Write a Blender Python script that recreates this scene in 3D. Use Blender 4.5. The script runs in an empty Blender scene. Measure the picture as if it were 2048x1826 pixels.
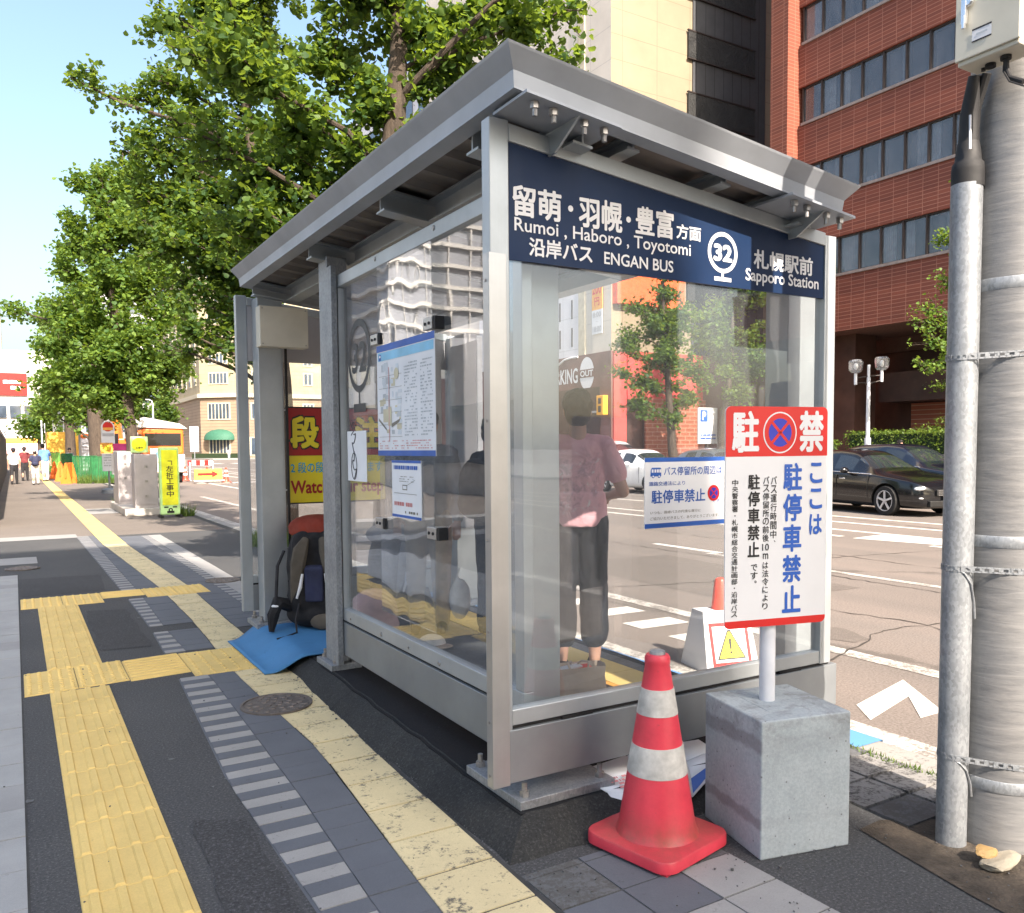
import bpy, bmesh, math, random
import numpy as np
from mathutils import Vector, Matrix, Euler, noise as mnoise
S = bpy.context.scene
R = math.radians
PI = math.pi
# ---------------------------------------------------------------- camera
def rot_rows(yaw, pitch, roll):
    f = Vector((math.sin(yaw)*math.cos(pitch), math.cos(yaw)*math.cos(pitch), math.sin(pitch)))
    r = f.cross(Vector((0, 0, 1))).normalized()
    d = f.cross(r)
    c, s = math.cos(roll), math.sin(roll)
    return c*r + s*d, -s*r + c*d, f
cam = bpy.data.cameras.new('camera')
camo = bpy.data.objects.new('camera', cam)
S.collection.objects.link(camo)
r_, d_, f_ = rot_rows(R(30.694524), R(-3.35476822), R(0.43577207))
m = Matrix((r_, -d_, -f_)).transposed().to_4x4()
m.translation = Vector((0, 0, 1.5))
camo.matrix_world = m
cam.sensor_fit = 'HORIZONTAL'
cam.sensor_width = 36
cam.lens = 1674.434/2048*36
cam.shift_y = (993.04-913)/2048
cam.clip_start = 0.05
cam.clip_end = 3000
S.camera = camo
# ---------------------------------------------------------------- world, sun, exposure
SUN_EL, SUN_AZ = 40.0, 184.0
w = bpy.data.worlds.new("World"); S.world = w; w.use_nodes = True
nt = w.node_tree
sky = nt.nodes.new('ShaderNodeTexSky'); sky.sky_type = 'NISHITA'; sky.sun_disc = False
sky.sun_elevation = R(SUN_EL); sky.sun_rotation = R(SUN_AZ)
sky.air_density = 1.3; sky.dust_density = 5.0; sky.ozone_density = 2.0
bg = nt.nodes['Background']; bg.inputs['Strength'].default_value = 0.13
nt.links.new(sky.outputs[0], bg.inputs['Color'])
sl = bpy.data.lights.new('sun', 'SUN'); sl.energy = 4.8; sl.angle = R(0.5); sl.color = (1, 0.87, 0.74)
so = bpy.data.objects.new('sun', sl); S.collection.objects.link(so)
TRAVEL = Vector((0.07, 1.0, -math.tan(R(SUN_EL)))).normalized()
so.rotation_euler = TRAVEL.to_track_quat('-Z', 'Y').to_euler()
so.location = (0, -20, 30)
S.view_settings.view_transform = 'Standard'
S.view_settings.look = 'None'
S.view_settings.exposure = 1.5
S.view_settings.gamma = 1
S.view_settings.use_curve_mapping = False
S.render.engine = 'CYCLES'
S.cycles.max_bounces = 10
S.cycles.transparent_max_bounces = 24
S.cycles.use_denoising = True
# ---------------------------------------------------------------- object helpers
def link(o):
    S.collection.objects.link(o); return o
def tag(o, label=None, cat=None, group=None, kind=None):
    if label: o['label'] = label
    if cat: o['category'] = cat
    if group: o['group'] = group
    if kind: o['kind'] = kind
    return o
def thing(name, label, cat, loc=(0, 0, 0), rz=0, group=None):
    o = bpy.data.objects.new(name, None); link(o)
    o.empty_display_size = .1
    o.location = loc; o.rotation_euler = (0, 0, rz)
    return tag(o, label, cat, group)
def adopt(o, parent, local=False):
    if parent is None: return o
    o.parent = parent
    if not local:
        pm = Matrix.Translation(parent.location) @ parent.rotation_euler.to_matrix().to_4x4()
        q = parent.parent
        if q is not None:
            pm = Matrix.Identity(4) if q.type == 'MESH' else pm
            if q.type != 'MESH':
                pm = Matrix.Translation(q.location) @ q.rotation_euler.to_matrix().to_4x4()
        o.matrix_parent_inverse = pm.inverted()
        if parent.type == 'MESH':
            o.matrix_parent_inverse = Matrix.Identity(4)
    return o
class MB:
    def __init__(s): s.v, s.f, s.m = [], [], []
    def add(s, vs, fs, mi=0):
        n = len(s.v); s.v += [tuple(p) for p in vs]
        s.f += [tuple(i+n for i in f) for f in fs]; s.m += [mi]*len(fs)
        return s
    def box(s, x0, x1, y0, y1, z0, z1, mi=0):
        return s.add([(x0,y0,z0),(x1,y0,z0),(x1,y1,z0),(x0,y1,z0),(x0,y0,z1),(x1,y0,z1),(x1,y1,z1),(x0,y1,z1)],
                     [(3,2,1,0),(4,5,6,7),(0,1,5,4),(1,2,6,5),(2,3,7,6),(3,0,4,7)], mi)
    def obox(s, c, u, v, w, mi=0):
        c, u, v, w = map(Vector, (c, u, v, w))
        P = [c+a*u+b*v+d*w for d in (-1, 1) for a, b in ((-1,-1),(1,-1),(1,1),(-1,1))]
        return s.add(P, [(3,2,1,0),(4,5,6,7),(0,1,5,4),(1,2,6,5),(2,3,7,6),(3,0,4,7)], mi)
    def prism(s, pts, off, mi=0):
        n = len(pts); off = Vector(off)
        P = [Vector(p) for p in pts]; Q = [p+off for p in P]
        fs = [tuple(range(n-1, -1, -1)), tuple(range(n, 2*n))]
        fs += [(i, (i+1) % n, n+(i+1) % n, n+i) for i in range(n)]
        return s.add(P+Q, fs, mi)
    def quad(s, a, b, c, d, mi=0): return s.add([a, b, c, d], [(0, 1, 2, 3)], mi)
    def cyl(s, p0, p1, r0, r1=None, n=16, mi=0, caps=True):
        r1 = r0 if r1 is None else r1
        p0, p1 = Vector(p0), Vector(p1); d = (p1-p0).normalized()
        a = d.orthogonal().normalized(); b = d.cross(a)
        P = [p0+r0*(math.cos(2*PI*i/n)*a+math.sin(2*PI*i/n)*b) for i in range(n)]
        P += [p1+r1*(math.cos(2*PI*i/n)*a+math.sin(2*PI*i/n)*b) for i in range(n)]
        fs = [(i, (i+1) % n, n+(i+1) % n, n+i) for i in range(n)]
        if caps: fs += [tuple(range(n-1, -1, -1)), tuple(range(n, 2*n))]
        return s.add(P, fs, mi)
    def tube(s, pts, rad, n=8, mi=0):
        pts = [Vector(p) for p in pts]; k = len(pts)
        rad = rad if isinstance(rad, (list, tuple)) else [rad]*k
        a = None; P = []
        for i, p in enumerate(pts):
            d = (pts[min(i+1, k-1)]-pts[max(i-1, 0)]).normalized()
            a = d.orthogonal().normalized() if a is None else (a-d*a.dot(d)).normalized()
            b = d.cross(a)
            P += [p+rad[i]*(math.cos(2*PI*j/n)*a+math.sin(2*PI*j/n)*b) for j in range(n)]
        fs = [(i*n+j, i*n+(j+1) % n, (i+1)*n+(j+1) % n, (i+1)*n+j) for i in range(k-1) for j in range(n)]
        fs += [tuple(range(n-1, -1, -1)), tuple(range((k-1)*n, k*n))]
        return s.add(P, fs, mi)
    def lathe(s, c, prof, n=32, mi=0, ax=None, caps=True):
        c = Vector(c); k = len(prof)
        mx = Matrix.Identity(3) if ax is None else Vector(ax).to_track_quat('Z', 'Y').to_matrix()
        P = [c+mx @ Vector((r*math.cos(2*PI*j/n), r*math.sin(2*PI*j/n), z)) for r, z in prof for j in range(n)]
        fs = [(i*n+j, i*n+(j+1) % n, (i+1)*n+(j+1) % n, (i+1)*n+j) for i in range(k-1) for j in range(n)]
        if caps: fs += [tuple(range(n-1, -1, -1)), tuple(range((k-1)*n, k*n))]
        return s.add(P, fs, mi)
    def ell(s, c, rx, ry, rz, n=14, k=8, mi=0, rot=None):
        c = Vector(c); P = []
        M3 = Euler(rot).to_matrix() if rot else Matrix.Identity(3)
        for i in range(1, k):
            t = PI*i/k
            for j in range(n):
                P.append(c+M3 @ Vector((rx*math.sin(t)*math.cos(2*PI*j/n), ry*math.sin(t)*math.sin(2*PI*j/n), rz*math.cos(t))))
        P += [c+M3 @ Vector((0, 0, rz)), c+M3 @ Vector((0, 0, -rz))]
        T, B = len(P)-2, len(P)-1
        fs = [(i*n+j, (i+1)*n+j, (i+1)*n+(j+1) % n, i*n+(j+1) % n) for i in range(k-2) for j in range(n)]
        fs += [(T, j, (j+1) % n) for j in range(n)] + [(B, (k-2)*n+(j+1) % n, (k-2)*n+j) for j in range(n)]
        return s.add(P, fs, mi)
    def cap(s, p0, r0, p1, r1, mi=0, n=12):
        p0, p1 = Vector(p0), Vector(p1)
        s.cyl(p0, p1, r0, r1, n, mi); s.ell(p0, r0, r0, r0, n, 8, mi); s.ell(p1, r1, r1, r1, n, 8, mi)
        return s
    def xf(s, fn): s.v = [tuple(fn(*p)) for p in s.v]; return s
    def mesh(s, name):
        me = bpy.data.meshes.new(name); me.from_pydata([tuple(p) for p in s.v], [], s.f); return me
    def build(s, name, mats, parent=None, smooth=False, bevel=0, seg=2, local=False, fix=True, ang=35):
        me = s.mesh(name)
        mats = mats if isinstance(mats, (list, tuple)) else [mats]
        for q in mats: me.materials.append(q)
        for p, i in zip(me.polygons, s.m): p.material_index = i
        if fix:
            b = bmesh.new(); b.from_mesh(me); bmesh.ops.recalc_face_normals(b, faces=b.faces); b.to_mesh(me); b.free()
        o = link(bpy.data.objects.new(name, me))
        if smooth:
            me.shade_smooth()
            me.set_sharp_from_angle(angle=R(ang))
        if bevel:
            bv = o.modifiers.new('bevel', 'BEVEL'); bv.width = bevel; bv.segments = seg; bv.limit_method = 'ANGLE'; bv.angle_limit = R(40)
        adopt(o, parent, local)
        return o
def evaluated(o):
    dg = bpy.context.evaluated_depsgraph_get()
    return bpy.data.meshes.new_from_object(o.evaluated_get(dg))
def blob(mb, name, material, parent=None, voxel=.012, smooth=6, local=False, folds=0):
    """join overlapping volumes into ONE continuous surface"""
    o = mb.build(name, material, None)
    rm = o.modifiers.new('r', 'REMESH'); rm.mode = 'VOXEL'; rm.voxel_size = voxel
    sm = o.modifiers.new('s', 'SMOOTH'); sm.factor = .5; sm.iterations = smooth
    me = evaluated(o)
    o.modifiers.clear(); old = o.data; o.data = me; me.name = name
    bpy.data.meshes.remove(old)
    if not me.materials: me.materials.append(material)
    if folds:                                    # creases of worn cloth
        n = [v.normal.copy() for v in me.vertices]
        for v, q in zip(me.vertices, n):
            p = v.co
            k = mnoise.noise(Vector((p.x*11+p.z*3.5, p.y*11-p.z*2, p.z*4.5)))+.6*mnoise.noise(Vector((p.x*24, p.y*24, p.z*13+5)))
            v.co = p+q*folds*(k if k > -.25 else -.25-(k+.25)*2.2)
    me.shade_smooth()
    adopt(o, parent, local)
    return o
def copy_tree(o, parent=None):
    c = o.copy(); link(c)
    if parent is not None: c.parent = parent
    for ch in list(o.children): copy_tree(ch, c)
    return c
# ---------------------------------------------------------------- writing
_fc = bpy.data.curves.new('glyphs', 'FONT')
_fo = link(bpy.data.objects.new('glyphs', _fc))
_fc.resolution_u = 3
_gc = {}
def glyphs(body, off=0.0):
    """outlines of a line of writing; off = boldness, laid on as slightly shifted repeats of the strokes"""
    key = (body, off)
    if key not in _gc:
        _fc.body = body
        bpy.context.view_layer.update()
        me = evaluated(_fo)
        V = [tuple(v.co) for v in me.vertices]; F = [tuple(p.vertices) for p in me.polygons]
        bpy.data.meshes.remove(me)
        if off:
            V2, F2 = [], []
            for k in range(7):
                dx, dy = (0, 0) if k == 6 else (off*math.cos(PI*k/3), off*math.sin(PI*k/3))
                n = len(V2); V2 += [(x+dx, y+dy, k*.00006) for x, y, z in V]; F2 += [tuple(i+n for i in f) for f in F]
            V, F = V2, F2
        _gc[key] = (V, F)
    return _gc[key]
class Plane3:
    """a writing plane: origin, direction of reading, up, outward normal"""
    def __init__(s, o, u, v=(0, 0, 1)):
        s.o, s.u, s.v = Vector(o), Vector(u).normalized(), Vector(v).normalized(); s.n = s.u.cross(s.v)
    def p(s, a, b, h=0): return s.o+a*s.u+b*s.v+h*s.n
def write(mb, pl, body, a0, a1, b0, b1, mi=0, h=.0015, off=.0):
    """lay a line of writing in the rectangle a0..a1 x b0..b1 of a plane"""
    V, F = glyphs(body, off)
    if not V: return mb
    xs = [p[0] for p in V]; ys = [p[1] for p in V]
    sx = (a1-a0)/(max(xs)-min(xs)); sy = (b1-b0)/(max(ys)-min(ys))
    return mb.add([pl.p(a0+(x-min(xs))*sx, b0+(y-min(ys))*sy, h+z) for x, y, z in V], F, mi)
def column(mb, pl, body, a0, a1, btop, bbot, mi=0, h=.0015, off=.0):
    """vertical writing, one character per cell"""
    n = len(body); ch = (btop-bbot)/n
    for i, c in enumerate(body):
        V, F = glyphs(c, off)
        xs = [p[0] for p in V]; ys = [p[1] for p in V]
        top = btop-i*ch
        if c in '、。・':
            s_ = (a1-a0)*.9
            ox, oy = {'、': (.62, .35), '。': (.62, .35), '・': (.0, .0)}[c]
            cx, cy = (min(xs)+max(xs))/2, (min(ys)+max(ys))/2
            X0 = (a0+a1)/2 if c == '・' else a0+ox*(a1-a0)+.1*(a1-a0); Y0 = top-.5*ch if c == '・' else top-.28*ch
            mb.add([pl.p(X0+(x-cx)*s_, Y0+(y-cy)*s_, h+z) for x, y, z in V], F, mi); continue
        hh = .9*ch; ww = a1-a0; wd = ww
        if c in 'こはでにより':  wd, hh = ww*.86, .8*ch
        if c == '1': pass
        sx, sy = wd/(max(xs)-min(xs)), hh/(max(ys)-min(ys))
        if c == 'm': sy *= .6
        cx, cy = (min(xs)+max(xs))/2, (min(ys)+max(ys))/2
        mb.add([pl.p((a0+a1)/2+(x-cx)*sx, top-ch/2+(y-cy)*sy, h+z) for x, y, z in V], F, mi)
    return mb
def rect(mb, pl, a0, a1, b0, b1, mi=0, h=.001):
    return mb.add([pl.p(a0,b0,h), pl.p(a1,b0,h), pl.p(a1,b1,h), pl.p(a0,b1,h)], [(0,1,2,3)], mi)
def poly(mb, pl, pts, mi=0, h=.001):
    return mb.add([pl.p(a, b, h) for a, b in pts], [tuple(range(len(pts)))], mi)
def disc(mb, pl, a, b, r, mi=0, h=.001, n=40, ry=None, ri=None):
    ry = ry or r
    if ri is None:
        return poly(mb, pl, [(a+r*math.cos(2*PI*i/n), b+ry*math.sin(2*PI*i/n)) for i in range(n)], mi, h)
    k = ry/r
    P = [pl.p(a+q*math.cos(2*PI*i/n), b+q*k*math.sin(2*PI*i/n), h) for q in (r, ri) for i in range(n)]
    return mb.add(P, [(i, (i+1) % n, n+(i+1) % n, n+i) for i in range(n)], mi)
def bar(mb, pl, a0, b0, a1, b1, wd, mi=0, h=.001):
    d = Vector((a1-a0, b1-b0)).normalized()*wd/2; nx, ny = -d.y, d.x
    return poly(mb, pl, [(a0+nx, b0+ny), (a0-nx, b0-ny), (a1-nx, b1-ny), (a1+nx, b1+ny)], mi, h)
def no_stopping(mb, pl, a, b, r, W, RD, BL, h=.001, ry=None):
    """round no-stopping mark: white rim, red ring and cross, blue ground (material indices W, RD, BL)"""
    ry = ry or r; k = ry/r
    disc(mb, pl, a, b, r, W, h, ry=ry); disc(mb, pl, a, b, r*.93, RD, h+.0006, ry=ry*.93); disc(mb, pl, a, b, r*.68, BL, h+.0012, ry=ry*.68)
    q = r*.50
    for sg in (1, -1): bar(mb, pl, a-q, b-sg*q*k, a+q, b+sg*q*k, r*.15, RD, h+.0018)
    return mb
# ---------------------------------------------------------------- materials
M = {}
class NT:
    def __init__(s, name):
        s.m = bpy.data.materials.new(name); s.m.use_nodes = True; s.t = s.m.node_tree
        s.b = s.t.nodes['Principled BSDF']; s.out = s.t.nodes['Material Output']; M[name] = s.m
        s.tc = None
    def n(s, typ, **kw):
        q = s.t.nodes.new('ShaderNode'+typ)
        ins = kw.pop('ins', {})
        for k, v in kw.items(): setattr(q, k, v)
        for k, v in ins.items():
            if hasattr(v, 'is_output'): s.t.links.new(v, q.inputs[k])
            else: q.inputs[k].default_value = v
        return q
    def l(s, a, b): s.t.links.new(a, b)
    def co(s, perm=None, scale=None):
        if s.tc is None: s.tc = s.n('TexCoord')
        v = s.tc.outputs['Object']
        if perm:
            sp = s.n('SeparateXYZ', ins={0: v}); cb = s.n('CombineXYZ')
            for i, c in enumerate(perm):
                if c in 'XYZ': s.l(sp.outputs[c], cb.inputs[i])
            v = cb.outputs[0]
        if scale:
            v = s.n('Mapping', ins={'Vector': v, 'Scale': scale}).outputs[0]
        return v
    def noise(s, scale, detail=4, rough=.55, v=None, dist=0):
        return s.n('TexNoise', ins={'Vector': v or s.co(), 'Scale': scale, 'Detail': detail, 'Roughness': rough, 'Distortion': dist}).outputs['Fac']
    def ramp(s, fac, *stops):
        q = s.n('ValToRGB', ins={0: fac}); e = q.color_ramp.elements
        while len(e) < len(stops): e.new(.5)
        for el, (p, c) in zip(e, stops):
            el.position = p; el.color = (*c, 1) if isinstance(c, (tuple, list)) else (c, c, c, 1)
        return q.outputs[0]
    def mix(s, f, a, b, mode='MIX'):
        q = s.n('Mix', data_type='RGBA', blend_type=mode)
        for i, v in ((0, f), (6, a), (7, b)):
            if hasattr(v, 'is_output'): s.l(v, q.inputs[i])
            elif i == 0: q.inputs[0].default_value = v
            else: q.inputs[i].default_value = (*v, 1)
        return q.outputs[2]
    def math(s, op, a, b=0.0):
        return s.n('Math', operation=op, ins={0: a, 1: b}).outputs[0]
    def bump(s, h, strength=.3, dist=.01):
        q = s.n('Bump', ins={'Height': h, 'Strength': strength, 'Distance': dist}); s.l(q.outputs[0], s.b.inputs['Normal']); return q
    def set(s, **kw):
        nm = dict(col='Base Color', rough='Roughness', metal='Metallic', spec='Specular IOR Level', emit='Emission Color', es='Emission Strength', coat='Coat Weight', alpha='Alpha', trans='Transmission Weight')
        for k, v in kw.items():
            i = s.b.inputs[nm[k]]
            if hasattr(v, 'is_output'): s.l(v, i)
            elif k in ('col', 'emit'): i.default_value = (*v, 1)
            else: i.default_value = v
        return s
def mat(name, col, rough=.6, metal=0., var=.12, scale=5, bump=0, bscale=60, spec=.5, coat=0, fine=0):
    q = NT(name)
    f = q.noise(scale, 5)
    lo = tuple(c*(1-var*1.6) for c in col); hi = tuple(min(1, c*(1+var*1.1)) for c in col)
    c = q.ramp(f, (.3, lo), (.7, hi))
    if fine:
        g = q.noise(bscale*2, 2)
        c = q.mix(.8, c, q.ramp(g, (.3, 1-fine), (.7, 1+0*fine)), 'MULTIPLY')
    q.set(col=c, rough=q.ramp(q.noise(scale*2.3, 3), (.3, max(.02, rough*.85)), (.7, min(1, rough*1.15))), metal=metal, spec=spec, coat=coat)
    if bump: q.bump(q.noise(bscale, 3), bump, .01)
    return q.m
# ================================================================ material library
def asphalt(name, c0, c1, patch, speck=.45):
    q = NT(name)
    big = q.noise(.55, 5, .6); fine = q.noise(95, 3, .75); mid = q.noise(9, 5, .65)
    c = q.ramp(big, (.32, c0), (.68, c1))
    c = q.mix(q.ramp(mid, (.45, 0), (.75, .35)), c, patch)
    c = q.mix(.85, c, q.ramp(fine, (.36, 1-speck), (.46, 1.0), (.56, 1.0), (.62, 1+speck*2.2)), 'MULTIPLY')
    st = q.n('TexVoronoi', ins={'Vector': q.co(), 'Scale': 7.0}).outputs['Distance']
    c = q.mix(q.ramp(st, (.03, .55), (.06, 0)), c, tuple(min(1, x*2.6) for x in c1))
    q.set(col=c, rough=.88, spec=.3)
    q.bump(q.noise(220, 3, .7), .55, .006)
    return q.m
asphalt('sidewalk_asphalt', (.058, .060, .063), (.078, .080, .082), (.068, .069, .070))
asphalt('sunlit_asphalt', (.135, .118, .104), (.17, .15, .132), (.18, .155, .135))  # lighter tan copy: sunlight on the far sidewalk put into its colour
asphalt('asphalt_patch', (.046, .047, .050), (.060, .061, .063), (.05, .05, .05), .5)
asphalt('ramp_asphalt', (.020, .021, .022), (.042, .043, .042), (.06, .06, .055), .45)
asphalt('platform_black', (.008, .009, .011), (.015, .016, .019), (.022, .022, .023), .25)
q = NT('road_asphalt')
c = q.ramp(q.noise(.35, 5, .6), (.3, (.142, .124, .111)), (.7, (.174, .152, .136)))
trk = q.noise(1.0, 3, .5, q.co(scale=(1.2, .03, 1)))
c = q.mix(q.ramp(trk, (.42, 0), (.62, .6)), c, (.20, .168, .147))
c = q.mix(.8, c, q.ramp(q.noise(60, 3, .7), (.38, .70), (.5, 1), (.62, 1.3)), 'MULTIPLY')
crk = q.n('TexVoronoi', feature='DISTANCE_TO_EDGE', ins={'Vector': q.n('Mapping', ins={'Vector': q.co(), 'Scale': (.16, .10, 1)}).outputs[0], 'Scale': 1.0}).outputs['Distance']
wob = q.math('ADD', crk, q.math('MULTIPLY', q.math('SUBTRACT', q.noise(2.2, 6, .7), .5), .09))
c = q.mix(q.ramp(wob, (.0, .55), (.012, 0)), c, (.07, .062, .055))
q.set(col=c, rough=.85, spec=.3); q.bump(q.noise(160, 3, .7), .4, .006)
asphalt('road_patch', (.120, .104, .093), (.140, .122, .108), (.155, .135, .118), .3)
mat('crack', (.045, .038, .033), .95)
def paint(name, col, under, wear, rough=.6):
    q = NT(name)
    n = q.noise(5, 7, .75); n2 = q.noise(40, 4, .7)
    f = q.math('ADD', q.math('MULTIPLY', n, .65), q.math('MULTIPLY', n2, .35))
    c = q.mix(q.ramp(q.noise(3, 4), (.3, 0), (.7, .25)), col, tuple(x*.8 for x in col))
    c = q.mix(q.ramp(f, (wear-.05, 1), (wear+.03, 0)), c, under)
    q.set(col=c, rough=rough); q.bump(n2, .25, .004)
    return q.m
paint('road_white', (.62, .59, .54), (.19, .175, .157), .41)
paint('road_white_worn', (.50, .47, .43), (.19, .175, .157), .50)
paint('kerb_blue', (.10, .26, .52), (.25, .30, .36), .36)
def tile(name, col, dirt, amt=.5, groove=(.35, .3, .2)):
    q = NT(name)
    c = q.ramp(q.noise(2.2, 6, .65), (.28, tuple(x*.84 for x in col)), (.72, tuple(min(1, x*1.08) for x in col)))
    f = q.math('ADD', q.math('MULTIPLY', q.noise(7, 7, .8), .6), q.math('MULTIPLY', q.noise(55, 3, .7), .4))
    c = q.mix(q.ramp(f, (amt-.03, 1), (amt+.05, 0)), c, dirt)
    c = q.mix(.5, c, q.ramp(q.noise(200, 2), (.3, .8), (.6, 1)), 'MULTIPLY')
    q.set(col=c, rough=.7, spec=.35); q.bump(q.noise(120, 3), .25, .003)
    return q.m
tile('tactile_yellow', (.72, .53, .19), (.40, .31, .13), .335)
tile('tactile_cream', (.66, .56, .33), (.12, .11, .09), .415)
tile('paver_pale', (.34, .345, .34), (.20, .20, .20), .33)
tile('paver_slate', (.115, .125, .145), (.08, .085, .095), .36)
tile('paver_light', (.30, .30, .295), (.16, .16, .16), .37)
tile('paver_worn', (.125, .13, .138), (.085, .085, .082), .50)
tile('paver_pale_worn', (.26, .255, .245), (.07, .068, .065), .46)
tile('rubber_blue', (.06, .21, .42), (.045, .15, .30), .38)
tile('kerb_stone', (.30, .29, .27), (.14, .13, .12), .42)
tile('concrete_plinth', (.50, .47, .43), (.30, .28, .25), .36)
mat('joint', (.045, .045, .045), .9)
mat('soil', (.075, .06, .045), .95, var=.35, scale=12, bump=.8, bscale=70, fine=.4)
# metals
def brushed(name, col, rough, metal, streak=(1, 1, 40), var=.12):
    q = NT(name)
    n = q.noise(6, 4, .6, q.co(scale=streak)); n2 = q.noise(3, 5, .6)
    c = q.ramp(n2, (.3, tuple(x*(1-var) for x in col)), (.7, tuple(min(1, x*(1+var)) for x in col)))
    c = q.mix(.16, c, q.ramp(n, (.3, .8), (.7, 1.05)), 'MULTIPLY')
    q.set(col=c, rough=q.ramp(n, (.3, rough*.9), (.7, rough*1.1)), metal=metal)
    q.bump(n, .06, .002)
    return q.m
brushed('shelter_steel', (.42, .455, .475), .42, .55, (30, 30, 1.2))
brushed('kick_steel', (.29, .315, .335), .40, .6, (1.5, 1.5, 1.5))
brushed('guard_steel', (.47, .47, .465), .33, .75, (40, 40, .6))
brushed('fascia_steel', (.36, .39, .43), .5, .35, (1, 1, 8))
brushed('deck_steel', (.22, .20, .185), .6, .3, (20, 1, 1))
q = NT('galvanised')
vo = q.n('TexVoronoi', ins={'Vector': q.co(scale=(1, 1, .55)), 'Scale': 130.0})
c = q.mix(.6, q.ramp(q.noise(5, 6, .7), (.3, (.24, .26, .28)), (.7, (.37, .39, .41))), q.ramp(q.n('SeparateColor', ins={0: vo.outputs['Color']}).outputs[0], (0, .62), (1, 1.1)), 'MULTIPLY')
c = q.mix(q.ramp(q.noise(2.4, 6, .75), (.60, 0), (.72, .5)), c, (.60, .61, .62))
q.set(col=c, rough=.5, metal=.5)
q = NT('ribbed_pole')
z = q.n('SeparateXYZ', ins={0: q.co()}).outputs[2]
rib = q.noise(1, 6, .7, q.co(scale=(5, 5, 42)), .5)
c = q.ramp(rib, (.25, (.14, .143, .148)), (.75, (.275, .27, .262)))
c = q.mix(q.ramp(q.noise(2.5, 5), (.4, 0), (.7, .35)), c, (.22, .235, .25))
q.set(col=c, rough=q.ramp(rib, (.3, .45), (.7, .6)), metal=.35); q.bump(rib, .2, .010)
mat('bolt', (.38, .37, .36), .4, .8, .2, 40)
mat('dark_rubber', (.012, .012, .013), .7)
mat('black_metal', (.015, .015, .017), .45, .3)
mat('dark_gap', (.008, .008, .009), .8)
mat('navy_sign', (.006, .022, .068), .5, var=.06, spec=.25)
mat('sign_white', (.70, .71, .73), .4, var=.02)
mat('sign_red', (.60, .012, .010), .38, var=.05)
mat('sign_blue', (.015, .10, .46), .4, var=.04)
mat('mark_blue', (.02, .03, .42), .4, var=.04)
mat('sign_black', (.012, .012, .014), .5)
mat('sign_yellow', (.78, .66, .02), .45, var=.05)
mat('banner_red', (.36, .008, .010), .5, var=.1)
mat('banner_cyan', (.02, .36, .58), .5)
mat('paper', (.80, .82, .84), .7, var=.04)
mat('poster_blue', (.03, .12, .46), .5)
mat('poster_sky', (.24, .58, .82), .5)
mat('map_grey', (.48, .52, .55), .6); mat('map_beige', (.62, .58, .42), .6); mat('map_dark', (.20, .19, .16), .6); mat('map_red', (.62, .25, .25), .6); mat('map_pale', (.66, .72, .76), .6)
mat('ink', (.06, .06, .07), .6); mat('symbol_grey', (.045, .05, .055), .5)
mat('box_beige', (.60, .57, .47), .5, var=.06)
mat('cone_bright', (.80, .07, .04), .4)
mat('cone_white', (.54, .53, .50), .5, var=.20, scale=16, fine=.15, bscale=22)
mat('sticker_orange', (.80, .38, .06), .5); mat('sticker_red', (.75, .10, .05), .5)
q = NT('cone_red')
zc_ = q.n('SeparateXYZ', ins={0: q.co()}).outputs[2]
c = q.ramp(q.noise(6, 6, .7), (.3, (.52, .035, .058)), (.7, (.70, .055, .085)))
c = q.mix(q.math('MULTIPLY', q.ramp(zc_, (.045, 0), (.062, .75), (.075, .75), (.17, 0)), q.ramp(q.noise(9, 6, .75), (.35, .25), (.65, 1))), c, (.16, .075, .045))
c = q.mix(q.ramp(q.noise(24, 6, .8, dist=1.0), (.62, 0), (.70, .45)), c, (.20, .06, .05))
q.set(col=c, rough=.42); q.bump(q.noise(30, 4), .12, .004)
q = NT('block_concrete')
z = q.n('SeparateXYZ', ins={0: q.co()}).outputs[2]
c = q.ramp(q.noise(3.2, 7, .7), (.28, (.30, .345, .37)), (.72, (.42, .465, .49)))
wz = q.math('ADD', z, q.math('MULTIPLY', q.math('SUBTRACT', q.noise(11, 5, .7), .5), .05))
for zc, hw in ((.415, .028), (.135, .020)):
    dz = q.math('ABSOLUTE', q.math('SUBTRACT', wz, zc))
    xx = q.n('SeparateXYZ', ins={0: q.co()}).outputs[0]
    side = q.ramp(q.math('ADD', xx, .5), (.308, 1), (.312, .12))
    c = q.mix(q.math('MULTIPLY', side, q.ramp(dz, (hw*.7, .62), (hw*1.25, 0))), c, (.15, .15, .155))
c = q.mix(q.ramp(q.n('TexVoronoi', ins={'Vector': q.co(), 'Scale': 26.0}).outputs['Distance'], (.05, .75), (.12, 0)), c, (.09, .09, .085))
c = q.mix(q.math('MULTIPLY', q.ramp(z, (.40, .15), (.47, 1)), q.ramp(q.noise(5.0, 6, .75, dist=.5), (.46, 0), (.60, .6))), c, (.17, .17, .17))
c = q.mix(.6, c, q.ramp(q.noise(90, 3), (.3, .8), (.65, 1.05)), 'MULTIPLY')
q.set(col=c, rough=.85, spec=.3); q.bump(q.noise(60, 5, .7), .4, .004)
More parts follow.
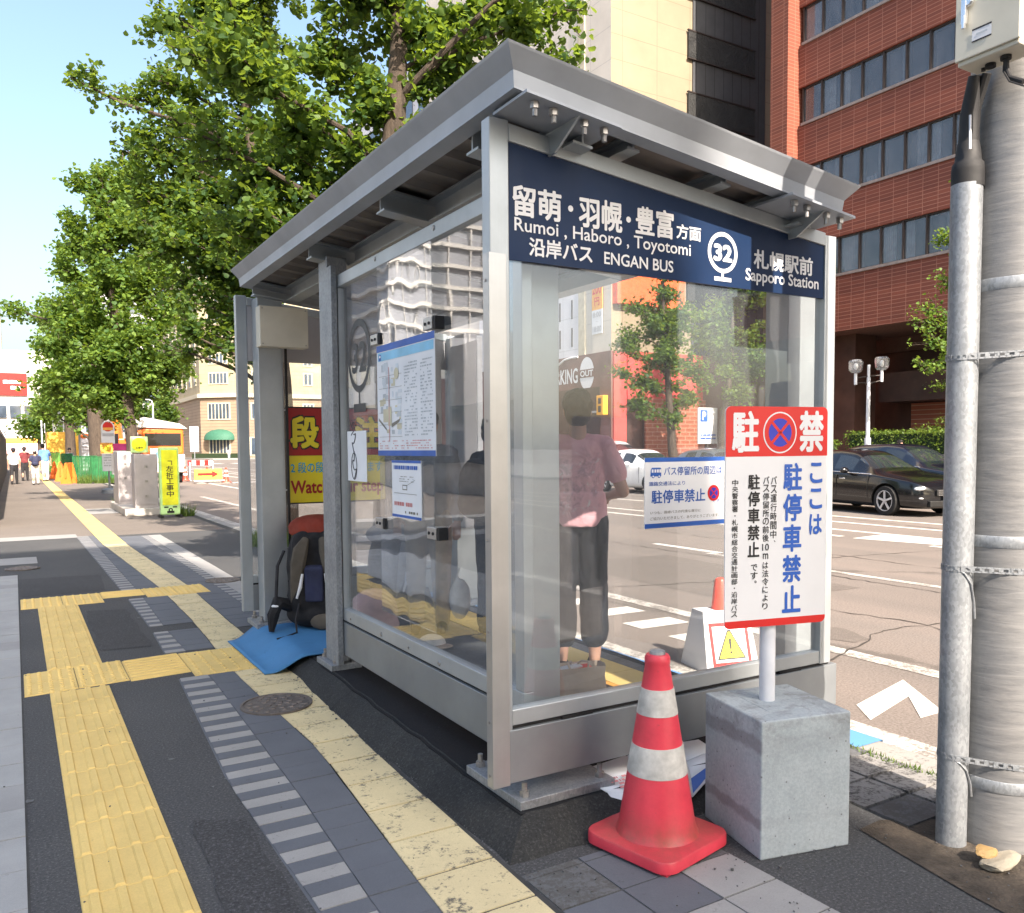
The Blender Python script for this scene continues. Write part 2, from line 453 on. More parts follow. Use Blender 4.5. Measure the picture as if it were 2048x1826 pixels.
def glass_mat(name, tint, haze, gain=1.0, wavy=0):
    q = NT(name)
    lw = q.n('LayerWeight', ins={'Blend': .5})
    f = q.math('POWER', lw.outputs['Facing'], 4.5)
    f = q.math('MULTIPLY', q.math('ADD', q.math('MULTIPLY', f, .90), .035), gain)
    tr = q.n('BsdfTransparent', ins={0: (*tint, 1)}); gl = q.n('BsdfGlossy', ins={'Roughness': .012, 'Color': (.95, .97, 1, 1)})
    df = q.n('BsdfDiffuse', ins={0: (.62, .64, .68, 1)})
    hz = q.math('MULTIPLY', q.ramp(q.noise(2.2, 6, .7, q.co(scale=(1, 1, .35))), (.3, .45), (.75, 1.35)), haze)
    a = q.n('MixShader', ins={0: hz, 1: tr.outputs[0], 2: df.outputs[0]})
    b = q.n('MixShader', ins={0: f, 1: a.outputs[0], 2: gl.outputs[0]})
    if wavy:
        bp = q.n('Bump', ins={'Height': q.noise(1.6, 2, .5, q.co(scale=(1, 1, .7))), 'Strength': wavy, 'Distance': .02}); q.l(bp.outputs[0], gl.inputs['Normal'])
    q.l(b.outputs[0], q.out.inputs['Surface'])
    return q.m
glass_mat('shelter_glass', (.92, .94, .95), .045, 1.6, .10)
glass_mat('acrylic', (.90, .92, .93), .045, 1.8, .55)
def building_glass(name, col, rough=.06, var=.3, sx=.4):
    q = NT(name)
    c = q.ramp(q.noise(sx, 3), (.35, tuple(x*(1-var) for x in col)), (.65, tuple(x*(1+var) for x in col)))
    q.set(col=c, rough=rough, spec=.9, coat=.3); return q.m
building_glass('window_glass', (.055, .075, .105))
glass_mat('window_glass_clear', (.62, .64, .66), .09, 1.8)
building_glass('dark_glass', (.012, .014, .017))
building_glass('car_glass', (.014, .018, .022), .03)
# facades: perm maps the facade's own directions on to the brick pattern
def bricks(name, perm, c1, c2, mortar, bw, bh, ms=.006, off=.5, rough=.7, bump=.3, squash=1):
    q = NT(name)
    b = q.n('TexBrick', offset=off, ins={'Vector': q.co(perm), 'Color1': (*c1, 1), 'Color2': (*c2, 1), 'Mortar': (*mortar, 1), 'Scale': 1.0, 'Mortar Size': ms, 'Brick Width': bw, 'Row Height': bh, 'Bias': 0.0, 'Mortar Smooth': .2})
    c = q.mix(.55, b.outputs['Color'], q.ramp(q.noise(.5, 6, .65), (.3, .75), (.7, 1.12)), 'MULTIPLY')
    q.set(col=c, rough=rough)
    q.bump(q.math('SUBTRACT', 1.0, b.outputs['Fac']), bump, .01)
    return q.m
bricks('brick_red_x', 'YZ0', (.160, .042, .024), (.120, .030, .018), (.27, .12, .085), .62, .15, .012, .0)  # street face: same brick, its shade put into a darker colour
bricks('brick_red_y', 'XZ0', (.24, .065, .034), (.19, .050, .027), (.30, .13, .085), .62, .15, .012, .0)  # sun-facing side: same brick, lighter to carry the sunlight
bricks('brick_orange_y', 'XZ0', (.33, .10, .055), (.28, .08, .045), (.44, .28, .20), .6, .2, .016, .5)
bricks('tile_cream_y', 'XZ0', (.27, .225, .155), (.26, .215, .148), (.20, .155, .105), 2.1, 1.15, .018, .0, .5, .1)
bricks('tile_beige_x', 'YZ0', (.62, .57, .50), (.60, .55, .48), (.48, .44, .40), 2.1, 1.5, .02, .0, .6, .1)
bricks('white_panel_x', 'YZ0', (.66, .66, .70), (.64, .64, .68), (.50, .50, .53), 3, 1.6, .02, .0, .6, .1)
bricks('hotel_cream', 'XZ0', (.36, .31, .21), (.345, .30, .20), (.29, .24, .16), 1.4, .7, .02, .5, .7, .1)
bricks('hotel_pink', 'XZ0', (.31, .225, .155), (.295, .215, .15), (.20, .135, .095), 40, .55, .05, .0, .7, .2)
mat('brown_cladding', (.16, .075, .065), .6, var=.2, scale=1.2)
mat('dark_brown', (.055, .024, .017), .6, var=.25, scale=1)
mat('soffit_brown', (.10, .05, .038), .7)
mat('red_cladding', (.48, .075, .065), .55, var=.1, scale=.8)
mat('cream_plain', (.50, .45, .34), .7); mat('white_plain', (.55, .53, .50), .6); mat('grey_plain', (.40, .40, .42), .7, scale=1); mat('cool_white', (.60, .62, .68), .6)
mat('tower_grey', (.26, .27, .30), .6); mat('frame_dark', (.03, .022, .020), .5, .2); mat('sill_metal', (.22, .19, .18), .5, .3)
mat('awning_green', (.03, .12, .075), .7)
mat('orange_lamp', (.85, .40, .03), .5); mat('red_orange', (.80, .13, .05), .5)
mat('curtain', (.66, .68, .70), .8, var=.15, scale=3)
q = NT('net_panel'); 
b = q.n('TexBrick', offset=0, ins={'Vector': q.co('XZ0'), 'Color1': (.060, .064, .070, 1), 'Color2': (.052, .056, .062, 1), 'Mortar': (.02, .02, .022, 1), 'Scale': 1.0, 'Mortar Size': .02, 'Brick Width': .62, 'Row Height': 40.0})
q.set(col=q.mix(.6, b.outputs['Color'], q.ramp(q.noise(.8, 5, .7), (.3, .7), (.7, 1.25)), 'MULTIPLY'), rough=.8)
q = NT('net_dark')
n = q.noise(1.3, 6, .75, q.co(scale=(1, 1, .8)), .8)
q.set(col=q.ramp(n, (.3, (.014, .015, .016)), (.7, (.034, .035, .034))), rough=.9); q.bump(n, 1.0, .25)
# vegetation
def leaf_mat(name, lo, hi, tr, mixf=.42):
    q = NT(name)
    g = q.n('NewGeometry').outputs['Random Per Island']
    c = q.ramp(g, (0, lo), (.55, tuple((a+b)/2 for a, b in zip(lo, hi))), (1, hi))
    q.set(col=c, rough=.55, spec=.35)
    t = q.n('BsdfTranslucent', ins={0: q.mix(q.ramp(g, (0, 0), (1, 1)), tuple(x*.8 for x in tr), tr)})
    mx = q.n('MixShader', ins={0: mixf, 1: q.b.outputs[0], 2: t.outputs[0]})
    q.l(mx.outputs[0], q.out.inputs['Surface'])
    return q.m
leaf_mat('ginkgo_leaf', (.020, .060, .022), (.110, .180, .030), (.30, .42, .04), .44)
leaf_mat('ginkgo_sunny', (.045, .105, .024), (.150, .235, .038), (.30, .42, .04), .40)  # ginkgo leaf copy for sunlit crowns, the sun put into its colour
leaf_mat('hedge_leaf', (.045, .10, .015), (.16, .22, .03), (.25, .35, .03), .3)
leaf_mat('grass_blade', (.05, .10, .02), (.14, .20, .04), (.2, .3, .04), .3)
q = NT('bark')
n = q.noise(1, 7, .75, q.co(scale=(14, 14, 3.0)), .5)
q.set(col=q.ramp(n, (.28, (.022, .016, .012)), (.72, (.10, .075, .055))), rough=.95); q.bump(n, 1.0, .03)
mat('hedge_core', (.015, .03, .008), .9)
# vehicles
def car_paint(name, col, coat=1.0, rough=.35, metal=.0):
    q = NT(name); q.set(col=col, rough=rough, metal=metal, coat=coat); q.b.inputs['Coat Roughness'].default_value = .03; return q.m
car_paint('paint_white', (.74, .75, .76)); car_paint('paint_black', (.003, .0035, .005), .55, .2); car_paint('paint_navy', (.006, .009, .018), .7, .2); car_paint('paint_grey', (.10, .12, .145), 1, .3, .4); car_paint('paint_orange', (.75, .16, .02)); car_paint('paint_cream', (.72, .68, .56))
mat('tyre', (.012, .012, .012), .85); mat('rim', (.62, .62, .63), .35, .35); mat('chrome', (.72, .72, .73), .18, .9); mat('lamp_lens', (.62, .64, .66), .12, .3); mat('tail_red', (.45, .01, .01), .3)
mat('plate_white', (.78, .78, .72), .5); mat('car_black', (.008, .008, .008), .6); mat('lamp_glass', (.70, .68, .62), .2)
# people and cloth
mat('skin', (.46, .26, .185), .55, var=.06, scale=9); mat('hair_black', (.012, .010, .009), .6, var=.3, scale=30, bump=.6, bscale=45)
q = NT('shirt_pink')
co = q.co(); sp = q.n('SeparateXYZ', ins={0: co})
c = q.ramp(q.noise(5, 4), (.3, (.62, .32, .35)), (.7, (.72, .39, .42)))
pr = q.noise(9, 7, .8, dist=1.6)
ax = q.math('ABSOLUTE', sp.outputs[0])
inx = q.ramp(ax, (.11, 1), (.15, 0)); up = q.ramp(sp.outputs[2], (1.0/2, 0), (1.06/2, 1)) if False else q.ramp(q.math('ABSOLUTE', q.math('SUBTRACT', sp.outputs[2], 1.18)), (.15, 1), (.21, 0))
back = q.ramp(sp.outputs[1], (-.02, 1), (.02, 0)) if False else q.ramp(q.math('ADD', sp.outputs[1], .5), (.46, 1), (.49, 0))
mk = q.math('MULTIPLY', q.math('MULTIPLY', inx, up), back)
c = q.mix(q.math('MULTIPLY', mk, q.ramp(pr, (.48, 0), (.58, .6))), c, (.24, .15, .20))
c = q.mix(q.math('MULTIPLY', mk, q.ramp(q.noise(14, 7, .8, dist=1.2), (.58, 0), (.62, .9))), c, (.62, .60, .62))
q.set(col=c, rough=.85); q.bump(q.noise(7, 4, .6, dist=1.0), .6, .03)
def cloth(name, col, var=.2): return mat(name, col, .88, 0, var, 6, .5, 9)
for nm, cc in (('cloth_dark', (.022, .022, .026)), ('cloth_black', (.010, .010, .012)), ('cloth_white', (.70, .69, .66)), ('cloth_blue', (.10, .22, .52)), ('cloth_navy', (.025, .03, .07)), ('cloth_beige', (.45, .36, .27)), ('cloth_grey', (.26, .27, .29)), ('cloth_maroon', (.16, .03, .035)), ('cloth_sky', (.36, .47, .66)), ('pack_orange', (.20, .028, .013)), ('cloth_short', (.013, .013, .016)), ('pack_brown', (.10, .085, .065)), ('cloth_pink', (.50, .33, .33)), ('strap_grey', (.33, .34, .36))):
    cloth(nm, cc)
mat('paper_bag', (.50, .40, .31), .8, var=.1, bump=.5, bscale=12)
mat('barrier_green', (.02, .15, .05), .55, var=.2); mat('barrier_lime', (.22, .55, .12), .5); mat('barrier_orange', (.85, .17, .02), .5); mat('machine_yellow', (.78, .45, .06), .5); mat('sign_neon', (.85, .88, .02), .45); mat('neon_rim', (.55, .85, .35), .5); mat('cabinet_grey', (.43, .40, .40), .5, var=.06); mat('pipe_white', (.66, .68, .72), .35); mat('sign_pink', (.75, .05, .30), .5); mat('shop_pink', (.75, .45, .45), .6)
glass_mat('lantern_glass', (.95, .95, .93), .25, 1.3)
# ================================================================ ground
def struct(o): return tag(o, kind='structure')
def lerp_poly(P, y):
    for (x0, y0), (x1, y1) in zip(P, P[1:]):
        if y <= y1: return x0+(x1-x0)*(y-y0)/(y1-y0)
    return P[-1][0]
def ribbon(name, P0, P1, y0, y1, z, material, step=1.5):
    mb = MB(); n = max(1, int((y1-y0)/step))
    ys = [y0+(y1-y0)*i/n for i in range(n+1)]
    for a, b in zip(ys, ys[1:]):
        mb.quad((lerp_poly(P0, a), a, z), (lerp_poly(P1, a), a, z), (lerp_poly(P1, b), b, z), (lerp_poly(P0, b), b, z))
    return struct(mb.build(name, material))
def paver_row(name, P0, P1, y0, y1, ln, z, mats, pick, gap=.006, cols=1, seed=1, jx=.0, h=.004):
    """a row of separate paving stones between two edge lines; mats[pick(i,j)]"""
    rnd = random.Random(seed); mb = MB(); y = y0; i = 0
    while y < y1-.02:
        yb = min(y+ln, y1)
        for j in range(cols):
            ga = gap/2
            def X(t, yy): return lerp_poly(P0, yy)+(lerp_poly(P1, yy)-lerp_poly(P0, yy))*t
            t0, t1 = j/cols, (j+1)/cols
            dz = rnd.uniform(0, .0025)
            a, b = y+ga, yb-ga
            jj = [rnd.uniform(-jx, jx) for _ in range(4)]
            P = [(X(t0, a)+ga+jj[0], a), (X(t1, a)-ga+jj[1], a), (X(t1, b)-ga+jj[1], b), (X(t0, b)+ga+jj[0], b)]
            mb.prism([(p[0], p[1], z) for p in P], (0, 0, h+dz), pick(i, j))
        y = yb; i += 1
    return struct(mb.build(name, mats))
FARY = 230
mb = MB(); mb.box(-900, 900, -900, 1500, -.5, -.16); struct(mb.build('ground', M['road_asphalt']))
mb = MB(); mb.quad((3.72, -200, -.10), (700, -200, -.10), (700, 900, -.10), (3.72, 900, -.10)); struct(mb.build('road', M['road_asphalt']))
mb = MB(); mb.box(-14, 3.40, -60, 16.3, -.155, 0.0); struct(mb.build('sidewalk', M['sidewalk_asphalt']))
mb = MB(); mb.box(-14, 3.40, 16.3, FARY, -.155, 0.0); struct(mb.build('sidewalk', M['sunlit_asphalt']))  # same pavement further on, coloured as if lit by the sun
mb = MB(); y = -20.0; rr = random.Random(4)
while y < FARY-1:
    mb.box(3.545, 3.72, y+.004, y+.996, -.155, .002+rr.uniform(0, .004)); y += 1.0
struct(mb.build('kerb', M['kerb_stone'], bevel=.012))
mb = MB(); mb.box(3.40, 3.545, -60, FARY, -.155, -.004); struct(mb.build('kerb_bed', M['joint']))
mb = MB(); mb.quad((3.53, 2.62, .0092), (3.725, 2.62, .0092), (3.725, 8.2, .0092), (3.53, 8.2, .0092)); mb.quad((3.725, 2.62, .009), (3.726, 2.62, -.05), (3.726, 8.2, -.05), (3.725, 8.2, .009))
struct(mb.build('kerb_paint', M['kerb_blue']))
# far side of the street
mb = MB(); mb.box(22.6, 120, -60, 84, -.155, .03); struct(mb.build('far_sidewalk', M['kerb_stone']))
mb = MB(); mb.box(27, 120, 138, 300, -.155, .03); struct(mb.build('corner_sidewalk', M['kerb_stone']))
# --- paving bands of the near sidewalk
CHL = [(.80, -2), (.80, 2.6), (.775, 3.7), (.88, 5.74), (.94, 7.6), (.94, 9.5), (.88, 16.8)]
CHR = [(.96, -2), (.96, 2.5), (1.01, 3.53), (1.06, 5.56), (1.04, 7.43), (1.08, 9.39), (1.07, 16.8)]
GRR = [(1.10, -2), (1.13, 2.37), (1.25, 4.0), (1.22, 5.68), (1.29, 7.6), (1.31, 9.8), (1.17, 14.7), (1.17, 16.8)]
CRR = [(1.43, -2), (1.45, 2.2), (1.48, 3.7), (1.56, 5.4), (1.56, 7.3), (1.60, 9.8), (1.50, 14.6), (1.50, 230)]
GRL2 = [(1.17, 14), (1.17, 230)]
G2R = [(1.84, -2), (1.86, 8.5), (1.86, 16.0)]; RCR = [(1.97, 5), (1.97, 16.0)]; WSR = [(2.16, 5), (2.18, 16.0)]
def cut(P, d): return [(x+d, y) for x, y in P]
for (a, b) in ((-1.6, 5.77), (6.55, 7.35), (7.62, 9.16), (9.76, 16.4)):
    paver_row('checker_paving', CHL, CHR, a, b, .091, .0, [M['paver_light'], M['paver_slate']], lambda i, j: i % 2, .004, seed=3)
    ribbon('paving_bed', cut(CHL, -.008), cut(GRR, .003), a, b, .0015, M['paver_slate'])
    paver_row('slate_paving', CHR, GRR, a, b, .182, .0, [M['paver_slate']], lambda i, j: 0, .005, seed=5)
ribbon('paving_bed', cut(GRR, -.01), cut(CRR, .01), -1.6, 14.7, .0015, M['joint'])
paver_row('cream_tactile_paving', GRR, CRR, -1.6, 5.76, .30, .0, [M['tactile_cream']], lambda i, j: 0, .012, cols=1, seed=8, jx=.004, h=.005)
paver_row('cream_tactile_paving', GRR, CRR, 6.47, 9.16, .30, .0, [M['tactile_cream']], lambda i, j: 0, .010, seed=9, jx=.003, h=.005)
paver_row('cream_tactile_paving', GRR, CRR, 9.75, 14.7, .30, .0, [M['tactile_cream']], lambda i, j: 0, .008, seed=10, h=.005)
ribbon('far_tactile_line', GRL2, CRR, 14.7, 200, .006, M['tactile_yellow'], 8)  # the cream strip continued; its sunlit yellow is put into the colour
ribbon('paving_bed', cut(CRR, .0), cut(WSR, .0), 7.2, 15.9, .0015, M['joint'])
paver_row('slate_paving', CRR, G2R, 7.2, 15.9, .182, .0, [M['paver_slate']], lambda i, j: 0, .005, seed=12)
paver_row('checker_paving', G2R, RCR, 7.4, 15.9, .091, .0, [M['paver_light'], M['paver_slate']], lambda i, j: i % 2, .004, seed=13)
paver_row('pale_paving', RCR, WSR, 7.4, 15.9, .60, .0, [M['paver_light']], lambda i, j: 0, .006, seed=14)
# pale coping stones at the building side (left edge of the picture)
paver_row('pale_paving', [(-1.2, -3), (-1.2, 20)], [(-.012, -3), (-.012, 20)], -2.0, 11.7, .30, .0, [M['paver_pale'], M['paver_light']], lambda i, j: 0 if (i*7+j*3) % 11 else 1, .006, cols=2, seed=15)
ribbon('paving_bed', [(-1.21, -3), (-1.21, 20)], [(-.006, -3), (-.006, 20)], -2.0, 11.7, .0015, M['joint'])
ribbon('pale_paving', [(-14, 12), (-14, 90)], [(.9, 12), (.9, 90)], 16.2, 16.9, .004, M['paver_light'])
ribbon('pale_paving', [(-14, 12), (-14, 90)], [(.22, 12), (.22, 90)], 12.8, 13.6, .004, M['paver_light'])
ribbon('pale_paving', [(1.5, 12), (1.5, 90)], [(3.4, 12), (3.4, 90)], 22.0, 24.0, .004, M['paver_light'])
# worn pavers at the foot of the kerb and round the cone
paver_row('worn_paving', [(1.46, -2), (1.47, 2.5)], [(2.35, -2), (2.20, 2.5)], .2, 2.44, .22, -.001, [M['paver_worn'], M['paver_slate'], M['paver_light']], lambda i, j: (2 if (i <= 8 and j >= 2-(i < 8)) else (0, 1, 1, 0, 1)[(i*2+j) % 5]), .007, cols=3, seed=17, h=.003)
paver_row('worn_paving', [(2.95, 1.2), (2.95, 3)], [(3.535, 1.2), (3.535, 3)], 1.95, 2.72, .20, .0, [M['paver_pale_worn'], M['paver_worn']], lambda i, j: 1 if (i, j) in ((0, 0), (3, 1)) else 0, .018, cols=2, seed=18, h=.010)
mb = MB(); rr = random.Random(7)
ring = [(2.62, 1.05), (2.68, 1.55), (2.74, 1.86), (2.78, 2.05), (2.92, 2.06), (3.4, 1.78), (4.2, 1.2), (4.2, .2), (3.0, .2)]
mb.add([(x, y, .0045) for x, y in ring], [tuple(range(len(ring)))]); struct(mb.build('bare_earth', M['soil']))
# --- yellow tactile paving
def tactile(name, x0, x1, y0, y1, kind, z=.0, material='tactile_yellow', skew=0., tile_=.30):
    mb = MB()
    def P(x, y, h): return (x, y+skew*(x-x0), h)
    def slab(a, b, c, d, z0, z1, ins=.006):
        A = [P(a, c, z0), P(b, c, z0), P(b, d, z0), P(a, d, z0)]
        e = min(ins, (b-a)/2.6, (d-c)/2.6)
        B = [P(a+e, c+e, z1), P(b-e, c+e, z1), P(b-e, d-e, z1), P(a+e, d-e, z1)]
        mb.add(A+B, [(4,5,6,7),(0,1,5,4),(1,2,6,5),(2,3,7,6),(3,0,4,7)])
    ny = max(1, round((y1-y0)/tile_)); nx = max(1, round((x1-x0)/tile_)) if kind != 'long' else 1
    dy, dx = (y1-y0)/ny, (x1-x0)/nx
    for i in range(ny):
        for j in range(nx):
            a, b, c, d = x0+j*dx, x0+(j+1)*dx, y0+i*dy, y0+(i+1)*dy
            slab(a+.0015, b-.0015, c+.0015, d-.0015, z, z+.007, .003)
            if kind == 'long':
                for k in range(4):
                    xc = a+(b-a)*(k+.5)/4
                    slab(xc-.019, xc+.019, c+.006, d-.006, z+.0065, z+.0165, .006)
            elif kind == 'cross':
                for k in range(4):
                    yc = c+(d-c)*(k+.5)/4
                    slab(a+.008, b-.008, yc-.017, yc+.017, z+.0065, z+.0150, .006)
            else:
                for u in range(5):
                    for v in range(5):
                        xc, yc = a+(b-a)*(u+.5)/5, c+(d-c)*(v+.5)/5
                        P8 = [P(xc+q*math.cos(2*PI*t/8), yc+q*math.sin(2*PI*t/8), h) for q, h in ((.016, z+.0065), (.010, z+.0135)) for t in range(8)]
                        mb.add(P8, [(t, (t+1) % 8, 8+(t+1) % 8, 8+t) for t in range(8)]+[tuple(range(8, 16))])
    return struct(mb.build(name, M[material]))
tactile('tactile_line', .135, .472, -1.2, 5.84, 'long')
tactile('tactile_crossing', .0, .60, 5.84, 6.43, 'dots', skew=.12)
tactile('tactile_crossing', .60, .98, 5.88, 6.46, 'cross', skew=.10)
tactile('tactile_crossing', .98, 1.40, 5.78, 6.48, 'dots', skew=-.03)
tactile('tactile_line', .14, .485, 6.47, 9.12, 'long')
tactile('tactile_crossing', .0, .72, 9.12, 9.72, 'dots')
tactile('tactile_crossing', .72, 1.12, 9.36, 9.74, 'cross')
tactile('tactile_crossing', 1.12, 1.74, 9.17, 9.75, 'dots')
def rough_poly0(pts, amp, seed, step=.12):
    rn = random.Random(seed); out = []
    for (a, b) in zip(pts, pts[1:]+pts[:1]):
        a, b = Vector(a), Vector(b); n = max(1, int((b-a).length/step))
        for i in range(n): p = a.lerp(b, i/n); out.append((p.x+rn.uniform(-amp, amp), p.y+rn.uniform(-amp, amp)))
    return out
# loose grit
mb = MB(); rr = random.Random(21)
for k in range(900):
    t = rr.random()
    if t < .35: x, y = rr.uniform(1.47, 1.68), rr.uniform(2.2, 5.4)
    elif t < .6: x, y = rr.gauss(2.35, .22), rr.gauss(2.25, .28)
    elif t < .85: x, y = rr.uniform(2.3, 4.0), rr.uniform(.9, 2.0)
    else: x, y = rr.uniform(-.1, 1.5), rr.uniform(2.0, 7)
    s = rr.uniform(.001, .0034)*(1.8 if rr.random() < .04 else 1); z = .008
    a = rr.uniform(0, 6)
    mb.obox((x, y, z+s*.5), (s*math.cos(a), s*math.sin(a), 0), (-s*.7*math.sin(a), s*.7*math.cos(a), 0), (0, 0, s*.6))
tag(mb.build('grit', M['paver_worn']), 'pale grit and gravel scattered over the pavement', 'gravel', kind='stuff')
mb = MB(); rr = random.Random(77)
for k in range(46):
    x, y, r = rr.uniform(-1, 1.3), rr.uniform(2.2, 12), rr.uniform(.006, .022); n = 9
    P = [(x+r*rr.uniform(.7, 1.2)*math.cos(2*PI*t/n), y+r*rr.uniform(.7, 1.2)*math.sin(2*PI*t/n), .0035) for t in range(n)]
    mb.add(P, [tuple(range(n))], 0 if rr.random() < .6 else 1)
struct(mb.build('pavement_stains', [M['joint'], M['paver_worn']]))
for pts, sd in (([(.50, 6.9), (.86, 6.85), (.86, 8.6), (.52, 8.7)], 5), ([(.50, 1.2), (.76, 1.2), (.75, 3.4), (.56, 3.5)], 6), ([(-.01, 9.9), (.8, 9.9), (.85, 11.2), (-.01, 11.3)], 8)):
    mb = MB(); P = rough_poly0(pts, .012, sd); mb.add([(x, y, .003) for x, y in P], [tuple(range(len(P)))]); struct(mb.build('asphalt_patch', M['asphalt_patch']))
# --- road paint (4 mm above the road)
RZ = -.096
def mark(name, pts, material='road_white'):
    mb = MB(); mb.add([(x, y, RZ) for x, y in pts], [tuple(range(len(pts)))]); return struct(mb.build(name, M[material]))
def line(x, wd, y0, y1, material='road_white', name='lane_line', n=None):
    mb = MB(); mb.quad((x-wd/2, y0, RZ), (x+wd/2, y0, RZ), (x+wd/2, y1, RZ), (x-wd/2, y1, RZ)); return struct(mb.build(name, M[material]))
K = 1.067
line(5.12*K, .17, -8, 30, 'road_white_worn', 'bus_bay_line')
mark('chevron', [(4.40, 3.28), (5.14, 3.47), (4.72, 2.92), (4.50, 2.92), (4.83, 3.22), (4.22, 3.05)])
for k in range(5):
    x = 4.62+.0*k; y = 5.05+.62*k
    mark('bus_bay_stripe', [(4.68, y), (5.22, y-.02), (5.22, y+.26), (4.68, y+.28)])
line(4.02, .22, -6, 40, 'road_white_worn', 'edge_line')
line(8.86, .13, -30, 9.2, 'road_white_worn')
y = 9.1
for k in range(12): line(9.02, .14, y, y+1.5); y += 3.2
line(12.35, .15, -30, 7.9); line(12.42, .15, 9.6, 120)
line(13.36, .15, -30, 120)
line(14.7, .15, -30, 16.3); line(15.85, .15, -30, 120)
mark('chevron', [(12.3, 9.3), (13.3, 4.2), (13.32, 9.4)], 'road_white')
mark('stop_line', [(7.4, 41.5), (14.5, 41.5), (14.5, 42.2), (7.4, 42.2)])
for k in range(9): mark('crossing_stripe', [(5+2.4*k, 98), (6.1+2.4*k, 98), (6.1+2.4*k, 102), (5+2.4*k, 102)])
line(7.9, .15, 34, 90); line(11, .15, 44, 90)
def rough_poly(pts, amp, seed, step=.25):
    rn = random.Random(seed); out = []
    for (a, b) in zip(pts, pts[1:]+pts[:1]):
        a, b = Vector(a), Vector(b); n = max(1, int((b-a).length/step))
        for i in range(n): p = a.lerp(b, i/n); out.append((p.x+rn.uniform(-amp, amp), p.y+rn.uniform(-amp, amp)))
    return out
for pts, sd in (([(6.3, 6.2), (8.1, 6.0), (8.2, 9.4), (6.35, 9.6)], 1), ([(9.4, 1.0), (11.6, .8), (11.7, 4.6), (9.5, 4.7)], 2), ([(5.9, 13), (6.9, 13), (7.0, 24), (5.95, 24)], 3)):
    mb = MB(); P = rough_poly(pts, .02, sd); mb.add([(x, y, RZ-.002) for x, y in P], [tuple(range(len(P)))]); struct(mb.build('road_patch', M['road_patch']))
def crack(pts, wd, seed):
    rn = random.Random(seed); mb = MB(); L = []
    for (a, b) in zip(pts, pts[1:]):
        a, b = Vector(a), Vector(b); n = max(2, int((b-a).length/.12))
        for i in range(n): p = a.lerp(b, i/n); L.append((p+Vector((rn.gauss(0, .022), rn.gauss(0, .022))), wd*rn.uniform(.25, 1.2)))
    for (p, w0), (q, w1) in zip(L, L[1:]):
        d = (q-p).normalized() if (q-p).length > 1e-6 else Vector((1, 0)); n_ = Vector((-d.y, d.x))
        mb.quad((*(p-n_*w0), RZ+.001), (*(p+n_*w0), RZ+.001), (*(q+n_*w1), RZ+.001), (*(q-n_*w1), RZ+.001))
    struct(mb.build('road_crack', M['crack']))
for k, pts in enumerate(([(8.55, -2), (8.5, 4), (8.62, 9), (8.45, 16), (8.6, 30)], [(6.2, 3.2), (6.9, 4.4), (6.7, 6.0)], [(5.0, 7.8), (7.0, 7.2), (9.8, 7.9), (12.4, 7.4)], [(10.4, 2), (10.2, 7), (10.5, 13)], [(4.3, 4.4), (5.2, 4.1), (6.4, 4.5), (8.6, 4.2)])): crack(pts, .011, k)
for k, (x, y, r) in enumerate(((5.9, 4.6, .22), (7.4, 10.5, .35), (6.8, 3.0, .15), (10.1, 8.8, .4), (5.7, 9.3, .2))):
    P = [(x+r*(1+.35*math.sin(3*t+k))*math.cos(t), y+1.6*r*(1+.3*math.cos(2*t+k))*math.sin(t)) for t in [i*2*PI/24 for i in range(24)]]
    mb = MB(); mb.add([(a_, b_, RZ-.001) for a_, b_ in P], [tuple(range(24))]); struct(mb.build('oil_stain', M['road_patch']))
# ================================================================ bus shelter
sh = thing('bus_shelter', 'grey steel bus shelter with glass walls, a sloping roof and a navy name board', 'bus shelter', (1.75, 2.75, 0))
ST, KS, GV, DK = M['shelter_steel'], M['kick_steel'], M['galvanised'], M['dark_gap']
ROOF = -.1157
def slope(x, y, z): return (x, y, z+ROOF*(x-1.53))
# platform: black top with an asphalt skirt; rough edges
plat = thing('shelter_platform', 'low black asphalt platform with ramped edges under the bus shelter', 'platform', (2.5, 4.8, 0))
rr = random.Random(2)
def rough(pts, step=.12, amp=.010):
    out = []
    for (a, b) in zip(pts, pts[1:]+pts[:1]):
        a, b = Vector(a), Vector(b); n = max(1, int((b-a).length/step))
        for i in range(n):
            p = a.lerp(b, i/n)
            out.append((p.x+rr.uniform(-amp, amp), p.y+rr.uniform(-amp, amp)))
    return out
top = rough([(1.605, 2.66), (3.46, 2.69), (3.46, 7.05), (1.70, 7.05)])
mb = MB(); mb.prism([(x, y, .0) for x, y in top], (0, 0, .103)); mb.build('platform_top', M['platform_black'], plat)
mb = MB(); n = len(top); c0 = Vector((2.5, 4.8))
A, B, C_ = [], [], []
for (x, y) in top:
    d = Vector((0, 0))
    if y < 2.9: d += Vector((0, -1))
    if x < 1.95 and y < 6.9: d += Vector((-1, 0))
    if y > 6.9: d += Vector((0, 1))
    if x > 3.4: d += Vector((.35, 0))
    L = .135 if x < 1.95 else .19
    if x > 3.4: L = .06
    d = d*L
    A.append((x+.02*(1 if d.x < 0 else 0), y, .106)); B.append((x+d.x*.5+rr.uniform(-.008, .008), y+d.y*.5, .058)); C_.append((x+d.x+rr.uniform(-.015, .015), y+d.y+rr.uniform(-.012, .012), -.002))
for i in range(n):
    j = (i+1) % n
    mb.quad(A[i], A[j], B[j], B[i]); mb.quad(B[i], B[j], C_[j], C_[i])
mb.build('platform_skirt', M['ramp_asphalt'], plat, smooth=True)
